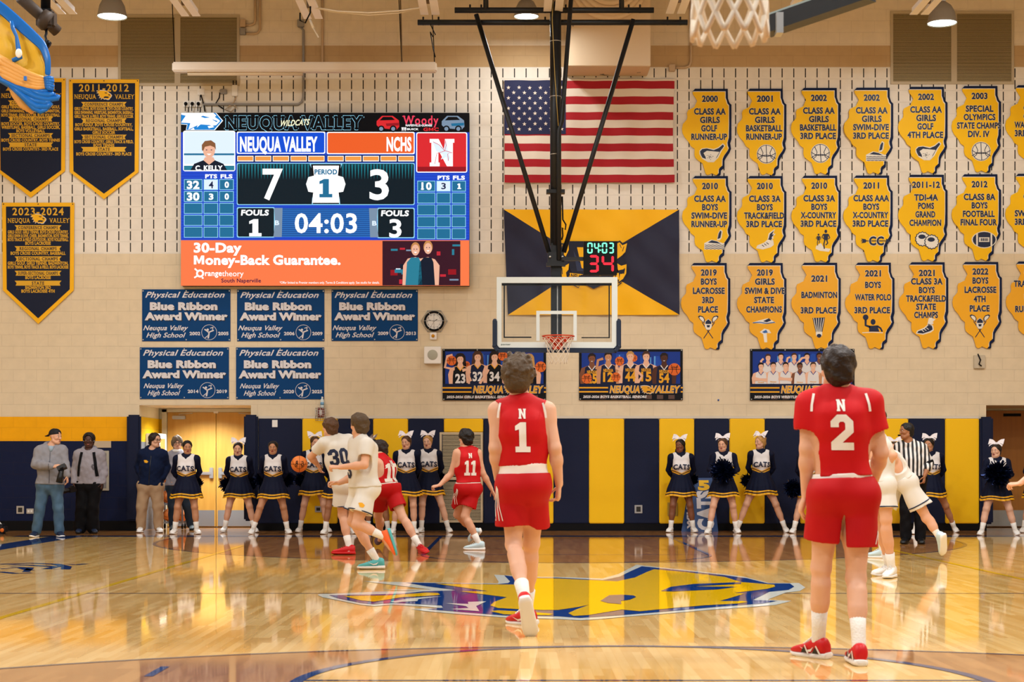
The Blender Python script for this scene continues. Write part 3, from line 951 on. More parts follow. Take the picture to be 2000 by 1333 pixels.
# ------------------------------------------------------------------ scoreboard
E = lambda n, c, s=1.0: mat('led_' + n, c, emit=s)
LW = E('white', '#ffffff', 1.25); LBK = E('black', '#05070c'); LBL = E('field_blue', '#1c46c8'); LTEAL = E('cell_teal', '#1f6f98'); LEDGE = E('cell_edge', '#8fd0ea', 1.1)
LNB = E('name_blue', '#1050d8'); LOR = E('orange', '#f2622a'); LAD = E('ad_orange', '#ff7d4a'); LRED = E('red', '#e02a30'); LDRED = E('dark_red', '#9a1420'); LDK = E('panel_dark', '#0a1c26')
LPK = E('fade_teal', '#1d7f8e', .8); LCY = E('cat_blue', '#1d86d8'); LAMB = E('amber', '#f7a04a'); LNAVT = E('navy_text', '#16204a'); LPUR = E('purple', '#4a1040'); LSK = E('skin', '#f2b79a'); LHAIR = E('brown', '#8a5a38'); LJB = E('jersey_navy', '#101a2c')
LPALE = E('pale', '#dcecfa', 1.1); LGR = E('grey_blue', '#7d93ab'); LCLK = E('clock_blue', '#2a6fbe'); LCLK2 = E('clock_dark', '#1c4f96'); LPOS = E('photo_dark', '#3a1424'); LPT = E('photo_teal', '#2a8098'); LPR = E('photo_red', '#c82838')
SD = DW - .2
Q = lambda x, y: (330 + x / 3.33333, 180 + y / 3.33333)
fb = Flat(SD)
M_HOUS = mat('scoreboard_housing', '#101318', .5)
fb.rect(353.5, 220.5, 916.8, 558, M_HOUS, 0, .198)
sb = fb.build('scoreboard', origin=P(635, 558, SD), label='large lit video scoreboard showing 7 to 3 and the time 04:03', cat='scoreboard')
class SF(Flat):
    def q(s, *pts): return [Q(x, y) for x, y in pts]
    def r(s, x0, y0, x1, y1, m, off): s.rect(*Q(x0, y0), *Q(x1, y1), m, off)
    def rr(s, x0, y0, x1, y1, m, off, rad=5): s.rrect(*Q(x0, y0), *Q(x1, y1), rad, m, off)
    def t(s, body, cx, cy, h, m, off, w=None, **k): s.text(body, *Q(cx, cy), h / 3.3333, m, off, w / 3.3333 if w else None, **k)
    def pg(s, pts, m, off): s.poly(s.q(*pts), m, off)
# cat head mark, drawn in a 0..10 by 0..6 box
CAT_OUT = [(0, .6), (1.2, .2), (3, 0), (5.4, .1), (7, .6), (8, 1.6), (9, 2.2), (9.9, 3.2), (9.6, 4.2), (8.8, 5), (8.2, 5.9), (7, 6), (6, 5.6), (5, 5.8), (4.2, 5.0), (3, 5.9), (3.2, 4.6), (1.8, 5), (2.4, 3.6), (1, 3.4), (2, 2.4), (.2, 1.8), (1.4, 1.2)]
CAT_EYE = [(5.1, 1.5), (6, 1.3), (7.4, 1.75), (6.4, 2.05)]
CAT_MUZ = [(7.6, 2.6), (8.8, 2.7), (9.2, 3.1), (8.6, 3.5), (8.0, 3.2)]
CAT_JAW = [(4.6, 4.6), (5.6, 4.0), (7.2, 4.1), (8.6, 4.4), (7.4, 5.2), (6.2, 5.0), (5.2, 5.2)]
def cat(f, x0, y0, sc, fill, line, off, rim=None):
    tr = lambda pts, k=0: [(x0 + x * sc, y0 + y * sc) for x, y in pts]
    if rim:
        cx_, cy_ = 5, 3
        f.poly([(x0 + (cx_ + (x - cx_) * 1.09) * sc, y0 + (cy_ + (y - cy_) * 1.13) * sc) for x, y in CAT_OUT], rim, off)
    f.poly(tr(CAT_OUT), fill, off + .002)
    for p in (CAT_EYE, CAT_MUZ, CAT_JAW):
        f.poly(tr(p), line, off + .004)
# top strip
f = SF(SD)
f.r(78, 135, 1955, 262, LBK, .002)
hd = lambda pts, m, o: f.poly([(350 + x / 6.9, 215 + y / 6.9) for x, y in pts], m, o)
hd([(27, 40), (500, 40), (592, 145), (482, 272), (90, 272), (105, 200), (27, 195)], LW, .004)
hd([(27, 40), (490, 40), (578, 145), (470, 268), (97, 268), (112, 194), (27, 188)], LCY, .006)
hd([(27, 40), (460, 40), (500, 75), (480, 95), (545, 140), (550, 152), (500, 205), (440, 215), (410, 203), (290, 195), (238, 238), (250, 205), (125, 265), (152, 178), (27, 170), (90, 78), (27, 62)], LW, .008)
hd([(290, 92), (320, 78), (420, 105), (345, 110)], LCY, .010)
hd([(440, 125), (520, 150), (505, 165), (460, 140)], LCY, .010)
hd([(385, 218), (445, 212), (475, 232), (400, 248)], LW, .010)
hd([(150, 268), (195, 240), (210, 268)], LW, .010)
f.text2('NEUQUA VALLEY', *Q(815, 200), 82 / 3.333, LBK, LEDGE, .003, 905 / 3.333, serif=True)
f.t('WILDCATS', 820, 200, 36, E('cream', '#f8f3c8', 1.2), .007, 190, style='b', shear=.3, rot=-.05)
f.t('Woody', 1637, 183, 56, E('pink_red', '#f0405c'), .004, 235, style='b', serif=True)
f.t('NAPERVILLE-GURNEE', 1627, 217, 13, LW, .004, 172)
for k in range(3): f.pg([(1514 + k * 11, 230), (1523 + k * 11, 230), (1523 + k * 11, 244), (1518 + k * 11, 256)], LW, .004)
f.t('BUICK', 1588, 242, 12, LW, .004, 74)
f.t('GMC', 1706, 243, 20, LRED, .004, 100, style='x')
for x0, m1, m2 in ((1352, LRED, LDRED), (1776, LGR, LTEAL)):
    f.pg([(x0, 190), (x0 + 35, 155), (x0 + 105, 155), (x0 + 145, 185), (x0 + 148, 225), (x0 + 130, 245), (x0 + 20, 235), (x0, 215)], m1, .004)
    f.pg([(x0 + 20, 185), (x0 + 42, 162), (x0 + 98, 162), (x0 + 120, 182)], LBK, .006)
    f.pg([(x0 + 60, 205), (x0 + 145, 200), (x0 + 145, 218), (x0 + 65, 222)], m2, .006)
    for wx in (30, 108):
        f.poly([Q(*p) for p in ell(x0 + wx, 240, 22)], LBK, .007)
        f.poly([Q(*p) for p in ell(x0 + wx, 240, 13)], LGR, .009)
f.build('title_strip', sb)
# blue field with cells
f = SF(SD)
f.r(78, 262, 1955, 965, LBL, .002)
for k in range(24):
    f.r(80, 520 + k * 18.5, 1953, 522 + k * 18.5, E('field_line', '#2a5ae6'), .003)
for x0, hd in ((98, ((275, 'PTS'), (375, 'FLS'))), (1617, ((1788, 'PTS'), (1888, 'FLS')))):
    yo = 0 if x0 < 1000 else 10
    for cx_, s_ in hd: f.t(s_, cx_, 549 + yo * .9, 24, LW, .004, 78, style='x')
    for r_ in range(5):
        for c0, c1 in ((0, 120), (128, 222), (230, 324)):
            if x0 > 1000: c0, c1 = c0 * .975, c1 * .975
            y0 = 568 + yo + r_ * 77.5
            f.r(x0 + c0, y0, x0 + c1, y0 + 70, LEDGE, .004)
            hi = r_ == 0 and c0 > 100 and c0 < 200
            f.r(x0 + c0 + 4, y0 + 4, x0 + c1 - 4, y0 + 66, LPALE if hi else (LDK if (r_ == 0 or (r_ == 1 and x0 < 1000)) and False else LTEAL), .006)
f.t('32', 158, 605, 48, LW, .008, 82, style='x'); f.t('4', 275, 605, 42, LNAVT, .008, 30); f.t('0', 377, 604, 36, LW, .008, 28, style='x')
f.t('30', 158, 681, 48, LW, .008, 82, style='x'); f.t('3', 275, 682, 36, LW, .008, 30, style='x'); f.t('0', 377, 681, 36, LW, .008, 28, style='x')
f.t('10', 1675, 613, 44, LW, .008, 70, style='x', serif=True); f.t('3', 1788, 613, 38, LNAVT, .008, 30); f.t('1', 1890, 614, 36, LW, .008, 24, block=True)
f.build('player_table', sb)
# player picture panel
f = SF(SD)
f.rr(92, 252, 432, 516, LW, .006, 4)
f.rr(98, 258, 426, 470, LPALE, .008, 3)
f.r(98, 400, 426, 412, LTEAL, .010); f.r(98, 480, 426, 510, LPT, .010)
f.pg([(140, 510), (165, 468), (225, 445), (262, 470), (300, 445), (355, 468), (380, 510)], LJB, .012)
f.pg([(225, 445), (235, 425), (290, 425), (300, 445), (262, 475)], LSK, .014)
f.poly([Q(*p) for p in ell(262, 378, 40, 52)], LSK, .016)
f.pg([(216, 380), (215, 345), (235, 320), (275, 315), (303, 335), (307, 378), (296, 360), (270, 350), (235, 358), (224, 385)], LHAIR, .018)
for ex in (246, 278): f.poly([Q(*p) for p in ell(ex, 378, 6, 3, 8)], LNAVT, .018)
f.pg([(247, 403), (278, 403), (262, 412)], LW, .018)
f.t('C. KELLY', 262, 496, 30, LW, .018, 178, style='x')
f.build('player_picture', sb)
# visitor logo panel
f = SF(SD)
f.rr(1610, 262, 1942, 525, LW, .006, 4); f.rr(1616, 268, 1936, 519, LRED, .008, 3); f.r(1617, 487, 1935, 519, LDRED, .010)
f.text('N', *Q(1778, 395), 178 / 3.333, LW, .010, 160 / 3.333, block=True)
f.pg([(1715, 320), (1750, 335), (1790, 370), (1800, 310), (1812, 345), (1815, 380), (1845, 395), (1820, 402), (1835, 430), (1815, 455), (1805, 425), (1770, 440), (1785, 410), (1740, 385)], LPALE, .012)
f.line(f.q((1720, 325), (1760, 345), (1795, 382), (1845, 397), (1815, 404), (1820, 450)), 1.0, LRED, .014)
f.line(f.q((1800, 315), (1805, 350), (1795, 385), (1745, 400), (1730, 470)), 1.0, LRED, .014)
f.build('visitor_panel', sb)
# team names
f = SF(SD)
f.rr(442, 258, 1018, 402, LW, .006, 3); f.rr(448, 264, 1012, 396, LNB, .008, 3)
f.t('NEUQUA VALLEY', 715, 340, 88, LW, .010, 505, style='x')
f.rr(1028, 260, 1600, 405, LW, .006, 3); f.rr(1034, 266, 1594, 399, LOR, .008, 3)
f.t('NCHS', 1498, 340, 84, LW, .010, 162, style='x')
for x0, x1 in ((440, 1018), (1028, 1602)):
    f.r(x0, 410, x1, 458, LNAVT, .005)
    for k in range(5):
        a = x0 + 5 + k * (x1 - x0) / 5
        f.r(a, 416, a + (x1 - x0) / 5 - 10, 452, LW, .007); f.r(a + 3, 420, a + (x1 - x0) / 5 - 13, 447, LAMB, .009)
f.build('team_name_panel', sb)
# score, period, fouls, clock
f = SF(SD)
f.rr(442, 462, 1600, 736, LEDGE, .005, 3); f.rr(447, 467, 1595, 731, LDK, .007, 3)
for k in range(56):
    x = 452 + k * 20.4
    if 920 < x < 1120: continue
    f.pg([(x, 470), (x + 14, 470), (x + 7, 570)], LPK, .009)
f.pg([(915, 465), (1130, 465), (1100, 540), (1115, 735), (930, 735), (945, 540)], LEDGE, .010)
f.pg([(925, 470), (1120, 470), (1112, 545), (1150, 600), (1112, 660), (1108, 730), (937, 730), (933, 660), (895, 600), (933, 545)], LBK, .012)
f.pg([(938, 480), (1108, 480), (1100, 545), (1135, 555), (1150, 600), (1135, 650), (1105, 655), (1112, 722), (932, 722), (940, 655), (908, 650), (893, 600), (908, 555), (945, 545)], LW, .014)
f.t('PERIOD', 1022, 521, 30, LTEAL, .016, 148, style='x'); f.t('1', 1022, 627, 120, LTEAL, .016, 84, block=True)
f.t('7', 676, 601, 190, LW, .012, 132, style='b'); f.t('3', 1369, 604, 186, LW, .012, 126, style='b')
for x0, x1, n_, y in ((442, 690, '1', 0), (1355, 1600, '3', 4)):
    f.rr(x0, 750 + y, x1, 948 + y, LEDGE, .005, 3); f.rr(x0 + 6, 756 + y, x1 - 6, 942 + y, LDK, .007, 3)
    f.t('FOULS', (x0 + x1) / 2 - 5, 786 + y, 34, LW, .010, 180, style='x', shear=.1)
    f.t(n_, (x0 + x1) / 2 - 3, 884 + y, 112, LW, .010, 80, style='b', block=(n_ == '1'))
f.r(700, 757, 1345, 945, LCLK, .005)
for k in range(14): f.r(700, 760 + k * 13.2, 1345, 766 + k * 13.2, LCLK2, .007)
for xs in ([(685, 755), (740, 755), (735, 945), (680, 945), (692, 850)], [(1303, 757), (1360, 757), (1352, 850), (1365, 947), (1310, 947)]):
    f.pg(xs, LGR, .009)
f.t('B', 704, 852, 28, LPALE, .011, 30, style='x'); f.t('B', 1338, 855, 28, LPALE, .011, 30, style='x')
f.t('04:03', 1022, 855, 120, LW, .011, 405, style='b')
f.build('score_panel', sb)
# advertisement strip
f = SF(SD)
f.r(78, 965, 1955, 1262, LAD, .003)
f.t('30-Day', 318, 1014, 58, LW, .006, 312, style='x'); f.t('Money-Back Guarantee.', 640, 1094, 58, LW, .006, 955, style='x')
f.poly([Q(*p) for p in ell(203, 1182, 26)], LW, .005); f.poly([Q(*p) for p in ell(203, 1182, 14)], LAD, .007)
for a, c_ in (((168, 1150), (185, 1165)), ((165, 1210), (188, 1195)), ((215, 1208), (225, 1214))): f.line(f.q(a, c_), 3, LW, .005)
f.t('range', 290, 1180, 34, LW, .006, 110, style='b'); f.t('theory', 416, 1182, 36, LW, .006, 140, style='n')
f.t('South Naperville', 470, 1228, 24, LPUR, .006, 258, style='b')
f.t('*Offer limited to Premier members only. Terms & Conditions apply. See studio for details.', 1046, 1241, 15, LW, .006, 650, style='n')
f.r(1390, 970, 1897, 1260, LPOS, .005)
for k in range(26):
    random.seed(k + 3)
    x, y = 1392 + random.random() * 470, 990 + random.random() * 240
    f.r(x, y, min(x + 14 + random.random() * 50, 1896), min(y + 8 + random.random() * 30, 1259), random.choice([LPR, LPT, LDRED, LPALE, LGR, LJB]), .0065 + k * .0001)
for hx, hy, top, sx in ((1605, 1030, LPT, 0), (1687, 1020, LJB, 0)):
    f.pg([(hx - 100 + 15, 1258), (hx - 80, 1130), (hx - 50, 1085), (hx, 1075), (hx + 45, 1090), (hx + 75, 1130), (hx + 70, 1258)], LSK, .011)
    f.pg([(hx - 65, 1258), (hx - 55, 1110), (hx - 28, 1078), (hx + 22, 1078), (hx + 35, 1110), (hx + 45, 1258)], top, .013)
    f.poly([Q(*p) for p in ell(hx, hy - 10, 30, 42)], E('blond', '#c98a50'), .013)
    f.poly([Q(*p) for p in ell(hx, hy, 25, 36)], LSK, .015)
    for ex in (-9, 9): f.poly([Q(*p) for p in ell(hx + ex, hy - 6, 4, 3, 8)], LNAVT, .017)
    f.pg([(hx - 11, hy + 12), (hx + 11, hy + 12), (hx, hy + 20)], LW, .017)
f.build('advert_strip', sb)
# ------------------------------------------------------------------ blue award banners
M_SBLUE = mat('banner_blue', '#073c70', .5, spec=.1)
M_SW = mat('banner_white', '#d5d2d4', .5)
M_SHAD = mat('banner_shadow', '#1a1a22', .5)
M_GROM = mat('grommet', '#b8b4a8', .35, metal=.7)
for k, (x0, y0, x1, y1, ya, yb, lb) in enumerate(((277.5, 565.5, 450, 667, '2002', '2005', 'under the scoreboard corner, years 2002 and 2005'), (463, 566, 633.5, 667, '2006', '2009', 'middle of the upper row, years 2006 and 2009'), (647.5, 566, 816, 666.5, '2009', '2013', 'beside the clock, years 2009 and 2013'), (273, 679, 447, 780, '2014', '2019', 'lower row above the door recess, years 2014 and 2019'), (461, 679, 633, 780.5, '2020', '2025', 'lower row, years 2020 and 2025'))):
    f = Flat(DW - .012)
    sx, sy = (x1 - x0) / 172.5, (y1 - y0) / 101.5
    X = lambda x: x0 + (x - 91) / 3.3333 * sx
    Y = lambda y: y0 + (y - 85) / 3.3333 * sy
    f.rect(x0, y0, x1, y1, M_SBLUE, 0, .01)
    hs_ = 3.3333
    T_ = lambda body, cx, cy, h, w_, sh=0, st='b', m=M_SW, o=.002: f.text(body, X(cx), Y(cy), h / hs_ * sy, m, o, w_ / hs_ * sx, style=st, shear=sh)
    T_('Physical Education', 375, 120, 36, 510, .45)
    for m, o, dx in ((M_SHAD, .0015, 5), (M_SW, .003, 0)):
        T_('Blue Ribbon', 362 + dx, 195 + dx, 44, 440, 0, 'o', m, o); T_('Award Winner', 378 + dx, 261 + dx, 44, 540, 0, 'o', m, o)
    T_('Neuqua Valley', 247, 336, 30, 285 if k < 3 else 250, .4); T_('High School', 247, 383, 30, 245 if k < 3 else 200, .4)
    T_(ya, 435, 373, 20, 70, 0, 'x'); T_(yb, 620, 373, 20, 68, 0, 'x')
    cx_, cy_ = X(528), Y(365)
    f.poly(ell(cx_, cy_, 15.2 * sx), M_SW, .002, [ell(cx_, cy_, 14.4 * sx)])
    for a, c_, w_ in (((-9, -6), (-1, 0), 2.4), ((-1, 0), (9, -4), 2.4), ((0, 0), (-2, 12), 2.8), ((-2, 6), (-8, 11), 1.4), ((2, -8), (8, -10), 1.4), ((8, -10), (6, -5), 1.2)):
        f.line([(cx_ + a[0] * sx, cy_ + a[1] * sx), (cx_ + c_[0] * sx, cy_ + c_[1] * sx)], w_ * sx, M_SW, .002)
    f.poly(ell(cx_ - 3 * sx, cy_ - 5 * sx, 2.4 * sx, n=10), M_SW, .002)
    o = f.build('award_banner', origin=on_wall(x0, y1, .012), label='blue award banner ' + lb, cat='banner', group='blue award banners under the scoreboard')
    gb = Flat(DW - .012)
    for gx in (0.012, .5, .988):
        for gy in (.03, .97): gb.poly(ell(x0 + (x1 - x0) * gx, y0 + (y1 - y0) * gy, 1.3, n=8), M_GROM, .003)
    gb.build('grommets', o)
# ------------------------------------------------------------------ state-shaped signs
M_IY = mat('sign_yellow', '#f0bb00', .5, spec=.2)
M_IY2 = mat('sign_orange_yellow', '#eba90a', .25, coat=.4)
M_IN = mat('sign_navy', '#0b1a3c', .6, spec=.15)
M_IW = mat('sign_white', '#e4dfd2', .4)
M_IT = mat('sign_letter_navy', '#131f3d', .45)
ILY = [(205, 105), (675, 105), (675, 200), (690, 240), (700, 280), (725, 310), (725, 600), (720, 780), (700, 850), (705, 890), (720, 930), (700, 970), (650, 1040), (630, 1090), (628, 1180), (590, 1210), (575, 1240), (575, 1290), (550, 1313), (520, 1300), (480, 1282), (450, 1302), (420, 1308), (395, 1290), (375, 1220), (350, 1140), (290, 1100), (245, 1060), (232, 1010), (235, 930), (180, 890), (150, 830), (90, 760), (60, 700), (52, 640), (65, 570), (100, 530), (125, 500), (130, 460), (125, 410), (140, 370), (230, 325), (250, 280), (272, 235), (240, 180), (212, 140)]
ILN = [(205, 100), (240, 60), (715, 60), (718, 200), (740, 265), (768, 290), (768, 790), (750, 850), (762, 930), (740, 985), (690, 1060), (668, 1100), (660, 1210), (615, 1245), (612, 1300), (600, 1315), (550, 1313), (480, 1200), (500, 1000), (540, 600), (500, 200), (350, 110)]
def icon(f, kind, cx, cy, u):
    """emblem below the lettering; u = picture pixels per unit"""
    t = lambda pts: [(cx + x * u, cy + y * u) for x, y in pts]
    pl = lambda pts, m, o: f.poly(t(pts), m, o)
    ln = lambda pts, w_, m, o: f.line(t(pts), w_ * u, m, o)
    if kind == 'golf':
        pl([(-21, -6), (-17, -10), (-8, -11), (4, -9), (12, -12), (20, -19), (24, -15), (18, -6), (12, 6), (4, 14), (-6, 14), (-16, 8), (-21, 0)], M_IW, .006)
        pl([(-20, -5), (-16, -9), (-8, -10), (4, -7), (13, -11), (20, -17), (22, -14), (16, -6), (10, 5), (6, 10), (14, -4), (4, -5), (-8, -6), (-14, -2), (-8, 9), (-16, 6), (-19, 0)], M_IT, .008)
        pl(ell(-1, 4, 9.5), M_IW, .010)
        for i in range(14):
            a = i * 2.4
            pl(ell(-3 + 6 * math.cos(a) * (i / 14), 5 + 6 * math.sin(a) * (i / 14), .7, n=6), M_IT, .012)
    elif kind == 'ball':
        pl(ell(0, 0, 17), M_IW, .006); pl(ell(0, 0, 16), M_IT, .008); pl(ell(0, 0, 15), M_IW, .010)
        ln([(-.5, -15), (0, 0), (1, 15)], 1.2, M_IT, .012)
        ln(ell(0, -24, 26, 28, 12, math.radians(52), math.radians(128)), 1.2, M_IT, .012); ln(ell(0, 30, 26, 28, 12, math.radians(-128), math.radians(-52)), 1.2, M_IT, .012)
        ln([(-10, -11), (-6, -2), (-8, 6), (-12, 9)], 1.2, M_IT, .012); ln([(10, -11), (6, -2), (8, 6), (12, 9)], 1.2, M_IT, .012)
    elif kind in ('swim', 'swim2'):
        pl([(-18, 3), (-6, -3), (4, -1), (14, 3), (17, 3), (17, 14), (-18, 14)], M_IW, .006)
        for k in range(3): ln([(-17 + i * 3.4, 6 + k * 3 + (i % 2)) for i in range(11)], 1.1, M_IT, .008)
        pl([(-12, 2), (-5, -2), (4, 0), (11, 4), (0, 3)], M_IT, .008)
        pl([(4, -2), (6, -14), (10, -21), (14, -18), (12, -6), (9, -2)], M_IW, .006); pl([(5, -4), (7, -14), (10, -19), (12, -17), (10, -6)], M_IT, .008)
    elif kind in ('shoe', 'shoe2'):
        m1, m2 = (M_IW, M_IT) if kind == 'shoe' else (M_IT, M_IW)
        pl([(-18, 12), (-16, 7), (-4, 2), (4, -5), (12, -2), (13, 6), (8, 10), (-6, 14)], M_IW, .006); pl([(-16, 11), (-14, 8), (-3, 4), (4, -3), (10, -1), (11, 5), (6, 8), (-6, 12)], m1, .008)
        for k in range(3): ln([(-8 + k * 4, 6 - k * 2), (-4 + k * 4, 9 - k * 2)], 1.2, m2, .010)
        pl([(2, -4), (4, -14), (15, -22), (12, -14), (16, -13), (11, -8), (13, -6), (8, -2)], M_IW, .006); pl([(4, -5), (6, -13), (13, -19), (10, -12), (13, -12), (9, -7), (10, -5), (7, -3)], M_IT if kind == 'shoe' else M_IW, .008)
    elif kind == 'run':
        pl([(-16, 10), (-6, 4), (0, 14), (14, 16), (10, 22), (-8, 20), (-17, 16)], M_IW, .006)
        for x, s_ in ((4, 1.0), (-11, .62)):
            tt = lambda pts: [(x + a * s_, b_ * s_ - 2) for a, b_ in pts]
            pl(tt(ell(0, -18, 3, 3.6, 8)), M_IT, .008); pl(tt([(-5, -13), (5, -13), (4, 0), (-4, 0)]), M_IT, .008)
            ln(tt([(-2, 0), (-4, 8), (-3, 18)]), 2.4 * s_, M_IT, .008); ln(tt([(2, 0), (4, 6), (0, 10)]), 2.4 * s_, M_IT, .008)
            ln(tt([(-5, -12), (-8, -6), (-4, -3)]), 2 * s_, M_IT, .008); ln(tt([(5, -12), (8, -5), (5, -2)]), 2 * s_, M_IT, .008)
    elif kind == 'cc':
        ln([(-26, 0), (26, 0)], 1.6, M_IT, .006); pl([(18, -4), (27, 0), (18, 4)], M_IT, .008); pl([(-26, -4), (-18, -3), (-16, 0), (-18, 3), (-26, 4), (-22, 0)], M_IT, .008)
        f.text('CC', cx + u, cy, 15 * u, M_IW, .008, 27 * u, style='o'); f.text('CC', cx + u, cy, 14 * u, M_IT, .010, 26 * u, style='x')
    elif kind == 'poms':
        for x, y in ((-9, -2), (7, 3)):
            pl([(x + (12 + 1.6 * (i % 2)) * math.cos(i * math.pi / 14), y + (12 + 1.6 * (i % 2)) * math.sin(i * math.pi / 14)) for i in range(28)], M_IT, .006 + .004 * (x > 0))
            pl([(x + (10.5 + 1.3 * (i % 2)) * math.cos(i * math.pi / 14), y + (10.5 + 1.3 * (i % 2)) * math.sin(i * math.pi / 14)) for i in range(28)], M_IW, .008 + .004 * (x > 0))
            pl(ell(x - 1, y - 4, 6.5, 4, 10), M_IT, .010 + .004 * (x > 0))
    elif kind == 'foot':
        pl([(22 * math.cos(a) * abs(math.cos(a)) ** .2, 15 * math.sin(a)) for a in [i * math.pi / 14 for i in range(28)]], M_IW, .006); pl(ell(0, 0, 20, 13.5), M_IT, .008)
        pl([(-14, -11), (-11, -11), (-11, 11), (-14, 11)], M_IW, .010); pl([(11, -11), (14, -11), (14, 11), (11, 11)], M_IW, .010)
        pl([(-9, -4), (9, -4), (9, 4), (-9, 4)], M_IW, .010); pl([(-7, -2.5), (7, -2.5), (7, 2.5), (-7, 2.5)], M_IT, .012)
        for k in range(5): ln([(-6 + 3 * k, -3), (-6 + 3 * k, 3)], .9, M_IW, .014)
    elif kind == 'lax':
        for s_ in (-1, 1):
            ln([(8 * s_, 19), (-11 * s_, -9)], 1.4, M_IT, .006)
            pl([(-11 * s_ + x, -14 + y) for x, y in [(4 * s_, 7), (-4 * s_, 0), (-7 * s_, -5), (-4 * s_, -7), (2 * s_, -5), (5 * s_, 0)]], M_IT, .008)
            pl([(-11 * s_ + x * .7, -14 + y * .7) for x, y in [(4 * s_, 7), (-4 * s_, 0), (-7 * s_, -5), (-4 * s_, -7), (2 * s_, -5), (5 * s_, 0)]], M_IW, .010)
        pl([(-6, -10), (0, -15), (6, -10), (6, -1), (3, 4), (-3, 4), (-6, -1)], M_IW, .010); pl([(-5, -10), (0, -14), (5, -10), (5, -6), (-5, -6)], M_IT, .012); pl([(-3, -4), (3, -4), (2, 0), (-2, 0)], M_IT, .012)
    elif kind == 'swimdive':
        pl([(-22, -8), (-10, -12), (6, -16), (14, -12), (20, -8), (0, -6)], M_IW, .006); pl([(-2, -11), (8, -16), (12, -12), (4, -9)], M_IT, .008); ln([(-20, -8), (-8, -9), (4, -7), (18, -9)], 1.6, mat('swim_blue', '#2a62a8', .4), .008)
        pl([(-8, 8), (0, 2), (8, 4), (12, 10), (4, 10), (5, 26), (0, 26), (-2, 12)], M_IW, .006); pl([(-4, 8), (3, 4), (6, 9), (0, 10)], mat('swim_blue', '#2a62a8', .4), .008)
    elif kind == 'shuttle':
        pl([(-11, -16), (11, -17), (6, 10), (-5, 10)], M_IT, .006)
        for k in range(5): ln([(-9 + k * 4.5, -16), (-4 + k * 2, 8)], 1.1, M_IW, .008)
        pl([(-5, 8), (6, 8), (6, 14), (3, 18), (-2, 18), (-5, 14)], M_IW, .008); pl(ell(.5, 15, 4, 3.4, 10), M_IT, .010)
    elif kind == 'polo':
        pl(ell(-12, -17, 5, n=12), M_IT, .006); ln([(-12, -13), (-12, -3), (-4, 0)], 4, M_IT, .006); pl(ell(1, -9, 4.4, 5.2, 10), M_IT, .006); pl([(-6, -2), (8, -3), (12, 8), (-6, 8)], M_IT, .006); ln([(8, -2), (14, 2), (17, 8)], 3, M_IT, .006); ln([(-18, 10), (0, 9), (18, 10)], 1.4, M_IW, .006)
SIGNS = []
r1y, r2y = (19.7, 44.5, 61, 77.5, 94), (20, 45, 61, 77, 93)
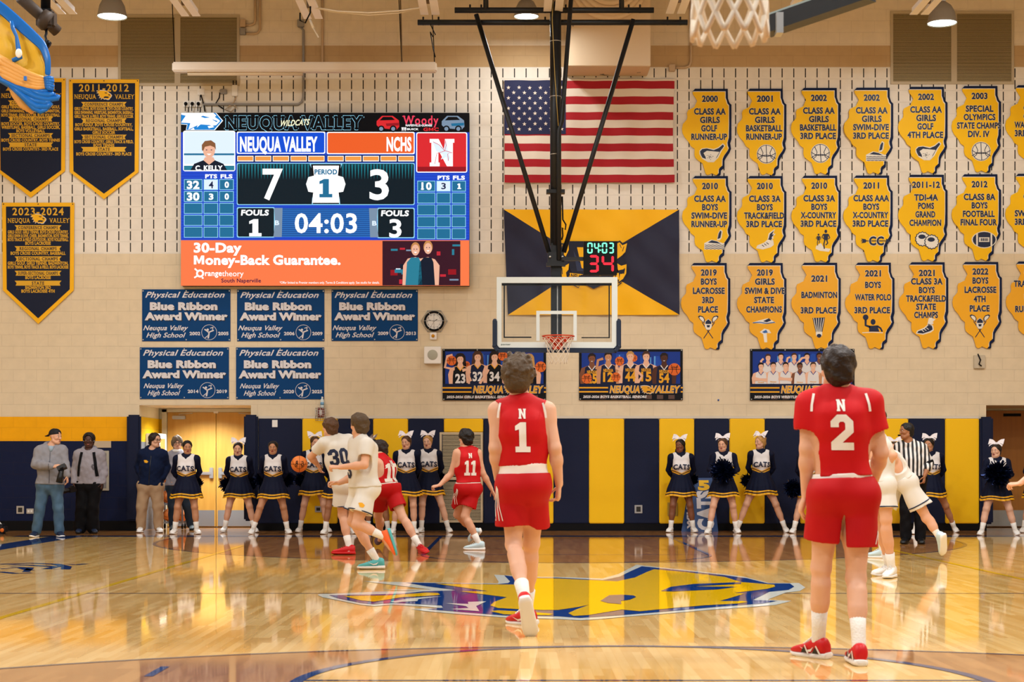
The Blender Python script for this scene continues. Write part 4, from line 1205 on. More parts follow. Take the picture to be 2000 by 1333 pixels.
for row, ys, data in ((0, (173.5, 173.3, 171.8, 171.3, 169.7, 168, 166.5), [
        ('2000', ['CLASS AA', 'GIRLS', 'GOLF', 'RUNNER-UP'], 'golf'), ('2001', ['CLASS AA', 'GIRLS', 'BASKETBALL', 'RUNNER-UP'], 'ball'), ('2002', ['CLASS AA', 'GIRLS', 'BASKETBALL', '3RD PLACE'], 'ball'),
        ('2002', ['CLASS AA', 'GIRLS', 'SWIM-DIVE', '3RD PLACE'], 'swim'), ('2002', ['CLASS AA', 'GIRLS', 'GOLF', '4TH PLACE'], 'golf'), ('2003', ['SPECIAL', 'OLYMPICS', 'STATE CHAMPS', 'DIV. IV'], 'ball'), ('', ['CLASS', 'GIRLS', 'WATER POLO', '3RD PLACE'], '')]),
        (1, (344, 344, 343.3, 343, 341.5, 340.5, 339.5), [
        ('2010', ['CLASS AA', 'BOYS', 'SWIM-DIVE', 'RUNNER-UP'], 'swim'), ('2010', ['CLASS 3A', 'BOYS', 'TRACK&FIELD', '3RD PLACE'], 'shoe'), ('2010', ['CLASS 3A', 'BOYS', 'X-COUNTRY', '3RD PLACE'], 'run'),
        ('2011', ['CLASS AAA', 'BOYS', 'X-COUNTRY', '3RD PLACE'], 'cc'), ('2011-12', ['TDI-4A', 'POMS', 'GRAND', 'CHAMPION'], 'poms'), ('2012', ['CLASS 8A', 'BOYS', 'FOOTBALL', 'FINAL FOUR'], 'foot'), ('', ['CLASS', '', 'SWIM-DIVE', '3RD PLACE'], '')]),
        (2, (514, 514, 513.5, 513.3, 512.5, 512, 511), [
        ('', ['2019', 'BOYS', 'LACROSSE', '3RD', 'PLACE'], 'lax'), ('', ['2019', 'GIRLS', 'SWIM & DIVE', 'STATE', 'CHAMPIONS'], 'swimdive'), ('', ['2021', 'BADMINTON', '3RD PLACE'], 'shuttle'),
        ('', ['2021', 'BOYS', 'WATER POLO', '3RD PLACE'], 'polo'), ('', ['2021', 'CLASS 3A', 'BOYS', 'TRACK&FIELD', 'STATE', 'CHAMPS'], 'shoe2'), ('', ['2022', 'BOYS', 'LACROSSE', '4TH', 'PLACE'], 'lax'), ('', ['CLASS', 'TRACK&FIELD', 'STATE', 'RUNNER-UP'], '')])):
    cxs = ((1421.5, 1528.8, 1634.3, 1737.5, 1843.6, 1948, 2053), (1421.7, 1528.8, 1635, 1736.5, 1843.6, 1948, 2053), (1419.3, 1528.8, 1635, 1740, 1845, 1949.7, 2054))[row]
    for k, (yr, lines, ic) in enumerate(data):
        kx, ty = cxs[k], ys[k]
        d_ = DW - .03
        f = Flat(d_)
        tr = lambda pts, ox=0, oy=0: [(kx + (x - 715) / 7.407 + ox, ty + (y - 60) / 7.407 + oy) for x, y in pts]
        ymat = M_IY2 if row == 2 else M_IY
        f.poly(tr(ILN), M_IN, 0, (), .02)
        f.poly(tr(ILY, 1.2, -1.2), M_IW, .002, (), .018)
        f.poly(tr(ILY), ymat, .004, (), .02)
        if row < 2:
            yy = [(yr, r1y[0])] + list(zip(lines, r1y[1:]))
        else:
            yv = {5: (18.7, 36.4, 54.4, 72.4, 90.8), 3: (31, 63, 93), 4: (21, 43.5, 67.7, 93), 6: (21, 37.5, 54.4, 71, 87, 103)}[len(lines)]
            yy = list(zip(lines, yv))
        for s_, y in yy:
            if not s_: continue
            w_ = len(s_) * (7.75 if len(s_) < 10 else 7.1)
            if s_ == 'DIV. IV': w_ = 42
            xx = kx - 35 - (1.5 if y > 70 else 0)
            f.text2(s_, xx, ty + y, 11.2, M_IT, M_IW, .006, w_)
        if ic:
            icon(f, ic, kx - 32 - (4 if row == 2 else 0) + (6 if ic in ('swim', 'cc', 'run', 'foot') else 0), ty + (128 if row < 2 else 126), 1.12 if ic != 'run' else .95)
        full = ' '.join(([yr] if yr else []) + [l for l in lines if l]).lower()
        lb = 'yellow state-shaped sign reading ' + full.replace('&', ' and ') if k < 6 else ['topmost', 'middle', 'lowest'][row] + ' of the three yellow state-shaped signs cut by the picture edge'
        f.build('state_sign', origin=on_wall(kx, ty + 170, .03), label=' '.join(lb.split()[:16]), cat='sign', group='yellow state-shaped championship signs')
# ------------------------------------------------------------------ flag and school flag
M_FR = mat('flag_red', '#a3141f', .7); M_FW = mat('flag_white', '#ddd0bf', .7); M_FB = mat('flag_blue', '#1f2448', .7)
wv1 = lambda x, y: .012 * math.sin(x * .11 + y * .02) + .008 * math.sin(x * .05 - y * .06)
f = Flat(DW - .05, lambda x, y: wv1(x, y))
flag_x = lambda y: (984 + (3 if 180 < y < 330 else 0), 1319 - 5 * math.sin(min(1, (y - 158) / 190) * math.pi))
for k in range(13):
    y0, y1 = 158 + k * 15.3, 158 + (k + 1) * 15.3
    a, c_ = 985.5, 1317.5 - 3 * math.sin(k / 12 * math.pi)
    f.grid([(a, y0), (c_, y0), (c_, y1), (a, y1)], 60, 2, M_FR if k % 2 == 0 else M_FW, .0)
f.grid([(984.5, 154.5), (1319, 154.5), (1319, 158), (984.5, 158)], 60, 1, M_FW, .0)
o = f.build('national_flag', origin=on_wall(985, 357, .05), label='red, white and blue striped flag with stars behind the basket mast', cat='flag')
f = Flat(DW - .05, lambda x, y: wv1(x, y))
f.grid([(985, 157), (1105, 157), (1105, 262.5), (985, 262.5)], 30, 20, M_FB, .005)
for r_ in range(9):
    for c_ in range(6 if r_ % 2 == 0 else 5):
        x, y = 993 + c_ * 20.8 + (10.4 if r_ % 2 else 0), 171.5 + r_ * 10.1
        f.poly([(x + (4.2 if i % 2 == 0 else 1.7) * math.sin(i * math.pi / 5), y - (4.2 if i % 2 == 0 else 1.7) * math.cos(i * math.pi / 5)) for i in range(10)], M_FW, .008)
f.build('star_field', o)
M_CY = mat('cloth_yellow', '#f4b600', .6, bump=.25, bscale=5); M_CN = mat('cloth_navy', '#1f2038', .6, bump=.25, bscale=4)
M_CN2 = mat('crest_line', '#15182c', .6); M_CY2 = mat('crest_yellow', '#f4b600', .6)
C4 = lambda x, y: (800 + x / 3.3333, 380 + y / 3.3333)
wv2 = lambda x, y: .012 * math.sin((x - y) * .09) + .01 * math.sin((x + y) * .05)
f = Flat(DW - .05, wv2)
def gtri(f, a, b_, c_, m, off, n=18):
    vs, fs = [], []
    for i in range(n + 1):
        for j in range(n + 1 - i):
            u, v = i / n, j / n
            vs.append(f.w((a[0] + (b_[0] - a[0]) * u + (c_[0] - a[0]) * v, a[1] + (b_[1] - a[1]) * u + (c_[1] - a[1]) * v), off))
    idx = lambda i, j: sum(n + 1 - k for k in range(i)) + j
    for i in range(n):
        for j in range(n - i):
            for t in ((idx(i, j), idx(i + 1, j), idx(i, j + 1)),) + (((idx(i + 1, j), idx(i + 1, j + 1), idx(i, j + 1)),) if j < n - i - 1 else ()):
                nn = (vs[t[1]] - vs[t[0]]).cross(vs[t[2]] - vs[t[0]])
                fs.append(t if nn.y < 0 else t[::-1])
    f.add(vs, fs, m, True)
TL, TR, BR, BL, CN = C4(612, 98), C4(1755, 98), C4(1757, 785), C4(640, 785), C4(1170, 445)
gtri(f, TL, TR, CN, M_CY, 0); gtri(f, BL, BR, CN, M_CY, 0)
gtri(f, TL, BL, CN, M_CN, 0); gtri(f, TR, BR, CN, M_CN, 0)
sf = f.build('school_flag', origin=on_wall(985, 616, .05), label='navy and yellow flag crossed like an X with a crest, behind the shot clock', cat='flag')
f = Flat(DW - .075, lambda x, y: .5 * wv2(x, y))
D4 = lambda *p: [C4(x, y) for x, y in p]
f.poly(D4((1035, 305), (1360, 305), (1355, 480), (1320, 560), (1200, 615), (1080, 560), (1040, 480)), M_CN2, .012)
f.poly(D4((1060, 330), (1135, 330), (1150, 500), (1090, 500)), mat('crest_blue', '#2a3350', .6), .014); f.poly(D4((1090, 345), (1130, 345), (1180, 480), (1170, 500), (1120, 480)), M_CY2, .016); f.poly(D4((1310, 345), (1270, 345), (1200, 480), (1230, 500), (1270, 480)), M_CY2, .016)
for s_ in (-1, 1):
    mx = lambda *p: [C4(1195 + (x - 1195) * s_, y) for x, y in p]
    f.poly(mx((1350, 312), (1368, 300), (1390, 320), (1425, 310), (1422, 340), (1408, 385), (1385, 400), (1405, 430), (1422, 470), (1415, 520), (1395, 560), (1360, 580), (1352, 520), (1372, 470), (1350, 440)), M_CN2, .012)
    f.poly(mx((1352, 320), (1366, 312), (1385, 332), (1416, 318), (1404, 375), (1380, 400), (1352, 420)), M_CY2, .014); f.poly(mx((1352, 450), (1378, 465), (1412, 455), (1410, 515), (1390, 550), (1362, 570), (1372, 510), (1356, 490)), M_CY2, .014)
    f.line(mx((1368, 325), (1378, 350)), 1.2, M_CN2, .016); f.line(mx((1395, 340), (1385, 372)), 1.2, M_CN2, .016); f.line(mx((1398, 480), (1395, 520)), 1.2, M_CN2, .016)
f.poly(D4((1042, 512), (1120, 520), (1195, 545), (1270, 520), (1362, 512), (1365, 555), (1280, 562), (1195, 588), (1110, 562), (1045, 555)), M_CY2, .016)
f.text('NEUQUA', *C4(1110, 538), 8, M_CN2, .018, 36, style='b', rot=.13); f.text('VALLEY', *C4(1290, 538), 8, M_CN2, .018, 38, style='b', rot=-.13)
f.line(D4((1060, 590), (1100, 608), (1108, 585)), 1.6, M_CN2, .014); f.line(D4((1130, 570), (1195, 612), (1260, 570)), 2.2, M_CN2, .014); f.line(D4((1330, 570), (1350, 600), (1380, 575)), 2, M_CN2, .014)
f.build('crest', sf)
# ------------------------------------------------------------------ championship banners
M_BN = mat('felt_navy', '#0d1730', .75, bump=.12, bscale=8); M_BG = mat('felt_gold', '#efb204', .6); M_BT = mat('banner_letter_gold', '#d7a423', .6)
def banner(x0, x1, yt, ys, yb, year, rows, label, sc):
    """rows: (kind, text, y) with y measured in picture rows"""
    cxm = (x0 + x1) / 2
    wvb = lambda x, y: -.05 + .05 * max(0, (y - yt) / (yb - yt)) * math.cos((x - cxm) / (x1 - x0) * 2 * math.pi * .8) * .6
    f = Flat(DW - .034)
    outl = [(x0, yt), (x1, yt), (x1 - 1, ys), (cxm, yb), (x0 + 1.5, ys)]
    f.poly(outl, M_BG, 0, (), .012)
    i = 7.5 * sc
    f.poly([(x0 + i, yt + i), (x1 - i, yt + i), (x1 - i - 1, ys - 1.5), (cxm, yb - i * 1.4), (x0 + i + 1.5, ys - 1.5)], M_BN, .003)
    w_ = x1 - x0
    f.text(year, cxm, yt + 17 * sc, 13.5 * sc, M_BT, .006, w_ * .71, style='b', serif=True)
    f.text('NEUQUA', cxm - w_ * .265, yt + 34 * sc, 8.6 * sc, M_BT, .006, w_ * .315, style='b', serif=True)
    f.text('VALLEY', cxm + w_ * .295, yt + 34 * sc, 8.6 * sc, M_BT, .006, w_ * .285, style='b', serif=True)
    cat(f, cxm - 14 * sc, yt + 22 * sc, 2.9 * sc, M_BG, M_BN, .006, M_SW)
    for kd, s_, y in rows:
        if kd == 'r':
            hw, hh = w_ * .325, 4.7 * sc
            f.poly([(cxm - hw, y - hh), (cxm + hw, y - hh), (cxm + hw - 4, y), (cxm + hw - 2, y + hh), (cxm - hw + 2, y + hh), (cxm - hw + 4, y)], M_BT, .006)
            f.text(s_, cxm, y, 5.6 * sc, M_BN, .008, min(w_ * .55, len(s_) * 4.7 * sc), style='b', serif=True)
        else:
            f.text(s_, cxm, y, 5.6 * sc, M_BT, .006, min(w_ * .84, len(s_) * 3.72 * sc), style='x')
    o = f.build('championship_banner', origin=on_wall(cxm, yb, .034), label=label, cat='banner', group='navy championship banners')
    gb = Flat(DW - .034)
    for gx in (x0 + 3, cxm, x1 - 3): gb.poly(ell(gx, yt + 3, 1.2, n=8), M_BN, .003)
    gb.build('grommets', o)
banner(134.5, 271.5, 155, 336, 389, '2011-2012', [('r', 'CONFERENCE CHAMPS', 204), ('t', 'GIRLS TENNIS, BOYS SOCCER, BOYS CROSS COUNTRY,', 212.5), ('t', 'GIRLS SWIMMING, WRESTLING, BADMINTON, BASEBALL,', 220), ('t', 'GIRLS TRACK & FIELD, BOYS TENNIS, GIRLS SOCCER', 227.5), ('r', 'REGIONAL CHAMPS', 236), ('t', 'BOYS GOLF, BOYS CROSS COUNTRY,', 244), ('t', 'GIRLS BASKETBALL, BASEBALL, SOFTBALL,', 252), ('t', 'GIRLS SOCCER', 259), ('r', 'SECTIONAL CHAMPS', 268), ('t', 'BOYS CROSS COUNTRY, GIRLS TRACK & FIELD,', 277), ('t', 'BOYS TENNIS', 284), ('r', 'STATE', 292), ('t', 'BOYS CROSS COUNTRY- 3RD PLACE', 301)], 'navy pennant banner with gold border headed 2011-2012', 1.0)
banner(-8, 128, 153, 334, 386, '2010-2011', [('r', 'CONFERENCE CHAMPS', 201), ('t', 'GIRLS TENNIS, BOYS SOCCER, BOYS GOLF,', 209), ('t', 'GIRLS SWIMMING, WRESTLING, BADMINTON,', 217), ('t', 'BOYS TENNIS, GIRLS SOCCER, BOYS VOLLEYBALL', 225), ('r', 'REGIONAL CHAMPS', 233), ('t', 'BOYS SOCCER, BOYS CROSS COUNTRY,', 242), ('t', 'WRESTLING, BASEBALL, GIRLS SOCCER,', 249), ('t', 'BOYS VOLLEYBALL', 256), ('r', 'SECTIONAL CHAMPS', 265), ('t', 'BOYS CROSS COUNTRY, BOYS TENNIS', 274), ('r', 'STATE', 283), ('t', 'BOYS CROSS COUNTRY- 3RD PLACE', 291.5)], 'navy pennant banner partly covered by the blue and yellow curtain', 1.0)
banner(4, 145, 396, 567, 633, '2023-2024', [('r', 'CONFERENCE CHAMPS', 445), ('t', 'GIRLS GOLF, GIRLS TENNIS, BOYS CROSS COUNTRY,', 453.5), ('t', 'GIRLS SWIM & DIVE, CHEER, BADMINTON, BOYS TENNIS,', 461), ('t', 'BOYS TRACK & FIELD (OUTDOOR), BOYS VOLLEYBALL', 468.3), ('t', 'BOYS LACROSSE', 475.5), ('r', 'REGIONAL CHAMPS', 486), ('t', 'BOYS CROSS COUNTRY, BASEBALL', 495), ('r', 'SECTIONAL CHAMPS', 506), ('t', 'GIRLS GOLF, GIRLS TENNIS, BADMINTON,', 514.5), ('t', 'BOYS TENNIS, BOYS TRACK & FIELD, BOYS LACROSSE', 522), ('r', 'SUPER-SECTIONAL CHAMPS', 534), ('t', 'BOYS LACROSSE', 542.5), ('r', 'STATE', 553.5), ('t', 'BADMINTON 3RD', 562), ('t', 'BOYS LACROSSE 4TH', 569)], 'navy pennant banner with gold border headed 2023-2024', 1.03)
# ------------------------------------------------------------------ team posters
PM = lambda n, c: mat('print_' + n, c, .45, spec=.15)
PBK = PM('black', '#0b0c12'); PNV = PM('navy', '#141c38'); PB1 = PM('blue', '#1f49a8'); PB2 = PM('light_blue', '#5a9ad8'); PB3 = PM('deep_blue', '#18368a'); PGD = PM('gold', '#e0a024'); PWH = PM('white', '#d9d6d4'); POR = PM('ball_orange', '#d8682a')
SK = [PM('skin_pale', '#e2b295'), PM('skin_tan', '#c08a64'), PM('skin_brown', '#7a4c34'), PM('skin_dark', '#4e2e22')]
HR = [PM('hair_dark', '#241a18'), PM('hair_brown', '#4a3022'), PM('hair_blond', '#b98e52')]
def bust(f, x, y, r, skin, hair, top, num=None, long=False, o=.004, trim=None, bare=True, nc=None):
    """x, y: face centre; r: half face width"""
    pl = lambda pts, m, k: f.poly([(x + a * r, y + b_ * r) for a, b_ in pts], m, o + k)
    if long: pl([(-1.5, -1), (-.9, -1.8), (0, -2), (.9, -1.8), (1.5, -1), (2.0, 3.6), (-2.0, 3.6)], hair, .0005)
    if bare: pl([(-3.3, 7.5), (-3.6, 4.4), (-3.0, 2.6), (-1.2, 1.9), (1.2, 1.9), (3.0, 2.6), (3.6, 4.4), (3.3, 7.5)], skin, .001)
    pl([(-2.3, 9), (-2.2, 4.8), (-1.9, 2.4), (-1.0, 1.95), (0, 3.2), (1.0, 1.95), (1.9, 2.4), (2.2, 4.8), (2.3, 9)], top, .002)
    pl([(-.55, .8), (.55, .8), (.95, 2.0), (0, 3.1), (-.95, 2.0)], skin, .003)
    if trim: f.line([(x - 1.0 * r, y + 1.95 * r), (x, y + 3.25 * r), (x + 1.0 * r, y + 1.95 * r)], r * .3, trim, o + .004)
    if not long: pl([(-1.1, .1), (-1.15, -.9), (-.6, -1.65), (.3, -1.75), (1.05, -1.2), (1.1, .1)], hair, .0035)
    pl(ell(0, -.05, .95, 1.3, 14), skin, .0045)
    pl([(-1.0, -.4), (-.95, -1.1), (-.3, -1.5), (.5, -1.45), (1.0, -.9), (1.0, -.4), (.5, -.95), (-.4, -.9)], hair, .0055)
    for e_ in (-.38, .38): pl(ell(e_, -.15, .14, .09, 6), HR[0], .0055)
    pl([(-.35, .55), (.35, .55), (0, .78)], PWH, .0055)
    if num: f.text(num, x, y + 5.6 * r, 2.5 * r, nc or PWH, o + .004, 1.5 * r * len(num), style='x')
def pball(f, x, y, r, o=.012, tt=True):
    f.poly(ell(x, y, r, n=18), POR, o)
    f.line([(x - r, y), (x + r, y)], r * .09, PBK, o + .001); f.line(ell(x - r * 1.3, y, r, r * 1.1, 8, -.7, .7), r * .09, PBK, o + .001); f.line(ell(x + r * 1.3, y, r, r * 1.1, 8, math.pi - .7, math.pi + .7), r * .09, PBK, o + .001)
    if tt: f.text('Wilson', x, y - r * .35, r * .3, PBK, o + .002, r * 1.2, style='b', rot=-.1)
def poster(x0, y0, x1, y1, title2, label, people):
    f = Flat(DW - .015)
    w_, h_ = x1 - x0, y1 - y0
    f.rect(x0, y0, x1, y1, PBK, 0, .012)
    f.rect(x0 + 5, y0 + 5, x1 - 5, y0 + h_ * .78, PB3, .0015)
    random.seed(int(x0))
    for k in range(26):
        a = x0 + w_ * .2 + random.random() * w_ * .62
        f.rect(a, y0 + 8 + random.random() * 8, a + 2 + random.random() * 8, y0 + h_ * (.4 + random.random() * .35), random.choice([PB1, PB1, PB2, PB3]), .002 + k * .00004)
    people(f, x0, y0, w_ / 204.0)
    f.rect(x0, y0 + h_ * .68, x1, y1, PNV, .018); f.rect(x0, y0 + h_ * .86, x1, y1, PBK, .0185)
    for k in range(7): f.rect(x0 + w_ * (.2 + .11 * k), y0 + h_ * .9, x0 + w_ * (.26 + .11 * k), y1 - 2, PM('muted_skin', '#5b463f'), .019)
    for yy in (.76, .84):
        f.rect(x0, y0 + h_ * (yy - .017), x0 + w_ * .28, y0 + h_ * (yy + .012), PGD, .02); f.rect(x1 - w_ * .02, y0 + h_ * (yy - .017), x1, y0 + h_ * (yy + .012), PGD, .02)
    cxt = x0 + w_ * .635
    f.text2('NEUQUA', x0 + w_ * .445, y0 + h_ * .79, h_ * .13, PGD, PWH, .0195, w_ * .29, shear=.15); f.text2('VALLEY', x0 + w_ * .83, y0 + h_ * .79, h_ * .13, PGD, PWH, .0195, w_ * .28, shear=.15)
    cat(f, x0 + w_ * .59, y0 + h_ * .72, w_ * .0125, PGD, PNV, .021, PWH)
    f.text(title2, x0 + w_ * .04, y0 + h_ * .935, h_ * .045, PWH, .02, len(title2) * w_ * .0185, style='x', shear=.2, align='l')
    o = f.build('team_poster', origin=on_wall(x0, y1, .015), label=label, cat='poster', group='team posters over the pads')
    gb = Flat(DW - .015)
    for gx in (.012, .335, .66, .988): gb.poly(ell(x0 + w_ * gx, y0 + 2, 1.2, n=8), M_GROM, .003)
    for gx in (.012, .988): gb.poly(ell(x0 + w_ * gx, y1 - 2, 1.2, n=8), M_GROM, .023)
    gb.build('grommets', o)
def arm(f, pts, w_, m, o): f.line(pts, w_, m, o)
def girls(f, x0, y0, s):
    for k, (px, py, sk, hr, n_) in enumerate(((899, 703, 0, 0, '23'), (933, 699, 0, 1, '32'), (966, 699, 0, 0, '34'), (1005, 703, 0, 0, None), (1033, 704, 0, 2, None))):
        bust(f, px, py, 6.6, SK[sk], HR[hr], PBK if k != 1 else PNV, n_, True, .004 + .002 * k, PGD)
    arm(f, [(888, 722), (869, 718), (874, 696), (884, 694)], 5, SK[0], .0115); arm(f, [(903, 724), (912, 722), (918, 730)], 6, SK[0], .014); arm(f, [(937, 750), (950, 730), (954, 722)], 5, SK[0], .0145); arm(f, [(913, 728), (920, 745)], 4, SK[0], .0145)
    pball(f, 882, 705, 9.5); pball(f, 911, 713, 7, .0035); pball(f, 982, 696, 9.3, .016); pball(f, 1056, 717, 10.5, .017)
poster(864.5, 682, 1066.5, 782.5, '2025-2026 GIRLS BASKETBALL SENIORS', 'team poster of girls with basketballs beside the white speaker', girls)
def boys(f, x0, y0, s):
    for k, (px, py, sk, hr, n_) in enumerate(((1156, 702, 2, 0, '25'), (1188, 699, 1, 0, '12'), (1231, 698, 0, 2, '44'), (1262, 698, 0, 1, '15'), (1297, 701, 3, 0, '54'))):
        bust(f, px, py, 6.8, SK[sk], HR[hr], PNV, n_, False, .004 + .002 * k, PWH, True, PGD)
        f.text('NEUQUA', px, py + 25, 5.5, PGD, .010 + .002 * k, 19, style='x')
    arm(f, [(1165, 722), (1168, 704), (1178, 701)], 5, SK[1], .013); arm(f, [(1216, 725), (1204, 720), (1206, 704)], 5, SK[0], .0135); arm(f, [(1241, 722), (1254, 735), (1246, 748)], 5, SK[0], .0145)
    pball(f, 1146, 740, 10, .014); pball(f, 1203, 737, 9, .0142); pball(f, 1210, 706, 9, .0144); pball(f, 1238, 700, 7, .0036, False); pball(f, 1317, 722, 12, .016)
poster(1131, 682.5, 1333.5, 782, '2025-2026 BOYS BASKETBALL SENIORS', 'team poster of boys with basketballs beneath the basket', boys)
def wrestlers(f, x0, y0, s):
    for k, (px, py, sk, hr) in enumerate(((1500, 700, 0, 1), (1525, 698, 0, 0), (1551, 698, 0, 1), (1576, 698, 0, 0), (1600, 697, 2, 0), (1626, 698, 0, 1), (1648, 699, 1, 0))):
        bust(f, px, py, 4.9, SK[sk], HR[hr], PWH, None, False, .004 + .0008 * k, PB3)
    for a, c_, e_ in (((1488, 712), (1486, 706), (1491, 701)), ((1536, 710), (1538, 700), (1543, 698)), ((1556, 712), (1566, 700), (1572, 699))):
        arm(f, [a, c_, e_], 4, SK[0], .011)
    for k, (px, py, sk, hr) in enumerate(((1486, 717, 0, 0), (1510, 716, 0, 0), (1534, 716, 0, 0), (1562, 717, 2, 0), (1588, 716, 0, 1), (1616, 717, 1, 0), (1642, 717, 0, 0))):
        bust(f, px, py, 5.0, SK[sk], HR[hr], PWH, None, False, .011 + .0008 * k, PB3)
        if k in (0, 2): arm(f, [(px - 14, py + 25), (px + 13, py + 25)], 5, SK[sk], .0176); arm(f, [(px - 12, py + 22), (px + 12, py + 28)], 4, SK[sk], .0177)
        if k in (0, 1, 3, 4): f.text('Neuqua', px, py + 30, 2.6, PGD, .0176, 12, style='b', shear=.3); f.text('Valley', px, py + 35, 2.6, PNV, .0176, 11, style='b', shear=.3)
poster(1465, 682, 1669, 782.5, '2025-2026 BOYS WRESTLING SENIORS', 'team poster of wrestlers partly behind the head of jersey 2', wrestlers)
# ------------------------------------------------------------------ small things on the wall
b = MB()
cc = on_wall(848, 628, 0)
T = Matrix(((1, 0, 0, cc.x), (0, 0, -1, cc.y), (0, 1, 0, cc.z), (0, 0, 0, 1)))
b.lathe([(0, .03), (.14, .03), (.145, .06), (.175, .06), (.178, .03), (.17, .001)], M_BLACK, 36, T)
ck = b.build('wall_clock', origin=cc, label='round black-rimmed wall clock in a wire cage', cat='clock')
b = MB()
b.lathe([(0, .034), (.145, .034)], M_WHITE, 36, T); b.build('dial', ck)
f = Flat(DW - .036)
for i in range(12):
    a = i * math.pi / 6
    f.text(str(i or 12), 848 + 13 * math.sin(a), 628 - 13 * math.cos(a), 2.6, M_BLACK, .0, None, style='b')
f.line([(848, 628), (854, 624)], 1.2, M_BLACK, .004); f.line([(848, 628), (837, 625)], .9, M_BLACK, .004); f.line([(848, 628), (842, 638)], .4, M_BLACK, .004)
f.build('hands_and_numerals', ck)
b = MB()
hexa = [(848 + 26 * math.cos(i * math.pi / 3), 628 + 24 * math.sin(i * math.pi / 3)) for i in range(6)]
hexi = [(848 + 15 * math.cos(i * math.pi / 3), 628 + 14 * math.sin(i * math.pi / 3)) for i in range(6)]
b.tube([on_wall(x, y, .01) for x, y in hexa], .005, M_ALU, 6, True); b.tube([on_wall(x, y, .13) for x, y in hexi], .004, M_ALU, 6, True)
for p, q in zip(hexa, hexi): b.tube([on_wall(*p, .01), on_wall(*q, .13)], .004, M_ALU, 6)
b.tube([on_wall(833, 628, .13), on_wall(863, 628, .13)], .004, M_ALU, 6); b.tube([on_wall(848, 614, .13), on_wall(848, 642, .13)], .004, M_ALU, 6)
b.build('wire_cage', ck)
o = jbox(846.5, 657, 13, 14, M_WHITE, 'small white box with amber dome under the clock', 'signal_light', .05)
q = MB(); q.sphere(on_wall(846, 657, .06), .03, mat('amber_dome', '#c98a10', .25), n=12, k=8); q.build('amber_dome', o)
o = jbox(845.5, 695, 33, 33, M_WHITE, 'square white wall speaker below the clock', 'wall_speaker', .12)
q = MB(); q.lathe([(0, .123), (.085, .123), (.09, .121)], mat('speaker_mesh', '#a9a898', .7), 24, Matrix(((1, 0, 0, xw(845.5)), (0, 0, -1, DW), (0, 1, 0, zw(694.5)), (0, 0, 0, 1)))); q.build('speaker_grille', o)
o = jbox(627, 806, 13, 19, mat('alarm_red', '#7c2418', .4), 'red fire alarm box inside a wire cage over the pads', 'fire_alarm', .06)
q = MB(); q.box((xw(624.5), DW - .064, zw(811)), (xw(629.5), DW - .06, zw(801)), M_WHITE); q.build('alarm_plate', o)
q = MB()
for px in (617.5, 622, 627, 632, 637): q.tube([on_wall(px, 798, .1), on_wall(px, 822, .1)], .004, M_ALU, 6)
for py in (798, 803, 808, 813, 818, 822): q.tube([on_wall(617.5, py, .0), on_wall(617.5, py, .1), on_wall(637, py, .1), on_wall(637, py, .0)], .004, M_ALU, 6)
q.build('wire_cage', o)
b = MB()
p = on_wall(630, 797, .06)
M_PET = mat('clear_bottle', '#c9d6d8', .15); 
b.lathe([(0, 0), (.03, 0), (.032, .02), (.032, .11), (.026, .14), (.012, .165), (.012, .175)], M_PET, 16, Matrix.Translation(p))
o = tag(b.build('plastic_bottle', origin=p), 'clear plastic bottle standing on the fire alarm cage', 'bottle')
q = MB(); q.lathe([(0.0325, .045), (.0332, .045), (.0332, .095), (.0325, .095)], mat('bottle_label', '#6f9fc0', .4), 16, Matrix.Translation(p)); q.build('paper_label', o)
q = MB(); q.lathe([(0.014, .172), (.014, .19), (0, .19)], M_WHITE, 12, Matrix.Translation(p)); q.build('cap', o)
o = jbox(1912, 707.5, 22, 26, mat('clear_guard', '#bfb29a', .2), 'clear guard box with black hook high by the right recess', 'wall_guard', .05)
q = MB(); q.tube([on_wall(1908, 692, .06), on_wall(1913, 704, .07), on_wall(1910, 712, .07), on_wall(1915, 716, .07)], .012, M_BLACK, 8); q.build('hook', o)
# cabinet and ball rack in the recess, sign board leaning on the pads
dC = 30.5
b = MB()
b.box((Xa0 + .002, 30.0, zw(893)), (Xa0 + .22, 30.75, zw(846)), M_WHITE, .01)
o = tag(b.build('wall_cabinet', origin=(Xa0, 30.2, zw(893))), 'white cabinet on the side of the recess behind the man in navy', 'cabinet')
q = MB(); q.box((Xa0 + .219, 30.2, zw(883)), (Xa0 + .226, 30.6, zw(856)), mat('cabinet_window', '#b98a4a', .2)); q.build('window_pane', o)
dR = 30.35
M_RACK = mat('rack_steel', '#86888c', .4, metal=.5)
rk = empty('ball_rack', P(338, 1030, dR), 'grey wheeled rack of basketballs in the recess', 'rack')
rk.location.z = 0
ra, rb_ = P(319, 930, dR), P(359, 930, dR)
b = MB()
for x in (ra.x, rb_.x):
    for y in (dR - .13, dR + .13): b.box((x - .015, y - .015, .09), (x + .015, y + .015, 1.06), M_RACK)
b.build('upright_frame', rk)
for z in (.12, .45, .76):
    b = MB()
    for y in (dR - .1, dR + .1): b.tube([(ra.x, y, z), (rb_.x, y, z)], .012, M_RACK, 8)
    b.box((ra.x, dR - .13, z - .02), (rb_.x, dR - .115, z + .01), M_RACK)
    b.build('shelf_rail', rk)
for x in (ra.x, rb_.x):
    for y in (dR - .13, dR + .13):
        b = MB(); b.lathe([(0, -.012), (.045, -.012), (.045, .012), (0, .012)], M_BLACK, 14, Matrix(((0, 0, 1, x), (1, 0, 0, y), (0, 1, 0, .046), (0, 0, 0, 1)))); b.build('caster', rk)
g = NG('basketball_leather', .55)
g.color(g.mix(g.noise(160, 1), rgb('#c8601c'), rgb('#f08c34')))
M_BALL = g.m
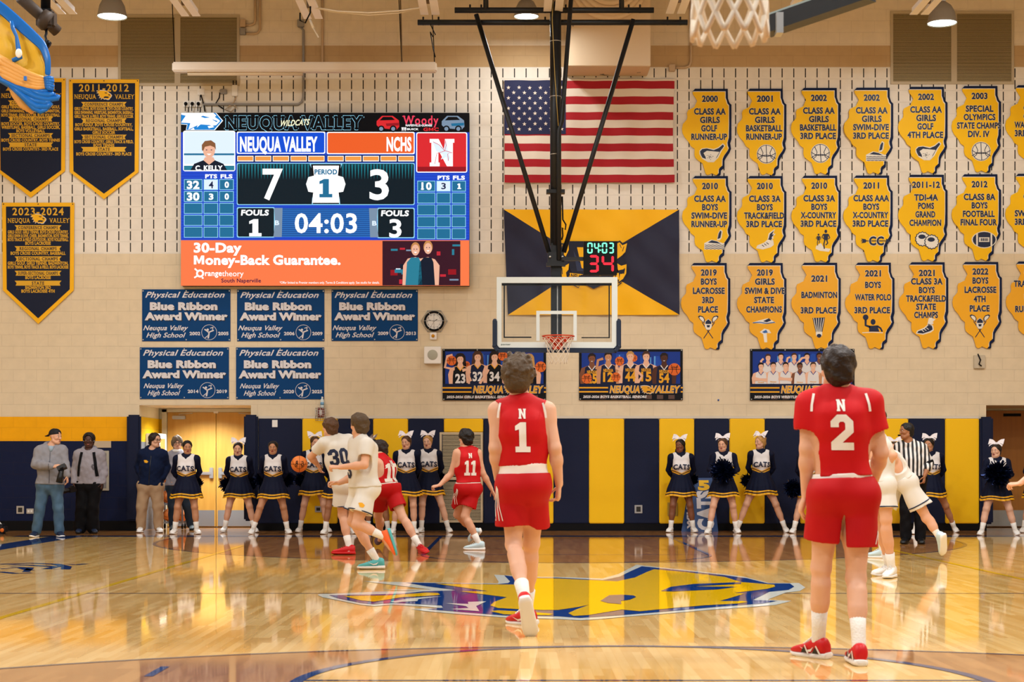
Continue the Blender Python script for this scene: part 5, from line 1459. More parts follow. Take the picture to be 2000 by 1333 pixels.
def ball(c, r, label, rot=(0, 0, 0), group=None, words=False):
    c = Vector(c)
    b = MB(); b.sphere(c, r, M_BALL, n=32, k=20)
    o = b.build('basketball', origin=c, label=label, cat='basketball', group=group)
    q = MB()
    for pts in ([(math.cos(a), math.sin(a), 0) for a in np.linspace(0, 2 * math.pi, 40)[:-1]], [(0, math.cos(a), math.sin(a)) for a in np.linspace(0, 2 * math.pi, 40)[:-1]],
                [(math.cos(a) * .82, math.sin(a) * (.82), .57 * (1 if math.cos(2 * a) > -2 else 1) * math.cos(2 * a)) for a in np.linspace(0, 2 * math.pi, 60)[:-1]]):
        q.tube([c + Vector(p_).normalized() * r * 1.0 for p_ in pts], r * .022, M_BLACK, 6, True)
    q.build('seams', o)
    if words:
        q = MB()
        for s_, oy in (('Wilson', -.05), ('NCAA', .045)):
            V, T_, raw = text_polys(s_, 'x')
            vs = []
            for x, y in V:
                u, w_ = (.5 - y) * .05 + oy, (x / raw - .5) * .11
                v_ = Vector((u, -r, w_ - .0)).normalized() * (r * 1.012)
                vs.append(c + v_)
            q.add(vs, [t for t in T_], M_BLACK)
        q.build('lettering', o)
    o.rotation_euler = rot
    return o
for k, (px, z, dy, lb) in enumerate(((327, .76, 0, 'basketball on the top rail of the rack'), (324, .45, 0, 'basketball at the post on the middle rail of the rack'), (333.5, .45, .02, 'basketball behind another on the middle rail of the rack'), (327, .12, 0, 'basketball on the lowest rail by the khaki trousers'), (352.5, .12, 0, 'basketball on the lowest rail by the cheerleader leg'))):
    q = P(px, 900, dR)
    if k == 2: q.x += .17
    ball((q.x + .03, dR + dy, z + .13), .115, lb, (k, .4 * k, k * .7), 'basketballs on the rack')
gb_ = P(584.6, 907, 24.3)
ball(gb_, .119, 'orange basketball in the air between two cheerleaders', (0, 0, .15), None, True)
# leaning board
M_BOARD = mat('board_blue', '#1c3f74', .45)
sg = MB()
x0, x1 = xw(1326), xw(1397)
yb_, yt_ = DW - .42, DW - .075
zt = zw(934)
def bp(u, v, off=0.0):
    q = Vector((x0 + (x1 - x0) * u + (xw(1352) - x0) * v * 0, yb_ + (yt_ - yb_) * v, zt * v))
    return q + Vector((0, -off, off * .35))
vs = [bp(0, 0), bp(1, 0), bp(.9, 1), bp(.3, 1)] + [bp(0, 0) + Vector((0, .02, 0)), bp(1, 0) + Vector((0, .02, 0)), bp(.9, 1) + Vector((0, .02, 0)), bp(.3, 1) + Vector((0, .02, 0))]
sg.add(vs, [(0, 1, 2, 3), (5, 4, 7, 6), (0, 4, 5, 1), (1, 5, 6, 2), (2, 6, 7, 3), (3, 7, 4, 0)], M_BOARD)
so = tag(sg.build('sign_board', origin=(x0, yb_, 0)), 'blue board with upright CATS lettering leaning on the pads', 'sign')
sg = MB()
for s_, u0, u1, v0, v1, m in (('CATS', .48, .86, .02, .76, M_SW), ('5', .5, .82, .78, .94, M_YEL), ('WILD', .17, .27, .05, .55, M_SW)):
    V, T_, raw = text_polys(s_, 'o')
    q = []
    for x, y in V:
        if s_ == '5': u, v = u0 + (x / raw) * (u1 - u0), v0 + y * (v1 - v0)
        else: v, u = v0 + x / raw * (v1 - v0), u1 - y * (u1 - u0)
        q.append(bp(u, v, .004))
    fs = []
    for t in T_:
        n_ = (q[t[1]] - q[t[0]]).cross(q[t[2]] - q[t[0]])
        fs.append(t if n_.y < 0 else t[::-1])
    sg.add(q, fs, m)
sg.build('lettering', so)
b = MB(); b.lathe([(0, -.01), (.016, -.01), (.016, 0)], mat('blue_cap', '#1d4a9a', .4), 12, Matrix(((1, 0, 0, xw(1403)), (0, 0, 1, DW), (0, 1, 0, zw(782)), (0, 0, 0, 1))))
tag(b.build('wall_plug', origin=on_wall(1403, 782)), 'small blue round plug on the wall beside the wrestlers poster', 'plug')
# gear bag at the picture edge
b = MB(); q = G(2, 1044)
b.box((q.x - .25, q.y - .12, .0), (q.x + .09, q.y + .12, .17), mat('bag_navy', '#12161f', .5), .04)
o = tag(b.build('gear_bag', origin=q), 'dark navy gear bag on the floor at the picture edge', 'bag')
q2 = MB(); q2.tube([(q.x - .2, q.y - .05, .15), (q.x - .15, q.y - .05, .21), (q.x - .02, q.y - .05, .21), (q.x + .03, q.y - .05, .15)], .012, M_WHITE, 8); q2.build('strap', o)
q2 = MB(); q2.sphere((q.x + .05, q.y - .115, .07), .035, mat('orange_patch', '#d86a20', .5), (1, .3, 1), 10, 8); q2.build('patch', o)
# ------------------------------------------------------------------ the far basket
DBK = 25.4                                        # front of the backboard
M_POLE = mat('mast_black', '#191b1d', .4)
M_BFR = mat('backboard_white', '#c9d0cc', .4)
bk = empty('basketball_hoop', P(1088, 541, DBK), 'ceiling hung basketball hoop with glass backboard and black mast', 'basketball hoop')
Pb = lambda x, y, d=DBK: P(x, y, d)
def fbar(b, x0, y0, x1, y1, m, d0, d1):
    a, c_ = Pb(x0, y1), Pb(x1, y0)
    b.box((a.x, d0, a.z), (c_.x, d1, c_.z), m)
b = MB()
for r_ in ((970, 541.5, 1206, 553), (970, 668.5, 1206, 682), (970, 553, 979.5, 668.5), (1195, 553, 1206, 668.5)): fbar(b, *r_, M_BFR, DBK, DBK + .045)
b.build('frame', bk)
b = MB()
for r_ in ((1047.5, 607.5, 1126.5, 614), (1047.5, 614, 1054, 666), (1120, 614, 1126.5, 666)): fbar(b, *r_, M_BFR, DBK - .002, DBK + .004)
b.build('target_square', bk)
gm = bpy.data.materials.new('backboard_glass'); gm.use_nodes = True; nt = gm.node_tree
for n_ in list(nt.nodes): nt.nodes.remove(n_)
om = nt.nodes.new('ShaderNodeOutputMaterial'); mx = nt.nodes.new('ShaderNodeMixShader'); tr_ = nt.nodes.new('ShaderNodeBsdfTransparent'); gl = nt.nodes.new('ShaderNodeBsdfGlossy')
tr_.inputs[0].default_value = (.98, .99, .985, 1); gl.inputs['Roughness'].default_value = .05; mx.inputs[0].default_value = .04
nt.links.new(tr_.outputs[0], mx.inputs[1]); nt.links.new(gl.outputs[0], mx.inputs[2]); nt.links.new(mx.outputs[0], om.inputs[0])
b = MB(); fbar(b, 979.5, 553, 1195, 668.5, gm, DBK + .012, DBK + .022); b.build('glass_panel', bk)
b = MB()
for r_ in ((983.5, 556, 986, 659.5), (1189, 556, 1191.5, 660), (983.5, 657.5, 1038, 660), (1136, 658.5, 1191.5, 660.5)): fbar(b, *r_, M_BLACK, DBK + .05, DBK + .055)
fbar(b, 980, 553, 1195, 557, M_BLACK, DBK + .05, DBK + .1)
b.build('light_strip', bk)
b = MB()
pts = [Pb(966.5, 627), Pb(966.5, 676), Pb(973, 684), Pb(1201, 685), Pb(1208.5, 677), Pb(1208.5, 627)]
for i in range(5):
    a, c_ = pts[i], pts[i + 1]
    b.bar((a.x, DBK + .02, a.z), (c_.x, DBK + .02, c_.z), .07, .065, mat('edge_padding', '#17253a', .5), (0, 1, 0))
for i in (0, 5): b.sphere((pts[i].x, DBK + .02, pts[i].z), .034, mat('edge_padding', '#17253a', .5), n=12, k=8)
for i in (1, 2, 3, 4): b.sphere((pts[i].x, DBK + .02, pts[i].z), .04, mat('edge_padding', '#17253a', .5), n=12, k=8)
b.build('edge_padding', bk)
f = Flat(DBK - .001); f.text('porter', 988, 673, 2.8, mat('brand_teal', '#3c5b60', .5), .002, 19, style='b'); f.build('backboard_mark', bk)
b = MB()
rc = Pb(1089, 661); RX, RZ, RY = rc.x, rc.z - .0, DBK - .15 - .2286
RR = .235
M_RIM = mat('rim_orange', '#c23a14', .4)
b.tube([(RX + RR * math.cos(a), RY + RR * math.sin(a), RZ) for a in np.linspace(0, 2 * math.pi, 49)[:-1]], .0095, M_RIM, 10, True)
b.tube([(RX + RR * math.cos(a), RY + RR * math.sin(a), RZ - .03) for a in np.linspace(.3, math.pi - .3, 20)], .008, M_RIM, 8)
b.box((RX - .15, DBK - .13, RZ - .07), (RX + .15, DBK - .003, RZ + .012), M_RIM); b.box((RX - .075, DBK - .06, RZ - .17), (RX + .075, DBK - .003, RZ - .06), M_RIM)
for s_ in (-1, 1): b.bar((RX + s_ * .14, DBK - .1, RZ - .02), (RX + s_ * RR * .85, RY + .09, RZ), .02, .02, M_RIM)
b.build('rim', bk)
def net(name, parent, c, r0, r1, L, rt, m, n=12, rows=6, jag=.0, prof=None):
    b = MB()
    R = lambda t: (prof(t) if prof else r0 + (r1 - r0) * (t ** .55))
    for k in range(n):
        for s_ in (-1, 1):
            pts = []
            for i in range(rows * 3 + 1):
                t = i / (rows * 3)
                a = 2 * math.pi * (k + s_ * t * rows / 2) / n
                zz = L * t
                pts.append((c[0] + R(t) * math.cos(a), c[1] + R(t) * math.sin(a), c[2] - zz))
            b.tube(pts, rt, m, 6)
    return b.build(name, parent)
M_NET = mat('net_cord', '#d9cdbb', .8)
net('net', bk, (RX, RY, RZ - .005), RR, .13, .40, .0035, M_NET, 12, 7)
# mast, braces and pipes
b = MB()
mz1 = Pb(1085, -60).z
mx0 = Pb(1086, 600).x
YM = DBK + .22
fz_ = lambda py: CH + (HY - py) * YM / F
fxm = lambda px: (px - CX) * YM / F
b.box((fxm(1076), YM - .07, fz_(660)), (fxm(1097), YM + .1, fz_(475)), M_POLE, .01)
b.box((fxm(1087.5), YM - .075, fz_(660)), (fxm(1089.5), YM - .069, fz_(553)), M_ALU)
b.build('lower_mast', bk)
b = MB()
b.tube([(fxm(1085.5), YM, fz_(480)), (fxm(1085), YM, fz_(-40))], .085, M_POLE, 20)
for py in (82, 190, 303): b.tube([(fxm(1085), YM, fz_(py)), (fxm(1085), YM, fz_(py - 1.5))], .087, M_ALU, 20)
b.build('mast', bk)
b = MB()
b.box((fxm(1067), YM - .1, fz_(379)), (fxm(1103), YM + .05, fz_(372)), M_POLE)
b.box((fxm(1070), YM - .12, fz_(520)), (fxm(1101), YM + .06, fz_(494)), M_POLE, .01)
b.box((fxm(1067), YM - .14, fz_(522)), (fxm(1104), YM - .02, fz_(515)), M_POLE)
for px in (1074, 1098): b.sphere((fxm(px), YM - .13, fz_(504)), .018, M_ALU, n=10, k=6)
b.build('bracket', bk)
for pts in (((930, 28), (1072, 494)), ((1237, 38), (1101, 494))):
    b = MB(); b.tube([(fxm(pts[0][0]), YM, fz_(pts[0][1])), (fxm(pts[1][0]), YM - .05, fz_(pts[1][1]))], .036, M_POLE, 12); b.build('brace', bk)
b = MB(); b.tube([(fxm(1117), YM - .2, fz_(-30)), (fxm(1097), YM - .12, fz_(240)), (fxm(1091), YM - .12, fz_(258)), (fxm(1091), YM - .12, fz_(510))], .034, M_POLE, 10); b.build('lift_brace', bk)
b = MB()
b.tube([(fxm(1082), YM - .15, fz_(-30)), (fxm(1078), YM - .15, fz_(40)), (fxm(1083), YM - .15, fz_(150)), (fxm(1090), YM - .15, fz_(250))], .007, mat('lift_cord', '#a08a50', .7), 6)
b.build('lift_cord', bk)
b = MB()
b.tube([(fxm(1098), YM - .05, fz_(385)), (fxm(1099), YM - .05, fz_(430)), (fxm(1105), YM - .06, fz_(440)), (fxm(1104), YM - .06, fz_(450)), (fxm(1098), YM - .06, fz_(446)), (fxm(1099), YM - .06, fz_(462)), (fxm(1097), YM - .06, fz_(470))], .012, M_BLACK, 6)
b.build('power_cable', bk)
for x0, x1, py, dy in ((888, 1277, 20, 0), (815, 1344, 40.5, .1)):
    b = MB()
    b.tube([(fxm(x0), YM + dy, fz_(py)), (fxm(x1), YM + dy, fz_(py))], .043, M_POLE, 16)
    for px in ((918, 940, 1065, 1105, 1228, 1250) if py < 30 else (826, 856, 1065, 1305, 1330)):
        b.tube([(fxm(px), YM + dy, fz_(py + 5.5)), (fxm(px), YM + dy, fz_(py - 11))], .014, M_POLE, 8)
    b.build('header_pipe', bk)
for px in (949, 1214):
    b = MB(); b.tube([(fxm(px), YM, fz_(24)), (fxm(px), YM, 9.5)], .04, M_POLE, 12); b.build('hanger_pipe', bk)
b = MB(); b.tube([(fxm(840), YM + .06, fz_(45)), (fxm(850), YM + .06, fz_(66)), (fxm(845), YM + .06, fz_(70)), (fxm(840), YM + .06, fz_(60)), (fxm(846), YM + .06, fz_(95)), (fxm(850), YM + .06, fz_(110))], .008, M_BLACK, 6); b.build('loose_wire', bk)
# shot clock: thing of its own, hung on the bracket
YC = DBK + .02
f = Flat(YC)
f.rect(1140, 471.5, 1205, 537, M_BLACK, 0, .12)
sc_ = f.build('shot_clock', origin=P(1172, 537, YC), label='black shot clock with green 04:03 above red 34', cat='clock')
SEG = {'0': 'abcdef', '3': 'abcdg', '4': 'bcfg'}
def seg7(f, ch, x0, y0, w_, h_, t, m, off):
    hh = h_ / 2
    g_ = t * .14
    hor = lambda y: [(x0 + g_ + t * .3, y), (x0 + t * .8 + g_, y - t / 2), (x0 + w_ - t * .8 - g_, y - t / 2), (x0 + w_ - g_ - t * .3, y), (x0 + w_ - t * .8 - g_, y + t / 2), (x0 + t * .8 + g_, y + t / 2)]
    ver = lambda x, ya, yb: [(x, ya + g_ + t * .2), (x + t / 2, ya + t * .7), (x + t / 2, yb - t * .7), (x, yb - g_ - t * .2), (x - t / 2, yb - t * .7), (x - t / 2, ya + t * .7)]
    P_ = {'a': hor(y0 + t / 2), 'g': hor(y0 + hh), 'd': hor(y0 + h_ - t / 2), 'f': ver(x0 + t / 2, y0, y0 + hh), 'b': ver(x0 + w_ - t / 2, y0, y0 + hh), 'e': ver(x0 + t / 2, y0 + hh, y0 + h_), 'c': ver(x0 + w_ - t / 2, y0 + hh, y0 + h_)}
    for s_ in SEG[ch]: f.poly(P_[s_], m, off)
MG, MR = mat('led_green', '#7dffc8', emit=1.5), mat('led_red_digit', '#ff2c3e', emit=1.3)
f = Flat(YC)
for ch, x in (('0', 1147), ('4', 1160), ('0', 1175.5), ('3', 1188.5)): seg7(f, ch, x, 474, 10.5, 21.5, 2.9, MG, .003)
for y in (481, 489): f.poly(ell(1172.7, y, 1.5, n=10), MG, .003)
f.build('game_clock_digits', sc_)
f = Flat(YC)
seg7(f, '3', 1149.5, 498.5, 20, 34, 5, MR, .003); seg7(f, '4', 1175, 498.5, 24, 34, 5, MR, .003)
f.build('shot_digits', sc_)
b = MB(); a = P(1098, 505, YC); c_ = P(1141, 505, YC); b.bar((a.x, YC + .07, a.z), (c_.x, YC + .07, c_.z), .06, .055, M_POLE); b.build('mounting_arm', sc_)
# ------------------------------------------------------------------ near hoop over the camera, folded side frame, divider curtain
nc = (0.742, 5.76)
nh = empty('basketball_hoop', (nc[0], 5.2, 3.05), 'close basketball hoop whose white net hangs into the top of view', 'basketball hoop')
M_NET2 = mat('net_cord_near', '#f2ead9', .8)
b = MB()
b.tube([(nc[0] + .235 * math.cos(a), nc[1] + .235 * math.sin(a), 3.05) for a in np.linspace(0, 2 * math.pi, 49)[:-1]], .0095, M_RIM, 10, True)
b.box((nc[0] - .1, nc[1] - .42, 2.98), (nc[0] + .1, nc[1] - .22, 3.06), M_RIM); b.build('rim', nh)
b = MB(); b.box((nc[0] - .914, nc[1] - .45, 2.9), (nc[0] + .914, nc[1] - .42, 3.97), gm); b.build('glass_panel', nh)
b = MB()
for lo, hi in (((-.914, 2.9), (.914, 2.97)), ((-.914, 3.9), (.914, 3.97)), ((-.914, 2.97), (-.85, 3.9)), ((.85, 2.97), (.914, 3.9))): b.box((nc[0] + lo[0], nc[1] - .46, lo[1]), (nc[0] + hi[0], nc[1] - .41, hi[1]), M_BFR)
b.build('frame', nh)
b = MB(); b.tube([(nc[0], nc[1] - .55, 3.2), (nc[0], nc[1] - .55, 9.55)], .08, M_POLE, 16); b.box((nc[0] - .2, nc[1] - .63, 3.1), (nc[0] + .2, nc[1] - .46, 3.8), M_POLE); b.build('mast', nh)
net('net', nh, (nc[0], nc[1], 3.045), .235, .135, .445, .009, M_NET2, 12, 7, prof=lambda t: .235 - .115 * min(1, t * 2.2) ** 1.2 + .02 * max(0, t - .6))
d1, d2 = 10.0, 9.5
fr = empty('folded_side_basket', P(1560, 20, 9.8), 'black padded edge of a folded side basket beside the close net', 'basketball hoop')
b = MB()
a, c_ = P(1496, 54, d1), P(1700, -16, d2)
b.bar(a, c_, .1, .1, mat('dark_padding', '#10161c', .4)); b.sphere(a, .055, mat('dark_padding', '#10161c', .4), n=12, k=8)
b.build('edge_padding', fr)
b = MB(); a2, c2 = P(1500, 24, d1 + .1), P(1600, -14, d2 + .1)
b.bar(P(1497, 34, d1 + .05), P(1650, -20, d2 + .05), .03, .03, mat('frame_silver', '#8fa0a0', .35, metal=.5)); b.build('frame', fr)
b = MB(); b.add([P(1497, 30, d1 + .06), P(1640, -20, d2 + .06), P(1640, -260, d2 + .1), P(1497, -260, d1 + .1)], [(0, 1, 2, 3)], gm); b.build('glass_panel', fr)
b = MB(); b.tube([P(1600, -40, d2 + .2), (P(1600, -40, d2 + .2).x, d2 + .2, 9.55)], .05, M_POLE, 12); b.box(P(1560, 8, d1 - .2), P(1572, 1, d1 - .3), M_POLE) if False else None; b.build('mast', fr)
b = MB(); q = P(1521, 48, 9.9); b.box((q.x - .02, q.y - .05, q.z - .06), (q.x + .02, q.y + .05, q.z + .06), M_ALU); b.build('clamp', fr)
# divider curtain, pulled up, top left
dcu = 20.0
CB = mat('curtain_blue', '#0f63b4', .3); CYL = mat('curtain_yellow', '#dcae2e', .45); CTAN = mat('curtain_tan', '#d69c50', .45)
K = lambda x, y, o=0.0: P(x / 6.06, y / 6.06, dcu + o)
cu = empty('divider_curtain', K(300, 600), 'gathered blue and yellow divider curtain hung in the corner', 'curtain')
def drape(name, rows, m, fold=.04, nf=5, th=.012):
    """rows of picture points, each a polyline; surfaces lofted with soft folds"""
    vs, fs = [], []
    nj = 16
    for i, row in enumerate(rows):
        L = [Vector((p_[0], p_[1], p_[2] if len(p_) > 2 else 0)) for p_ in row]
        for j in range(nj + 1):
            t = j / nj * (len(L) - 1)
            k = min(int(t), len(L) - 2)
            q = L[k].lerp(L[k + 1], t - k)
            w_ = q.z + fold * math.sin(j / nj * nf * math.pi + i * .7)
            vs.append(K(q.x, q.y, w_))
    n_ = nj + 1
    for i in range(len(rows) - 1):
        for j in range(nj): fs.append((i * n_ + j, i * n_ + j + 1, (i + 1) * n_ + j + 1, (i + 1) * n_ + j))
    b = MB(); b.add(vs, fs, m, True)
    o = b.build(name, cu)
    md = o.modifiers.new('thickness', 'SOLIDIFY'); md.thickness = th
    sm = o.modifiers.new('smooth', 'SUBSURF'); sm.levels = 1; sm.render_levels = 1
    return o
drape('upper_panel', [[(-80, 60, .1), (130, 240, .0), (300, 400, .0), (497, 560, 0)], [(-80, 300, .0), (130, 420, .16), (320, 560, -.02), (470, 640, .05)], [(-80, 480, .12), (130, 560, -.02), (330, 700, .12), (540, 760, 0)], [(-80, 640, 0), (150, 700, .1), (320, 830, .02), (540, 890, .03)], [(-80, 760, .1), (150, 800, .05), (320, 880, .06), (530, 930, .03)]], CYL, .025, 4)
drape('blue_hem', [[(-120, -80, 0), (60, 40, 0), (300, 250, 0), (540, 490, 0), (600, 660, 0), (605, 800, 0), (600, 900, 0)], [(-140, 120, -.03), (-30, 150, -.03), (205, 365, -.03), (465, 585, -.03), (520, 700, -.03), (530, 800, -.03), (528, 890, -.03)]], CB, .01, 2)
for k in range(5):
    y = k * 46
    b = MB()
    b.tube([K(-80, 640 + y, -.06 * (k % 2)), K(60, 720 + y, -.1), K(200, 800 + y * .95, -.1), K(330, 870 + y * .8, -.1), K(440, 910 + y * .7, -.1), K(540 + 4 * k, 930 + y * .55, -.08)], [.04, .04, .04, .036, .032, .022], CTAN, 12)
    b.build('tan_fold', cu)
    b = MB()
    b.tube([K(525 + 4 * k, 925 + y * .55, -.09), K(580, 930 + y * .6, -.1), K(632 + 8 * (k % 2), 935 + y * .72, -.08)], [.022, .036, .026], CB, 10)
    b.build('blue_fold', cu)
drape('blue_gather', [[(-100, 850, .05), (200, 960, .03), (420, 1040, .02), (560, 1050, .02)], [(-100, 890, .0), (200, 1010, -.05), (450, 1110, -.05), (690, 1110, -.03)], [(-100, 930, .03), (240, 1090, .0), (450, 1190, -.02), (670, 1165, .0)], [(60, 980, .05), (290, 1170, .02), (450, 1260, .0), (610, 1220, .02)], [(130, 1010, .06), (330, 1220, .04), (450, 1315, .03), (575, 1270, .03)]], CB, .03, 3)
for pts, rr in ((((-80, 880), (60, 940), (200, 1000), (330, 1050), (460, 1085), (570, 1075)), .032), (((-80, 905), (60, 965), (160, 1015), (300, 1085), (430, 1150), (560, 1180), (680, 1165), (695, 1125)), .04), (((120, 1010), (230, 1100), (350, 1210), (440, 1265), (560, 1265), (610, 1215)), .045), (((230, 1090), (320, 1200), (400, 1280), (480, 1322), (560, 1290)), .036), (((280, 1130), (420, 1200), (540, 1220), (600, 1200)), .038), (((340, 1060), (480, 1120), (590, 1130), (640, 1110)), .04), (((180, 1000), (300, 1050), (420, 1110), (520, 1140)), .03)):
    b = MB(); n_ = len(pts)
    b.tube([K(x, y, -.09) for x, y in pts], [rr * (.5 + .5 * math.sin(math.pi * (i + .6) / n_)) for i in range(n_)], CB, 12); b.build('blue_fold', cu)
b = MB(); b.tube([K(130, 1020, .02), K(190, 1130, .02), K(270, 1240, .02), K(390, 1330, .02)], [.04, .05, .05, .03], CTAN, 12); b.build('tan_fold', cu)
b = MB(); b.tube([K(135, 250, -.1), K(150, 330, -.1), K(195, 430, -.1), K(215, 560, -.1), K(235, 680, -.1), K(150, 720, -.1)], [.02, .025, .02, .03, .035, .03], CB, 8); b.build('lift_strap', cu)
b = MB(); b.sphere(K(222, 630, -.14), .05, M_WHITE, (.8, .5, 1.1), 12, 8); b.build('buckle', cu)
b = MB(); b.box(K(280, 950, -.2), K(320, 910, -.16), CB); b.build('strap', cu)
# winch pipe the curtain hangs from
wn = empty('curtain_winch', K(540, 220, .5), 'dark pipe and winch bracket holding the divider curtain', 'winch')
b = MB(); b.tube([K(240, -30, .2), K(500, 200, .45), K(680, 375, .6)], .07, mat('winch_brown', '#3d322a', .6), 12); b.build('drive_pipe', wn)
b = MB(); b.tube([K(540, 130, .5), (K(540, 130, .5).x, dcu + .5, 9.55)], .06, M_BLACK, 10)
a, c_ = K(455, 145, .5), K(625, 125, .5); b.box((a.x, a.y - .1, a.z), (c_.x, a.y + .1, c_.z), M_BLACK)
for x in (492, 608): b.tube([K(x, 145, .5), K(x, 340, .5)], .015, M_BLACK, 8)
q = K(540, 225, .5); b.box((q.x - .1, q.y - .1, q.z - .12), (q.x + .12, q.y + .1, q.z + .1), mat('winch_brown', '#3d322a', .6), .03); b.tube([K(500, 215, .4), K(580, 260, .4)], .12, mat('winch_brown', '#3d322a', .6), 14); b.build('bracket', wn)
b = MB(); b.tube([K(548, 320, .5), K(548, 400, .4), K(535, 430, .3), K(548, 470, .2), K(540, 510, .1)], .016, M_BLACK, 8); b.build('hook_chain', wn)
b = MB(); b.tube([K(545, 515, .05), K(580, 540, .05)], .05, M_BLACK, 10); b.build('clamp', wn)
# ------------------------------------------------------------------ bodies: rounded volumes blended into one continuous surface
class SDF:
    def __init__(s, lo, hi, h):
        s.h = h
        s.lo = np.array(lo, float) - 3 * h
        n = np.ceil((np.array(hi, float) + 3 * h - s.lo) / h).astype(int) + 1
        s.n = n
        s.ax = [s.lo[i] + h * np.arange(n[i]) for i in range(3)]
        s.F = np.full(n, 0.5, np.float32)
    def win(s, lo, hi):
        a = np.maximum(0, np.floor((np.array(lo) - s.lo) / s.h).astype(int))
        b = np.minimum(s.n, np.ceil((np.array(hi) - s.lo) / s.h).astype(int) + 1)
        if (b <= a).any():
            return None
        sl = tuple(slice(a[i], b[i]) for i in range(3))
        X = s.ax[0][sl[0]][:, None, None]; Y = s.ax[1][sl[1]][None, :, None]; Z = s.ax[2][sl[2]][None, None, :]
        return sl, X, Y, Z
    @staticmethod
    def cone(X, Y, Z, a, b, ra, rb, u=None, f=1.0):
        ab = b - a
        L2 = float(ab @ ab) or 1e-9
        px, py, pz = X - a[0], Y - a[1], Z - a[2]
        t = np.clip((px * ab[0] + py * ab[1] + pz * ab[2]) / L2, 0, 1)
        vx, vy, vz = px - ab[0] * t, py - ab[1] * t, pz - ab[2] * t
        k = 1.0
        if u is not None:
            du = (vx * u[0] + vy * u[1] + vz * u[2]) * (1 / f - 1)
            vx, vy, vz = vx + u[0] * du, vy + u[1] * du, vz + u[2] * du
            k = min(1.0, f) ** .5
        return (np.sqrt(vx * vx + vy * vy + vz * vz) - (ra + (rb - ra) * t)) * k
    def add(s, a, b, ra, rb=None, k=0.02, u=None, f=1.0, infl=0.0):
        a, b = np.array(a, float), np.array(b, float)
        rb = ra if rb is None else rb
        ra, rb = ra + infl, rb + infl
        m = max(ra, rb) * max(1, f) + k + 2 * s.h
        w = s.win(np.minimum(a, b) - m, np.maximum(a, b) + m)
        if w is None: return
        sl, X, Y, Z = w
        d = SDF.cone(X, Y, Z, a, b, ra, rb, None if u is None else np.array(u, float), f)
        g = s.F[sl]
        hh = np.clip(0.5 + 0.5 * (g - d) / k, 0, 1)
        s.F[sl] = (g * (1 - hh) + d * hh - k * hh * (1 - hh)).astype(np.float32)
    def cut(s, a, b, ra, rb=None, u=None, f=1.0):
        a, b = np.array(a, float), np.array(b, float)
        rb = ra if rb is None else rb
        m = max(ra, rb) * max(1, f) + 2 * s.h
        w = s.win(np.minimum(a, b) - m, np.maximum(a, b) + m)
        if w is None: return
        sl, X, Y, Z = w
        d = SDF.cone(X, Y, Z, a, b, ra, rb, None if u is None else np.array(u, float), f)
        s.F[sl] = np.maximum(s.F[sl], -d).astype(np.float32)
    def plane(s, p, n):
        """keep the side the normal does not point to"""
        p, n = np.array(p, float), np.array(n, float)
        n = n / np.linalg.norm(n)
        X = s.ax[0][:, None, None]; Y = s.ax[1][None, :, None]; Z = s.ax[2][None, None, :]
        s.F = np.maximum(s.F, ((X - p[0]) * n[0] + (Y - p[1]) * n[1] + (Z - p[2]) * n[2]).astype(np.float32))
    def ripple(s, amp, comps, seed=0):
        r = np.random.RandomState(seed)
        X = s.ax[0][:, None, None]; Y = s.ax[1][None, :, None]; Z = s.ax[2][None, None, :]
        for fx, fy, fz in comps:
            ph = r.rand() * 6.28
            s.F += (amp * np.sin(X * fx + Y * fy + Z * fz + ph)).astype(np.float32)
    def mesh(s):
        F = s.F
        ins = F < 0
        n = s.n
        c = [ins[i:n[0] - 1 + i, j:n[1] - 1 + j, k:n[2] - 1 + k] for i in (0, 1) for j in (0, 1) for k in (0, 1)]
        sm = sum(x.astype(np.int8) for x in c)
        act = (sm > 0) & (sm < 8)
        idx = np.full(act.shape, -1, np.int64)
        I = np.argwhere(act)
        idx[act] = np.arange(len(I))
        acc = np.zeros((len(I), 3)); cnt = np.zeros(len(I))
        off = [(i, j, k) for i in (0, 1) for j in (0, 1) for k in (0, 1)]
        val = [F[I[:, 0] + o[0], I[:, 1] + o[1], I[:, 2] + o[2]].astype(float) for o in off]
        for p in range(8):
            for q in range(p + 1, 8):
                if sum(abs(off[p][t] - off[q][t]) for t in range(3)) != 1: continue
                a, b = val[p], val[q]
                m = (a < 0) != (b < 0)
                t = np.where(m, a / np.where(m, a - b, 1), 0)
                op, oq = np.array(off[p]), np.array(off[q])
                acc[m] += op + (oq - op) * t[m][:, None]
                cnt[m] += 1
        V = s.lo + (I + acc / cnt[:, None]) * s.h
        quads = []
        for ax in range(3):
            e1 = [slice(1, -1)] * 3
            sa, sb_ = [slice(1, n[i] - 1) for i in range(3)], [slice(1, n[i] - 1) for i in range(3)]
            sa[ax], sb_[ax] = slice(0, n[ax] - 1), slice(1, n[ax])
            A_, B_ = ins[tuple(sa)], ins[tuple(sb_)]
            E_ = np.argwhere(A_ != B_)
            if len(E_) == 0: continue
            flip = A_[E_[:, 0], E_[:, 1], E_[:, 2]]
            base = E_.copy()
            for i in range(3):
                if i != ax: base[:, i] += 1
            u_, v_ = [(1, 2), (2, 0), (0, 1)][ax]
            def at(du, dv):
                q = base.copy(); q[:, u_] -= du; q[:, v_] -= dv
                return idx[q[:, 0], q[:, 1], q[:, 2]]
            f_ = np.stack([at(1, 1), at(0, 1), at(0, 0), at(1, 0)], 1)
            f_[~flip] = f_[~flip][:, ::-1]
            quads.append(f_)
        Q_ = np.concatenate(quads)
        Q_ = Q_[(Q_ >= 0).all(1)]
        return V, Q_
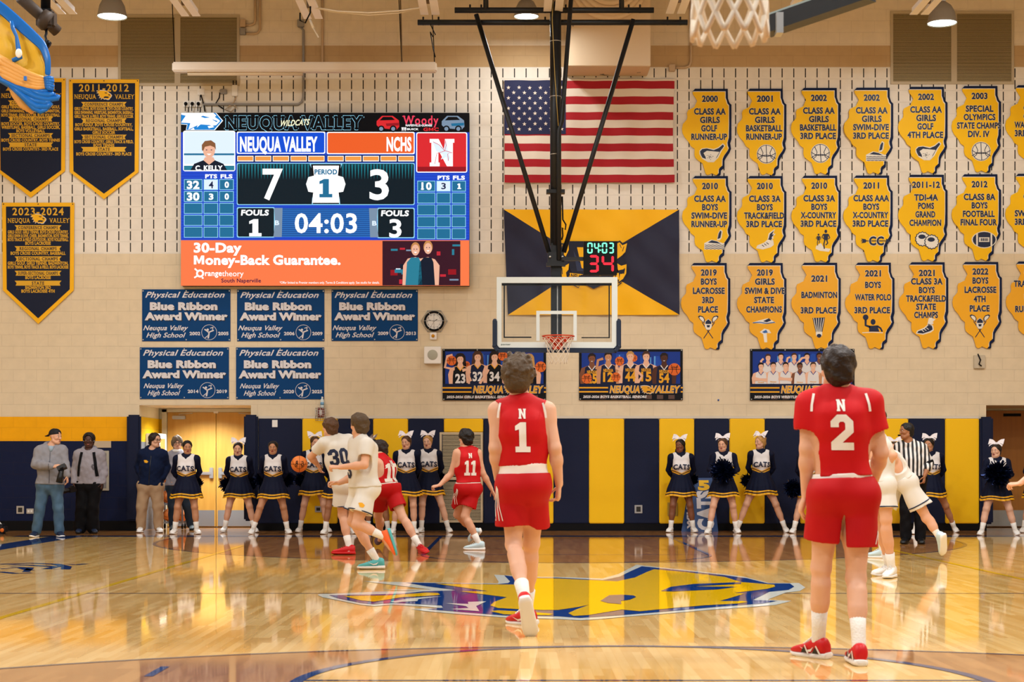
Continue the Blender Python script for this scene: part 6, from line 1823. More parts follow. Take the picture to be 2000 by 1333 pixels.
def link_mesh(name, V, Q_, m, parent=None, base=(0, 0, 0), **kw):
    """V in world coordinates; base: world position of the parent's (or its own) origin"""
    me = bpy.data.meshes.new(name)
    V = (V - np.array(base)).astype(np.float32)
    me.vertices.add(len(V)); me.vertices.foreach_set('co', V.ravel())
    k = Q_.shape[1]
    me.loops.add(Q_.size); me.loops.foreach_set('vertex_index', Q_.ravel().astype(np.int32))
    me.polygons.add(len(Q_)); me.polygons.foreach_set('loop_start', np.arange(0, Q_.size, k, dtype=np.int32))
    me.update(calc_edges=True)
    me.polygons.foreach_set('use_smooth', np.ones(len(Q_), bool))
    me.materials.append(m)
    o = bpy.data.objects.new(name, me)
    COL.objects.link(o)
    if parent is not None: o.parent = parent
    else: o.location = base
    return tag(o, **kw)
def nrm(v):
    v = np.array(v, float); return v / (np.linalg.norm(v) or 1)
SKIN = {'fair': '#d9a98c', 'light': '#d3a081', 'med': '#b9835f', 'tan': '#9a6644', 'brown': '#7a4a30', 'dark': '#4a2c20'}
def skin(n): return mat('skin_' + n, SKIN[n], .5, spec=.35, bump=.03, bscale=120)
M_HAIR = {'black': mat('hair_black', '#120e0d', .45, bump=.6, bscale=45), 'dark': mat('hair_dark_brown', '#241811', .45, bump=.6, bscale=45), 'brown': mat('hair_brown', '#50351f', .5, bump=.6, bscale=45),
          'dull': mat('hair_dull_brown', '#4c3b27', .5, bump=.6, bscale=45), 'grey': mat('hair_grey_brown', '#675746', .55, bump=.6, bscale=45), 'blond': mat('hair_blond', '#b78a4c', .5, bump=.6, bscale=45)}
M_LIP = mat('lip_red', '#8c2230', .4); M_LIP2 = mat('lip_soft', '#a8665a', .5); M_EYEW = mat('eye_white', '#e8e4de', .3); M_EYEB = mat('eye_dark', '#20140e', .3); M_BROW = mat('brow', '#2c1c14', .7)
M_SOCK = mat('sock_white', '#e6e2da', .85, bump=.3, bscale=90)
M_RED = mat('jersey_red', '#bf0b12', .6, spec=.2); M_REDS = mat('shorts_red', '#b20910', .6, spec=.2); M_WJ = mat('jersey_white', '#d3cfc6', .7, spec=.25); M_TRIM = mat('trim_white', '#e8e2da', .55)
M_CN_ = mat('cheer_navy', '#0a1129', .7, spec=.15)
class Body:
    """a posed figure; joints are world points"""
    def __init__(s, J, sk, sc=1.0, h=.009, female=False, fwd=None, hand=True):
        s.J = {k: np.array(v, float) for k, v in J.items()}
        s.sk, s.sc, s.h, s.fem = sk, sc, h, female
        J = s.J
        s.right = nrm(J['shR'] - J['shL'])
        s.up = nrm((J['shR'] + J['shL']) / 2 - (J['hipR'] + J['hipL']) / 2)
        s.fwd = nrm(np.cross(s.up, s.right))
        pr = nrm(J['hipR'] - J['hipL'])
        s.pf = nrm(np.cross(np.array([0, 0, 1.]) if abs(s.up[2]) > .5 else s.up, pr))
        s.pr = pr
        s.shc = (J['shR'] + J['shL']) / 2
        s.hpc = (J['hipR'] + J['hipL']) / 2
        s.base = np.array([s.hpc[0], s.hpc[1], 0.0])
        s.hand = hand
    def box(s, pad=.22):
        a = np.array(list(s.J.values()))
        return a.min(0) - pad, a.max(0) + pad
    def torso(s, S_, infl=0.0, k=.05, lower=True, chest=True, hipw=1.0):
        J, c, u = s.J, s.sc, s.fwd
        w = np.linalg.norm(J['shR'] - J['shL'])
        hw = w / 2
        spine = s.shc - s.hpc
        pt = lambda t, f=0.0: s.hpc + spine * t + s.fwd * f * c
        wa = .118 if s.fem else .14
        if lower:
            S_.add(J['hipL'], J['hipR'], .1 * c * hipw, k=k, infl=infl)
            for q in ('hipL', 'hipR'): S_.add(J[q] - s.pf * .035 * c + np.array([0, 0, -.01]), J[q] - s.pf * .035 * c, .094 * c, k=k, infl=infl)
            S_.add(pt(.06), pt(.38), .15 * c * (.98 if s.fem else 1), wa * c, k=k, u=u, f=.74, infl=infl)
        S_.add(pt(.34), pt(.62, .005), wa * c, (.14 if s.fem else .165) * c, k=k, u=u, f=.72, infl=infl)
        if chest:
            S_.add(pt(.62, .005), pt(.86), (.14 if s.fem else .168) * c, (.125 if s.fem else .15) * c, k=k, u=u, f=.68, infl=infl)
            S_.add(J['shL'] * .75 + J['shR'] * .25 - s.up * .03 * c, J['shR'] * .75 + J['shL'] * .25 - s.up * .03 * c, .068 * c, k=k, infl=infl)
            if s.fem:
                for sg in (-1, 1): S_.add(pt(.66, .085) + s.right * sg * .07 * c, pt(.68, .07) + s.right * sg * .07 * c, .062 * c, k=.04, infl=infl)
            else:
                for sg in (-1, 1): S_.add(pt(.72, -.06) + s.right * sg * .075 * c, pt(.85, -.06) + s.right * sg * .07 * c, .07 * c, k=.05, infl=infl)
    def shoulders(s, S_, infl=0.0, arm=1.0, sides='LR'):
        J, c = s.J, s.sc
        f = .86 if s.fem else 1.0
        for q in sides:
            S_.add(J['sh' + q], J['sh' + q] * .8 + J['el' + q] * .2, .062 * c * f, .055 * c * f, k=.05, infl=infl)
            S_.add(J['neck'] - s.up * .01, J['sh' + q], .055 * c, .045 * c * f, k=.05, infl=infl)
            e = J['sh' + q] + (J['el' + q] - J['sh' + q]) * arm
            S_.add(J['sh' + q], e, .056 * c * f, (.056 - .014 * arm) * c * f, k=.03, infl=infl)
    def forearm(s, S_, infl=0.0, t0=0.0, t1=1.0, k=.02):
        J, c = s.J, s.sc
        f = .84 if s.fem else 1.0
        for q in 'LR':
            a, b = J['el' + q], J['wr' + q]
            p = lambda t: a + (b - a) * t
            S_.add(p(t0), p(.35), .042 * c * f, .044 * c * f, k=k, infl=infl)
            S_.add(p(.3), p(t1), .043 * c * f, .028 * c * f, k=k, infl=infl)
    def legs(s, S_, infl=0.0, k=.03):
        J, c = s.J, s.sc
        f = 1.0
        for q in 'LR':
            h_, kn, an, toe = J['hip' + q], J['kn' + q], J['an' + q], J['toe' + q]
            fr = s.pf
            S_.add(h_ + (kn - h_) * .08, h_ + (kn - h_) * .55, .086 * c, .074 * c, k=.05, infl=infl)
            S_.add(h_ + (kn - h_) * .5, kn, .077 * c, .056 * c, k=k, infl=infl)
            sh = an - kn
            bk = -nrm(fr - nrm(sh) * (fr @ nrm(sh)))
            S_.add(kn + sh * .05, kn + sh * .5, .053 * c, .046 * c, k=k, infl=infl)
            S_.add(kn + sh * .22 + bk * .022 * c, kn + sh * .42 + bk * .018 * c, .049 * c, .043 * c, k=.04, infl=infl)
            S_.add(kn + sh * .45, an, .046 * c, .034 * c, k=k, infl=infl)
            S_.add(kn - bk * .012, kn - bk * .014, .05 * c, k=.03, infl=infl)
            S_.add(an - np.array([0, 0, .02]), an * .5 + toe * .5 - np.array([0, 0, .02]), .036 * c, .03 * c, k=.02)
    def hands(s, S_, spec):
        J, c = s.J, s.sc * (.9 if s.fem else 1)
        for q in 'LR':
            sp = spec.get(q)
            if sp is False: continue
            sp = sp or {}
            wr = J['wr' + q]
            d = nrm(sp.get('dir', wr - J['el' + q]))
            n = sp.get('palm')
            if n is None:
                inw = s.right * (-1 if q == 'R' else 1)
                n = inw - d * (inw @ d)
            n = nrm(np.array(n) - d * (np.array(n) @ d))
            w = np.cross(d, n)
            if w @ s.fwd < 0 and 'thumb' not in sp: w = -w
            if 'thumb' in sp and w @ np.array(sp['thumb']) < 0: w = -w      # w points to the thumb side
            curl = sp.get('curl', .45)
            S_.add(wr, wr + d * .085 * c, .03 * c, .039 * c, k=.015, u=n, f=.5)
            S_.add(wr + d * .05 * c - w * .012 * c, wr + d * .085 * c - w * .014 * c, .03 * c, .028 * c, k=.012, u=n, f=.5)
            rf = max(.0085 * c, s.h * .95)
            for i, (o_, L) in enumerate(((.03, .066), (.010, .076), (-.011, .07), (-.031, .054))):
                p = wr + d * (.088 - .004 * i) * c + w * o_ * c
                spread = w * (o_ * 1.5)
                dd = nrm(d + spread)
                ang = 0
                for seg, fr in enumerate((.42, .32, .26)):
                    ang += curl * (.6 if seg == 0 else 1.0) * (1 + .08 * i)
                    q_ = p + (dd * math.cos(ang) + n * math.sin(ang)) * L * fr * c * 1.15
                    S_.add(p, q_, rf * (1 - .06 * seg), rf * (.94 - .06 * seg), k=.004)
                    p = q_
            p = wr + d * .03 * c + w * .03 * c
            for seg, (a_, L) in enumerate(((.75, .04), (.45, .034), (.2, .026))):
                q_ = p + nrm(w * a_ + d * (1 - a_ * .4) + n * .35 * (1 + curl)) * L * c
                S_.add(p, q_, rf * 1.2 - seg * .001, rf * 1.1 - seg * .001, k=.008)
                p = q_
    def headframe(s, look, tilt=0.0, roll=0.0):
        f = nrm(look)
        r = nrm(np.cross(f, np.array([0, 0, 1.])))
        u = np.cross(r, f)
        if tilt:
            f, u = nrm(f * math.cos(tilt) + u * math.sin(tilt)), nrm(u * math.cos(tilt) - f * math.sin(tilt))
        s.hf, s.hr, s.hu = f, r, u
    def hp(s, x, y, z):
        """head-local: x to its right, y forward, z up; metres for an adult head about the head's middle"""
        return s.J['head'] + (s.hr * x + s.hf * y + s.hu * z) * s.hs
    def head(s, S_, face=True):
        s.hs = s.sc * (.95 if s.fem else 1.0)
        c, p = s.hs, s.hp
        S_.add(s.J['neck'] - s.up * .05, s.J['neck'] * .45 + p(0, -.012, -.075) * .55, .062 * s.sc * (.82 if s.fem else 1), .056 * s.sc * (.8 if s.fem else 1), k=.03)
        S_.add(s.J['neck'], p(0, -.012, -.06), .056 * s.sc * (.82 if s.fem else 1), .052 * s.sc * (.82 if s.fem else 1), k=.02)
        S_.add(p(0, -.02, .035), p(0, .012, .035), .078 * c, .072 * c, k=.02)
        S_.add(p(0, .01, .0), p(0, .03, -.06), .067 * c, .046 * c, k=.03)
        S_.add(p(0, .055, -.092), p(0, .048, -.088), .024 * c, k=.03)
        for q in (-1, 1):
            S_.add(p(.055 * q, .0, -.055), p(.035 * q, .04, -.085), .022 * c, .02 * c, k=.03)
            S_.add(p(.04 * q, .058, -.018), p(.045 * q, .05, -.02), .022 * c, k=.02)
            S_.add(p(.015 * q, .078, .022), p(.045 * q, .066, .022), .012 * c, k=.012)
            S_.add(p(.076 * q, -.012, .02), p(.072 * q, -.006, -.025), .014 * c, .009 * c, k=.008, u=s.hr, f=.5)
        S_.add(p(0, .078, .015), p(0, .1, -.026), .009 * c, .012 * c, k=.012)
        for q in (-1, 1): S_.add(p(.011 * q, .088, -.03), p(.010 * q, .086, -.03), .009 * c, k=.008)
        S_.add(p(0, .078, -.06), p(0, .076, -.062), .017 * c, k=.015, u=s.hu, f=.6)
    def face(s, root, lip=None, brow=None, glasses=False):
        p, c = s.hp, s.hs
        lip = lip or M_LIP2
        b = MB()
        for q in (-1, 1):
            b.sphere(p(.03 * q, .0735, .008), .0125 * c, M_EYEW, n=10, k=6)
        for q in (-1, 1):
            b.sphere(p(.03 * q, .0815, .008), .0075 * c, M_EYEB, n=8, k=6)
        s.part(b, 'eyes', root)
        b = MB()
        for q in (-1, 1):
            b.tube([p(.016 * q, .0875, .026), p(.032 * q, .084, .031), p(.048 * q, .073, .026)], .0038 * c, brow or M_BROW, 6)
        s.part(b, 'eyebrows', root)
        b = MB()
        b.tube([p(-.022, .083, -.058), p(-.008, .0925, -.056), p(.008, .0925, -.056), p(.022, .083, -.058)], [.003 * c, .005 * c, .005 * c, .003 * c], lip, 8)
        b.tube([p(-.02, .083, -.062), p(0, .0925, -.067), p(.02, .083, -.062)], [.003 * c, .0062 * c, .003 * c], lip, 8)
        s.part(b, 'lips', root)
        if glasses:
            b = MB()
            for q in (-1, 1):
                b.tube([p(.031 * q + .021 * math.cos(a), .095, .005 + .017 * math.sin(a)) for a in np.linspace(0, 2 * math.pi, 17)[:-1]], .0025, M_BLACK, 5, True)
                b.tube([p(.052 * q, .094, .008), p(.074 * q, .06, .012), p(.078 * q, -.005, .015)], .0025, M_BLACK, 5)
            b.tube([p(-.01, .096, .008), p(.01, .096, .008)], .0025, M_BLACK, 5)
            s.part(b, 'spectacles', root)
    def part(s, b, name, root, **kw):
        o = b.build(name, None, **kw)
        V = np.array(s.base)
        me = o.data
        co = np.empty(len(me.vertices) * 3, np.float32); me.vertices.foreach_get('co', co)
        me.vertices.foreach_set('co', (co.reshape(-1, 3) - V.astype(np.float32)).ravel()); me.update()
        o.parent = root
        return o
    def make(s, label, cat='person', group=None, handspec=None, look=None, tilt=0.0, bare_arms=True):
        s.headframe(look if look is not None else s.fwd, tilt)
        lo, hi = s.box()
        S_ = SDF(lo, hi, s.h)
        s.torso(S_); s.shoulders(S_); s.forearm(S_); s.legs(S_)
        if s.hand: s.hands(S_, handspec or {})
        s.head(S_)
        V, Q_ = S_.mesh()
        s.root = link_mesh('person', V, Q_, skin(s.sk), None, s.base, label=label, cat=cat, group=group)
        return s.root
    def sdf(s, lo=None, hi=None, h=None, pad=.25):
        a, b = s.box(pad)
        return SDF(a if lo is None else lo, b if hi is None else hi, h or s.h)
    def put(s, S_, name, m, **kw):
        V, Q_ = S_.mesh()
        o = link_mesh(name, V, Q_, m, s.root, s.base, **kw)
        o['_'] = 0; del o['_']
        s.last = (V, Q_)
        return o
    # ---- clothes
    def tank(s, m, hem_t=-.02, trim=None, infl=.014, sleeve=0.0, drop=.0, loose=.0, seed=1, name='jersey', sides_open=True):
        J, c = s.J, s.sc
        S_ = s.sdf()
        spine = s.shc - s.hpc
        s.torso(S_, infl + loose)
        if loose:
            S_.add(s.hpc + spine * .1, s.hpc + spine * .5, .155 * c, .165 * c, k=.06, u=s.fwd, f=.8, infl=loose)
        for q in 'LR':
            S_.add(J['neck'] - s.up * .02, J['sh' + q], .058 * c, .05 * c, k=.05, infl=infl * .7)
            if sleeve:
                d = J['el' + q] - J['sh' + q]
                S_.add(J['sh' + q], J['sh' + q] + d * (sleeve + .15), .068 * c, .066 * c, k=.05, infl=infl * .8)
            else:
                S_.add(J['sh' + q] * .85 + s.shc * .15, J['sh' + q] * .7 + s.shc * .3, .055 * c, k=.04, infl=infl * .7)
        S_.ripple(.0028, [(22, 5, 9), (-14, 8, 17), (9, 3, -26), (31, 0, 12)], seed)
        S_.plane(s.hpc + spine * hem_t, -s.up)
        for q, sg in (('L', -1), ('R', 1)):
            d = nrm(J['el' + q] - J['sh' + q])
            if sleeve:
                S_.cut(J['sh' + q] + (J['el' + q] - J['sh' + q]) * sleeve, J['sh' + q] + (J['el' + q] - J['sh' + q]) * sleeve + d * .3, .052 * c)
                e = J['sh' + q] + (J['el' + q] - J['sh' + q]) * sleeve
                S_.cut(e + d * .11 * c, e + d * .45, .11 * c)
            else:
                o_ = s.right * sg
                a = J['sh' + q] + o_ * .03 * c + s.up * .005 * c
                S_.cut(a, a - s.up * .15 * c + o_ * .012 * c, .062 * c, .058 * c, u=s.fwd, f=2.2)
        nk = J['neck'] + s.up * .052 * c + s.fwd * .03 * c
        S_.cut(nk, nk + s.fwd * .06 * c + s.up * .02, .082 * c, .08 * c)
        o = s.put(S_, name, m)
        s.jer = s.last
        return o
    def shorts(s, m, len_t=.62, gap=.026, infl=.018, waist_t=.16, flare=.022, seed=3, name='shorts', hips=1.0):
        J, c = s.J, s.sc
        S_ = s.sdf()
        spine = s.shc - s.hpc
        S_.add(J['hipL'], J['hipR'], .102 * c, k=.05, infl=infl * .8)
        for q in ('hipL', 'hipR'): S_.add(J[q] - s.pf * .04 * c, J[q] - s.pf * .042 * c, .098 * c, k=.06, infl=infl * .8)
        S_.add(s.hpc + spine * .04, s.hpc + spine * (waist_t + .08), .144 * c, .144 * c, k=.06, u=s.fwd, f=.76, infl=infl * .7)
        for q in 'LR':
            d = J['kn' + q] - J['hip' + q]
            S_.add(J['hip' + q] + d * .05, J['hip' + q] + d * .2, .09 * c, k=.04, infl=infl)
            S_.add(J['hip' + q] + d * .2, J['hip' + q] + d * (len_t + .1), .09 * c, (.081 + flare) * c, k=.01, infl=infl)
        S_.ripple(.0035, [(20, 6, 5), (-12, 10, 9), (16, -3, -14), (34, 8, 3)], seed)
        S_.plane(s.hpc + spine * waist_t, s.up)
        for q in 'LR':
            d = J['kn' + q] - J['hip' + q]
            n = nrm(d)
            e = J['hip' + q] + d * len_t
            hr_ = .9 if nrm(J['knL'] - J['hipL']) @ nrm(J['knR'] - J['hipR']) > .96 else .26
            S_.cut(e + n * hr_ * c, e + n * (hr_ + .1) * c, hr_ * c)
            S_.cut(J['hip' + q] + d * (len_t - .22), e + n * .3, .088 * c, (.09 + flare) * c)
        a_ = (J['hipL'] + J['hipR']) / 2
        e_ = a_ + ((J['knL'] + J['knR']) / 2 - a_) * (len_t + .25)
        S_.cut(a_ + (e_ - a_) * .15, e_, .006, gap, u=s.pf, f=12)
        o = s.put(S_, name, m)
        s.sho = s.last
        return o
    def trousers(s, m, infl=.022, ankle=.03, name='trousers', waist_t=.14, seed=5, end=.96, wide=0.0):
        J, c = s.J, s.sc
        S_ = s.sdf()
        spine = s.shc - s.hpc
        S_.add(J['hipL'], J['hipR'], .11 * c, k=.05, infl=infl * .8)
        for q in ('hipL', 'hipR'): S_.add(J[q] - s.pf * .035 * c, J[q] - s.pf * .037 * c, .1 * c, k=.06, infl=infl * .8)
        S_.add(s.hpc + spine * .02, s.hpc + spine * (waist_t + .06), .15 * c, .148 * c, k=.06, u=s.fwd, f=.76, infl=infl * .6)
        for q in 'LR':
            h_, kn, an = J['hip' + q], J['kn' + q], J['an' + q]
            S_.add(h_ + (kn - h_) * .05, kn, .09 * c, .062 * c + wide * .5, k=.03, infl=infl)
            S_.add(kn, kn + (an - kn) * end, .06 * c + wide * .5, .04 * c + ankle * .6 + wide, k=.03, infl=infl)
        S_.ripple(.002, [(26, 4, 30), (-35, 19, 42), (44, -16, 17), (40, 30, -24)], seed)
        S_.plane(s.hpc + spine * waist_t, s.up)
        return s.put(S_, name, m)
    def hoodie(s, m, hem_t=.1, infl=.024, hood=True, name='hooded_sweatshirt', seed=7, cuff=.97, hoodpart=True):
        J, c = s.J, s.sc
        S_ = s.sdf()
        spine = s.shc - s.hpc
        s.torso(S_, infl)
        S_.add(s.hpc + spine * .1, s.hpc + spine * .55, .15 * c, .16 * c, k=.05, u=s.fwd, f=.85, infl=infl * .5)
        s.shoulders(S_, infl * .75)
        s.forearm(S_, infl * .75, 0, cuff)
        S_.ripple(.0013, [(30, 25, 58), (-56, 28, 42), (44, 33, -66), (78, 12, 30)], seed)
        S_.plane(s.hpc + spine * hem_t, -s.up)
        nk = J['neck'] + s.up * .06 * c + s.fwd * .035 * c
        S_.cut(nk, nk + s.fwd * .05 * c, .075 * c)
        o = s.put(S_, name, m)
        s.jer = s.last
        if hood:
            b = MB()
            p = J['neck'] + s.up * .01
            pts = []
            for a in np.linspace(-2.5, 2.5, 13):
                back = (1 - math.cos(a)) / 2
                pts.append(p + s.right * .105 * c * math.sin(a) - s.fwd * .085 * c * math.cos(a) + s.up * (.035 - .06 * back) * c)
            b.tube(pts, [.016 + .022 * math.cos(a / 2.5 * 1.3) for a in np.linspace(-2.5, 2.5, 13)], m, 10)
            s.part(b, 'hood', s.root)
        return o
    def waistband(s, m, t0, t1):
        """a band around the waist"""
        c, spine = s.sc, s.shc - s.hpc
        S_ = s.sdf()
        S_.add(s.hpc + spine * .04, s.hpc + spine * .38, .145 * c, .143 * c, k=.06, u=s.fwd, f=.76, infl=.02)
        S_.add(s.J['hipL'], s.J['hipR'], .102 * c, k=.05, infl=.016)
        S_.plane(s.hpc + spine * t1, s.up); S_.plane(s.hpc + spine * (t0 - .02), -s.up)
        return s.put(S_, 'waistband', m)
    def decal(s, name, surf, V2, T, centre, ux, uy, width, height, m, direction, off=.004):
        """flat lettering laid onto a garment: V2 unit coordinates (0..1 by 0..1) around centre, projected along direction"""
        Vg, Qg = surf
        bvh = BVHTree.FromPolygons([tuple(v) for v in Vg], [tuple(int(i) for i in q) for q in Qg])
        bm = bmesh.new()
        vs = [bm.verts.new(((x - .5) * width, (y - .5) * height, 0)) for x, y in V2]
        for t in T:
            try: bm.faces.new([vs[i] for i in t])
            except ValueError: pass
        for _ in range(4):
            lim = max(.02, max(width, height) / 14)
            es = [e for e in bm.edges if e.calc_length() > lim]
            if not es: break
            bmesh.ops.subdivide_edges(bm, edges=es, cuts=1, use_grid_fill=True)
            bmesh.ops.triangulate(bm, faces=bm.faces[:])
        d = Vector(direction).normalized()
        ux, uy = Vector(ux), Vector(uy)
        out = []
        for v in bm.verts:
            p = Vector(centre) + ux * v.co.x + uy * v.co.y
            hit = bvh.ray_cast(p - d * .5, d, 1.0)
            q = hit[0] if hit[0] is not None else p
            out.append(q - d * off)
        bm.verts.index_update()
        fs = []
        for f_ in bm.faces:
            ii = [v.index for v in f_.verts]
            n_ = (out[ii[1]] - out[ii[0]]).cross(out[ii[2]] - out[ii[0]])
            fs.append(ii if n_.dot(d) < 0 else ii[::-1])
        bm.free()
        b = MB(); b.add(out, fs, m)
        return s.part(b, name, s.root)
    def number(s, txt, t, hgt, m, back=True, wid=None, shift=0.0, block=True, name='number', up=None, style='x'):
        V, T, raw = block_polys(txt) if block else text_polys(txt, style, True)
        V = V / np.array([raw, 1])
        ff = -s.fwd if back else s.fwd
        c = s.hpc + (s.shc - s.hpc) * t + s.right * shift
        ux = s.right if back else -s.right
        return s.decal(name, s.jer, V, T, c, ux, s.up if up is None else up, wid or raw * hgt, hgt, m, -ff)
    def ribbon(s, name, surf, pts, width, m, direction, off=.004):
        """stripe along points given near the garment"""
        Vg, Qg = surf
        bvh = BVHTree.FromPolygons([tuple(v) for v in Vg], [tuple(int(i) for i in q) for q in Qg])
        P_ = [Vector(p) for p in pts]
        Lp = []
        for i in range(len(P_) - 1):
            n = max(2, int((P_[i + 1] - P_[i]).length / .02))
            Lp += [P_[i].lerp(P_[i + 1], k / n) for k in range(n)]
        Lp.append(P_[-1])
        d = Vector(direction).normalized()
        vs = []
        for i, p in enumerate(Lp):
            t = (Lp[min(i + 1, len(Lp) - 1)] - Lp[max(i - 1, 0)]).normalized()
            w = t.cross(d).normalized()
            for sg in (-1, 1):
                q = p + w * width / 2 * sg
                hit = bvh.ray_cast(q - d * .5, d, 1.0)
                vs.append((hit[0] if hit[0] is not None else q) - d * off)
        b = MB()
        b.add(vs, [(2 * i, 2 * i + 1, 2 * i + 3, 2 * i + 2) for i in range(len(Lp) - 1)], m, True)
        return s.part(b, name, s.root)
    def sock(s, q, m=None, length=.2, r=1.0):
        J, c = s.J, s.sc
        an, kn, toe = J['an' + q], J['kn' + q], J['toe' + q]
        d = nrm(kn - an)
        b = MB()
        hl = an - np.array([0, 0, .04])
        pts = [an * .88 + toe * .12 - d * .05 * c, an - d * .035 * c, an, an + d * length * .5 * c, an + d * length * c, an + d * length * c]
        b.tube(pts, [.036 * c, .041 * c, .040 * c * r, .043 * c * r, .05 * c * r, .043 * c], m or M_SOCK, 16)
        return s.part(b, 'sock', s.root)
    def shoe(s, q, m, sole, high=.1, L=.295, laces=None, heel_floor=False, swoosh=None, wedge=None):
        """shoe along ankle -> toe; the sole plane follows the foot"""
        J, c = s.J, s.sc
        an, toe, kn = J['an' + q], J['toe' + q], J['kn' + q]
        side = s.pr
        d = toe - an
        shin = nrm(kn - an)
        # foot axis: through the toe, from a heel point below and behind the ankle
        f0 = nrm(d)
        side = nrm(np.cross(f0, shin)) if np.linalg.norm(np.cross(f0, shin)) > .2 else s.pr
        # angle: the ankle sits .09 above the sole and .06 ahead of the heel
        Lc, hA, xA = L * c, .085 * c, .07 * c
        dist = np.linalg.norm(d)
        up0 = nrm(np.cross(side, f0)); 
        if up0 @ shin < 0: up0 = -up0
        a = math.asin(min(.9, (hA - .02) / max(dist, .1)))
        fx = nrm(f0 * math.cos(a) + up0 * math.sin(a))
        fz = nrm(up0 * math.cos(a) - f0 * math.sin(a))
        o_ = an - fz * hA - fx * xA
        sd = np.cross(fz, fx)
        n = 18
        def loft(secs, mm, name, lab=None):
            b = MB(); vs = []
            for x, w, zb_, zt_, pw in secs:
                for k in range(n):
                    t = 2 * math.pi * k / n
                    cx_, sx_ = math.cos(t), math.sin(t)
                    e = 2 / pw
                    yy = w * math.copysign(abs(cx_) ** e, cx_)
                    zz = (zb_ + zt_) / 2 + (zt_ - zb_) / 2 * math.copysign(abs(sx_) ** e, sx_)
                    vs.append(o_ + fx * x * Lc + sd * yy * c + fz * zz * c)
            fs = []
            for i in range(len(secs) - 1):
                for k in range(n):
                    l = (k + 1) % n
                    fs.append((i * n + k, (i + 1) * n + k, (i + 1) * n + l, i * n + l))
            fs.append(tuple(range(n))); fs.append(tuple((len(secs) - 1) * n + k for k in range(n))[::-1])
            b.add(vs, fs, mm, True)
            return s.part(b, name, s.root)
        sh = loft([(-.02, .022, .03, high * .85, 2), (-.01, .032, .02, high * 1.1, 2.2), (.05, .041, .02, high * 1.25, 2.3), (.16, .045, .02, high * 1.3, 2.3), (.3, .045, .02, high * 1.22, 2.3), (.42, .046, .02, .103, 2.2), (.56, .048, .02, .086, 2.2), (.72, .05, .018, .072, 2.4), (.86, .048, .018, .062, 2.5), (.95, .039, .02, .053, 2.3), (.995, .022, .022, .042, 2)], m, 'shoe')
        so = loft([(-.045, .02, .006, .036, 3), (-.03, .036, .0, .04, 3), (.1, .047, 0, .038, 4), (.3, .047, 0, .033, 4), (.5, .05, 0, .032, 4), (.72, .054, 0, .031, 4), (.88, .051, .003, .031, 4), (.98, .038, .008, .033, 3), (1.02, .02, .014, .034, 3)], sole, 'sole')
        so.parent = sh
        if laces:
            b = MB()
            for i in range(5):
                x = .34 + .075 * i
                zt_ = .128 - .0125 * i
                b.tube([o_ + fx * x * Lc + sd * .024 * c + fz * (zt_ - .012) * c, o_ + fx * (x + .02) * Lc + fz * (zt_ + .004) * c, o_ + fx * x * Lc - sd * .024 * c + fz * (zt_ - .012) * c], .0035, laces, 6)
            l = s.part(b, 'laces', s.root); l.parent = sh
        if swoosh or wedge:
            for sg in (-1, 1):
                b = MB()
                pt = lambda x, z, e=.0: o_ + fx * x * Lc + sd * sg * (np.interp(x, [0, .16, .42, .56, .72, .86], [.034, .046, .048, .05, .052, .05]) * (1 - max(0, (z - .06)) * 3.0) + .003 + e) * c + fz * z * c
                if swoosh:
                    w_ = [(.22, .075), (.3, .06), (.42, .052), (.62, .07), (.42, .04), (.3, .045)]
                    b.add([pt(x, z) for x, z in w_], [(0, 1, 5), (1, 2, 4, 5), (2, 3, 4)], swoosh)
                if wedge:
                    for x0 in (.08, .4):
                        b.add([pt(x0, .036, .004), pt(x0 + .17, .036, .004), pt(x0 + .085, .075, .004)], [(0, 1, 2)], wedge)
                        b.add([pt(x0 - .05, .03, .003), pt(x0 + .0, .032, .003), pt(x0 + .075, .08, .003), pt(x0 + .055, .085, .003)], [(0, 1, 2, 3)], M_TRIM)
                l = s.part(b, 'side_mark', s.root); l.parent = sh
        return sh
    # ---- hair
    def hair(s, kind, m, seed=2):
        p, c = s.hp, s.hs
        h_ = s.h * .8
        ce = s.J['head']
        S_ = SDF(ce - .26, ce + .26, max(.0065, h_))
        def cap(th, back=-.03, low=-.03):
            S_.add(p(0, -.022, .04), p(0, .005, .045), .083 * c + th, .075 * c + th, k=.02)
            S_.add(p(0, -.045, low), p(0, -.035, .03), .066 * c + th, .075 * c + th, k=.03)
        def cutface(z=.055, y=.052):
            S_.cut(p(0, .115, -.07), p(0, .15, z - .06), .078 * c, .085 * c, u=s.hr, f=1.25)
            S_.cut(p(0, .118, .0), p(0, .122, z - .02), .072 * c, .074 * c, u=s.hr, f=1.1)
            S_.cut(p(0, .09, -.16), p(0, .09, -.08), .09 * c, u=s.hr, f=1.2)
            for q in (-1, 1): S_.cut(p(.08 * q, .03, -.03), p(.09 * q, .02, -.09), .03 * c, .045 * c)
            S_.cut(p(0, -.03, -.165), p(0, .05, -.165), .07 * c)
        if kind == 'short':
            cap(.012); S_.ripple(.003, [(70, 40, 50), (-60, 80, 30), (40, -70, 90)], seed); cutface()
        elif kind == 'crop':
            cap(.005); S_.ripple(.0012, [(90, 60, 70)], seed); cutface(.05)
        elif kind == 'full':
            cap(.015); S_.add(p(0, .03, .1), p(0, .01, .1), .045 * c, k=.03); S_.ripple(.003, [(60, 30, 40), (-50, 70, 30), (30, -60, 80)], seed); cutface(.06)
        elif kind == 'curly':
            cap(.026); S_.add(p(0, -.01, .095), p(0, .02, .09), .07 * c, k=.03)
            r = np.random.RandomState(seed)
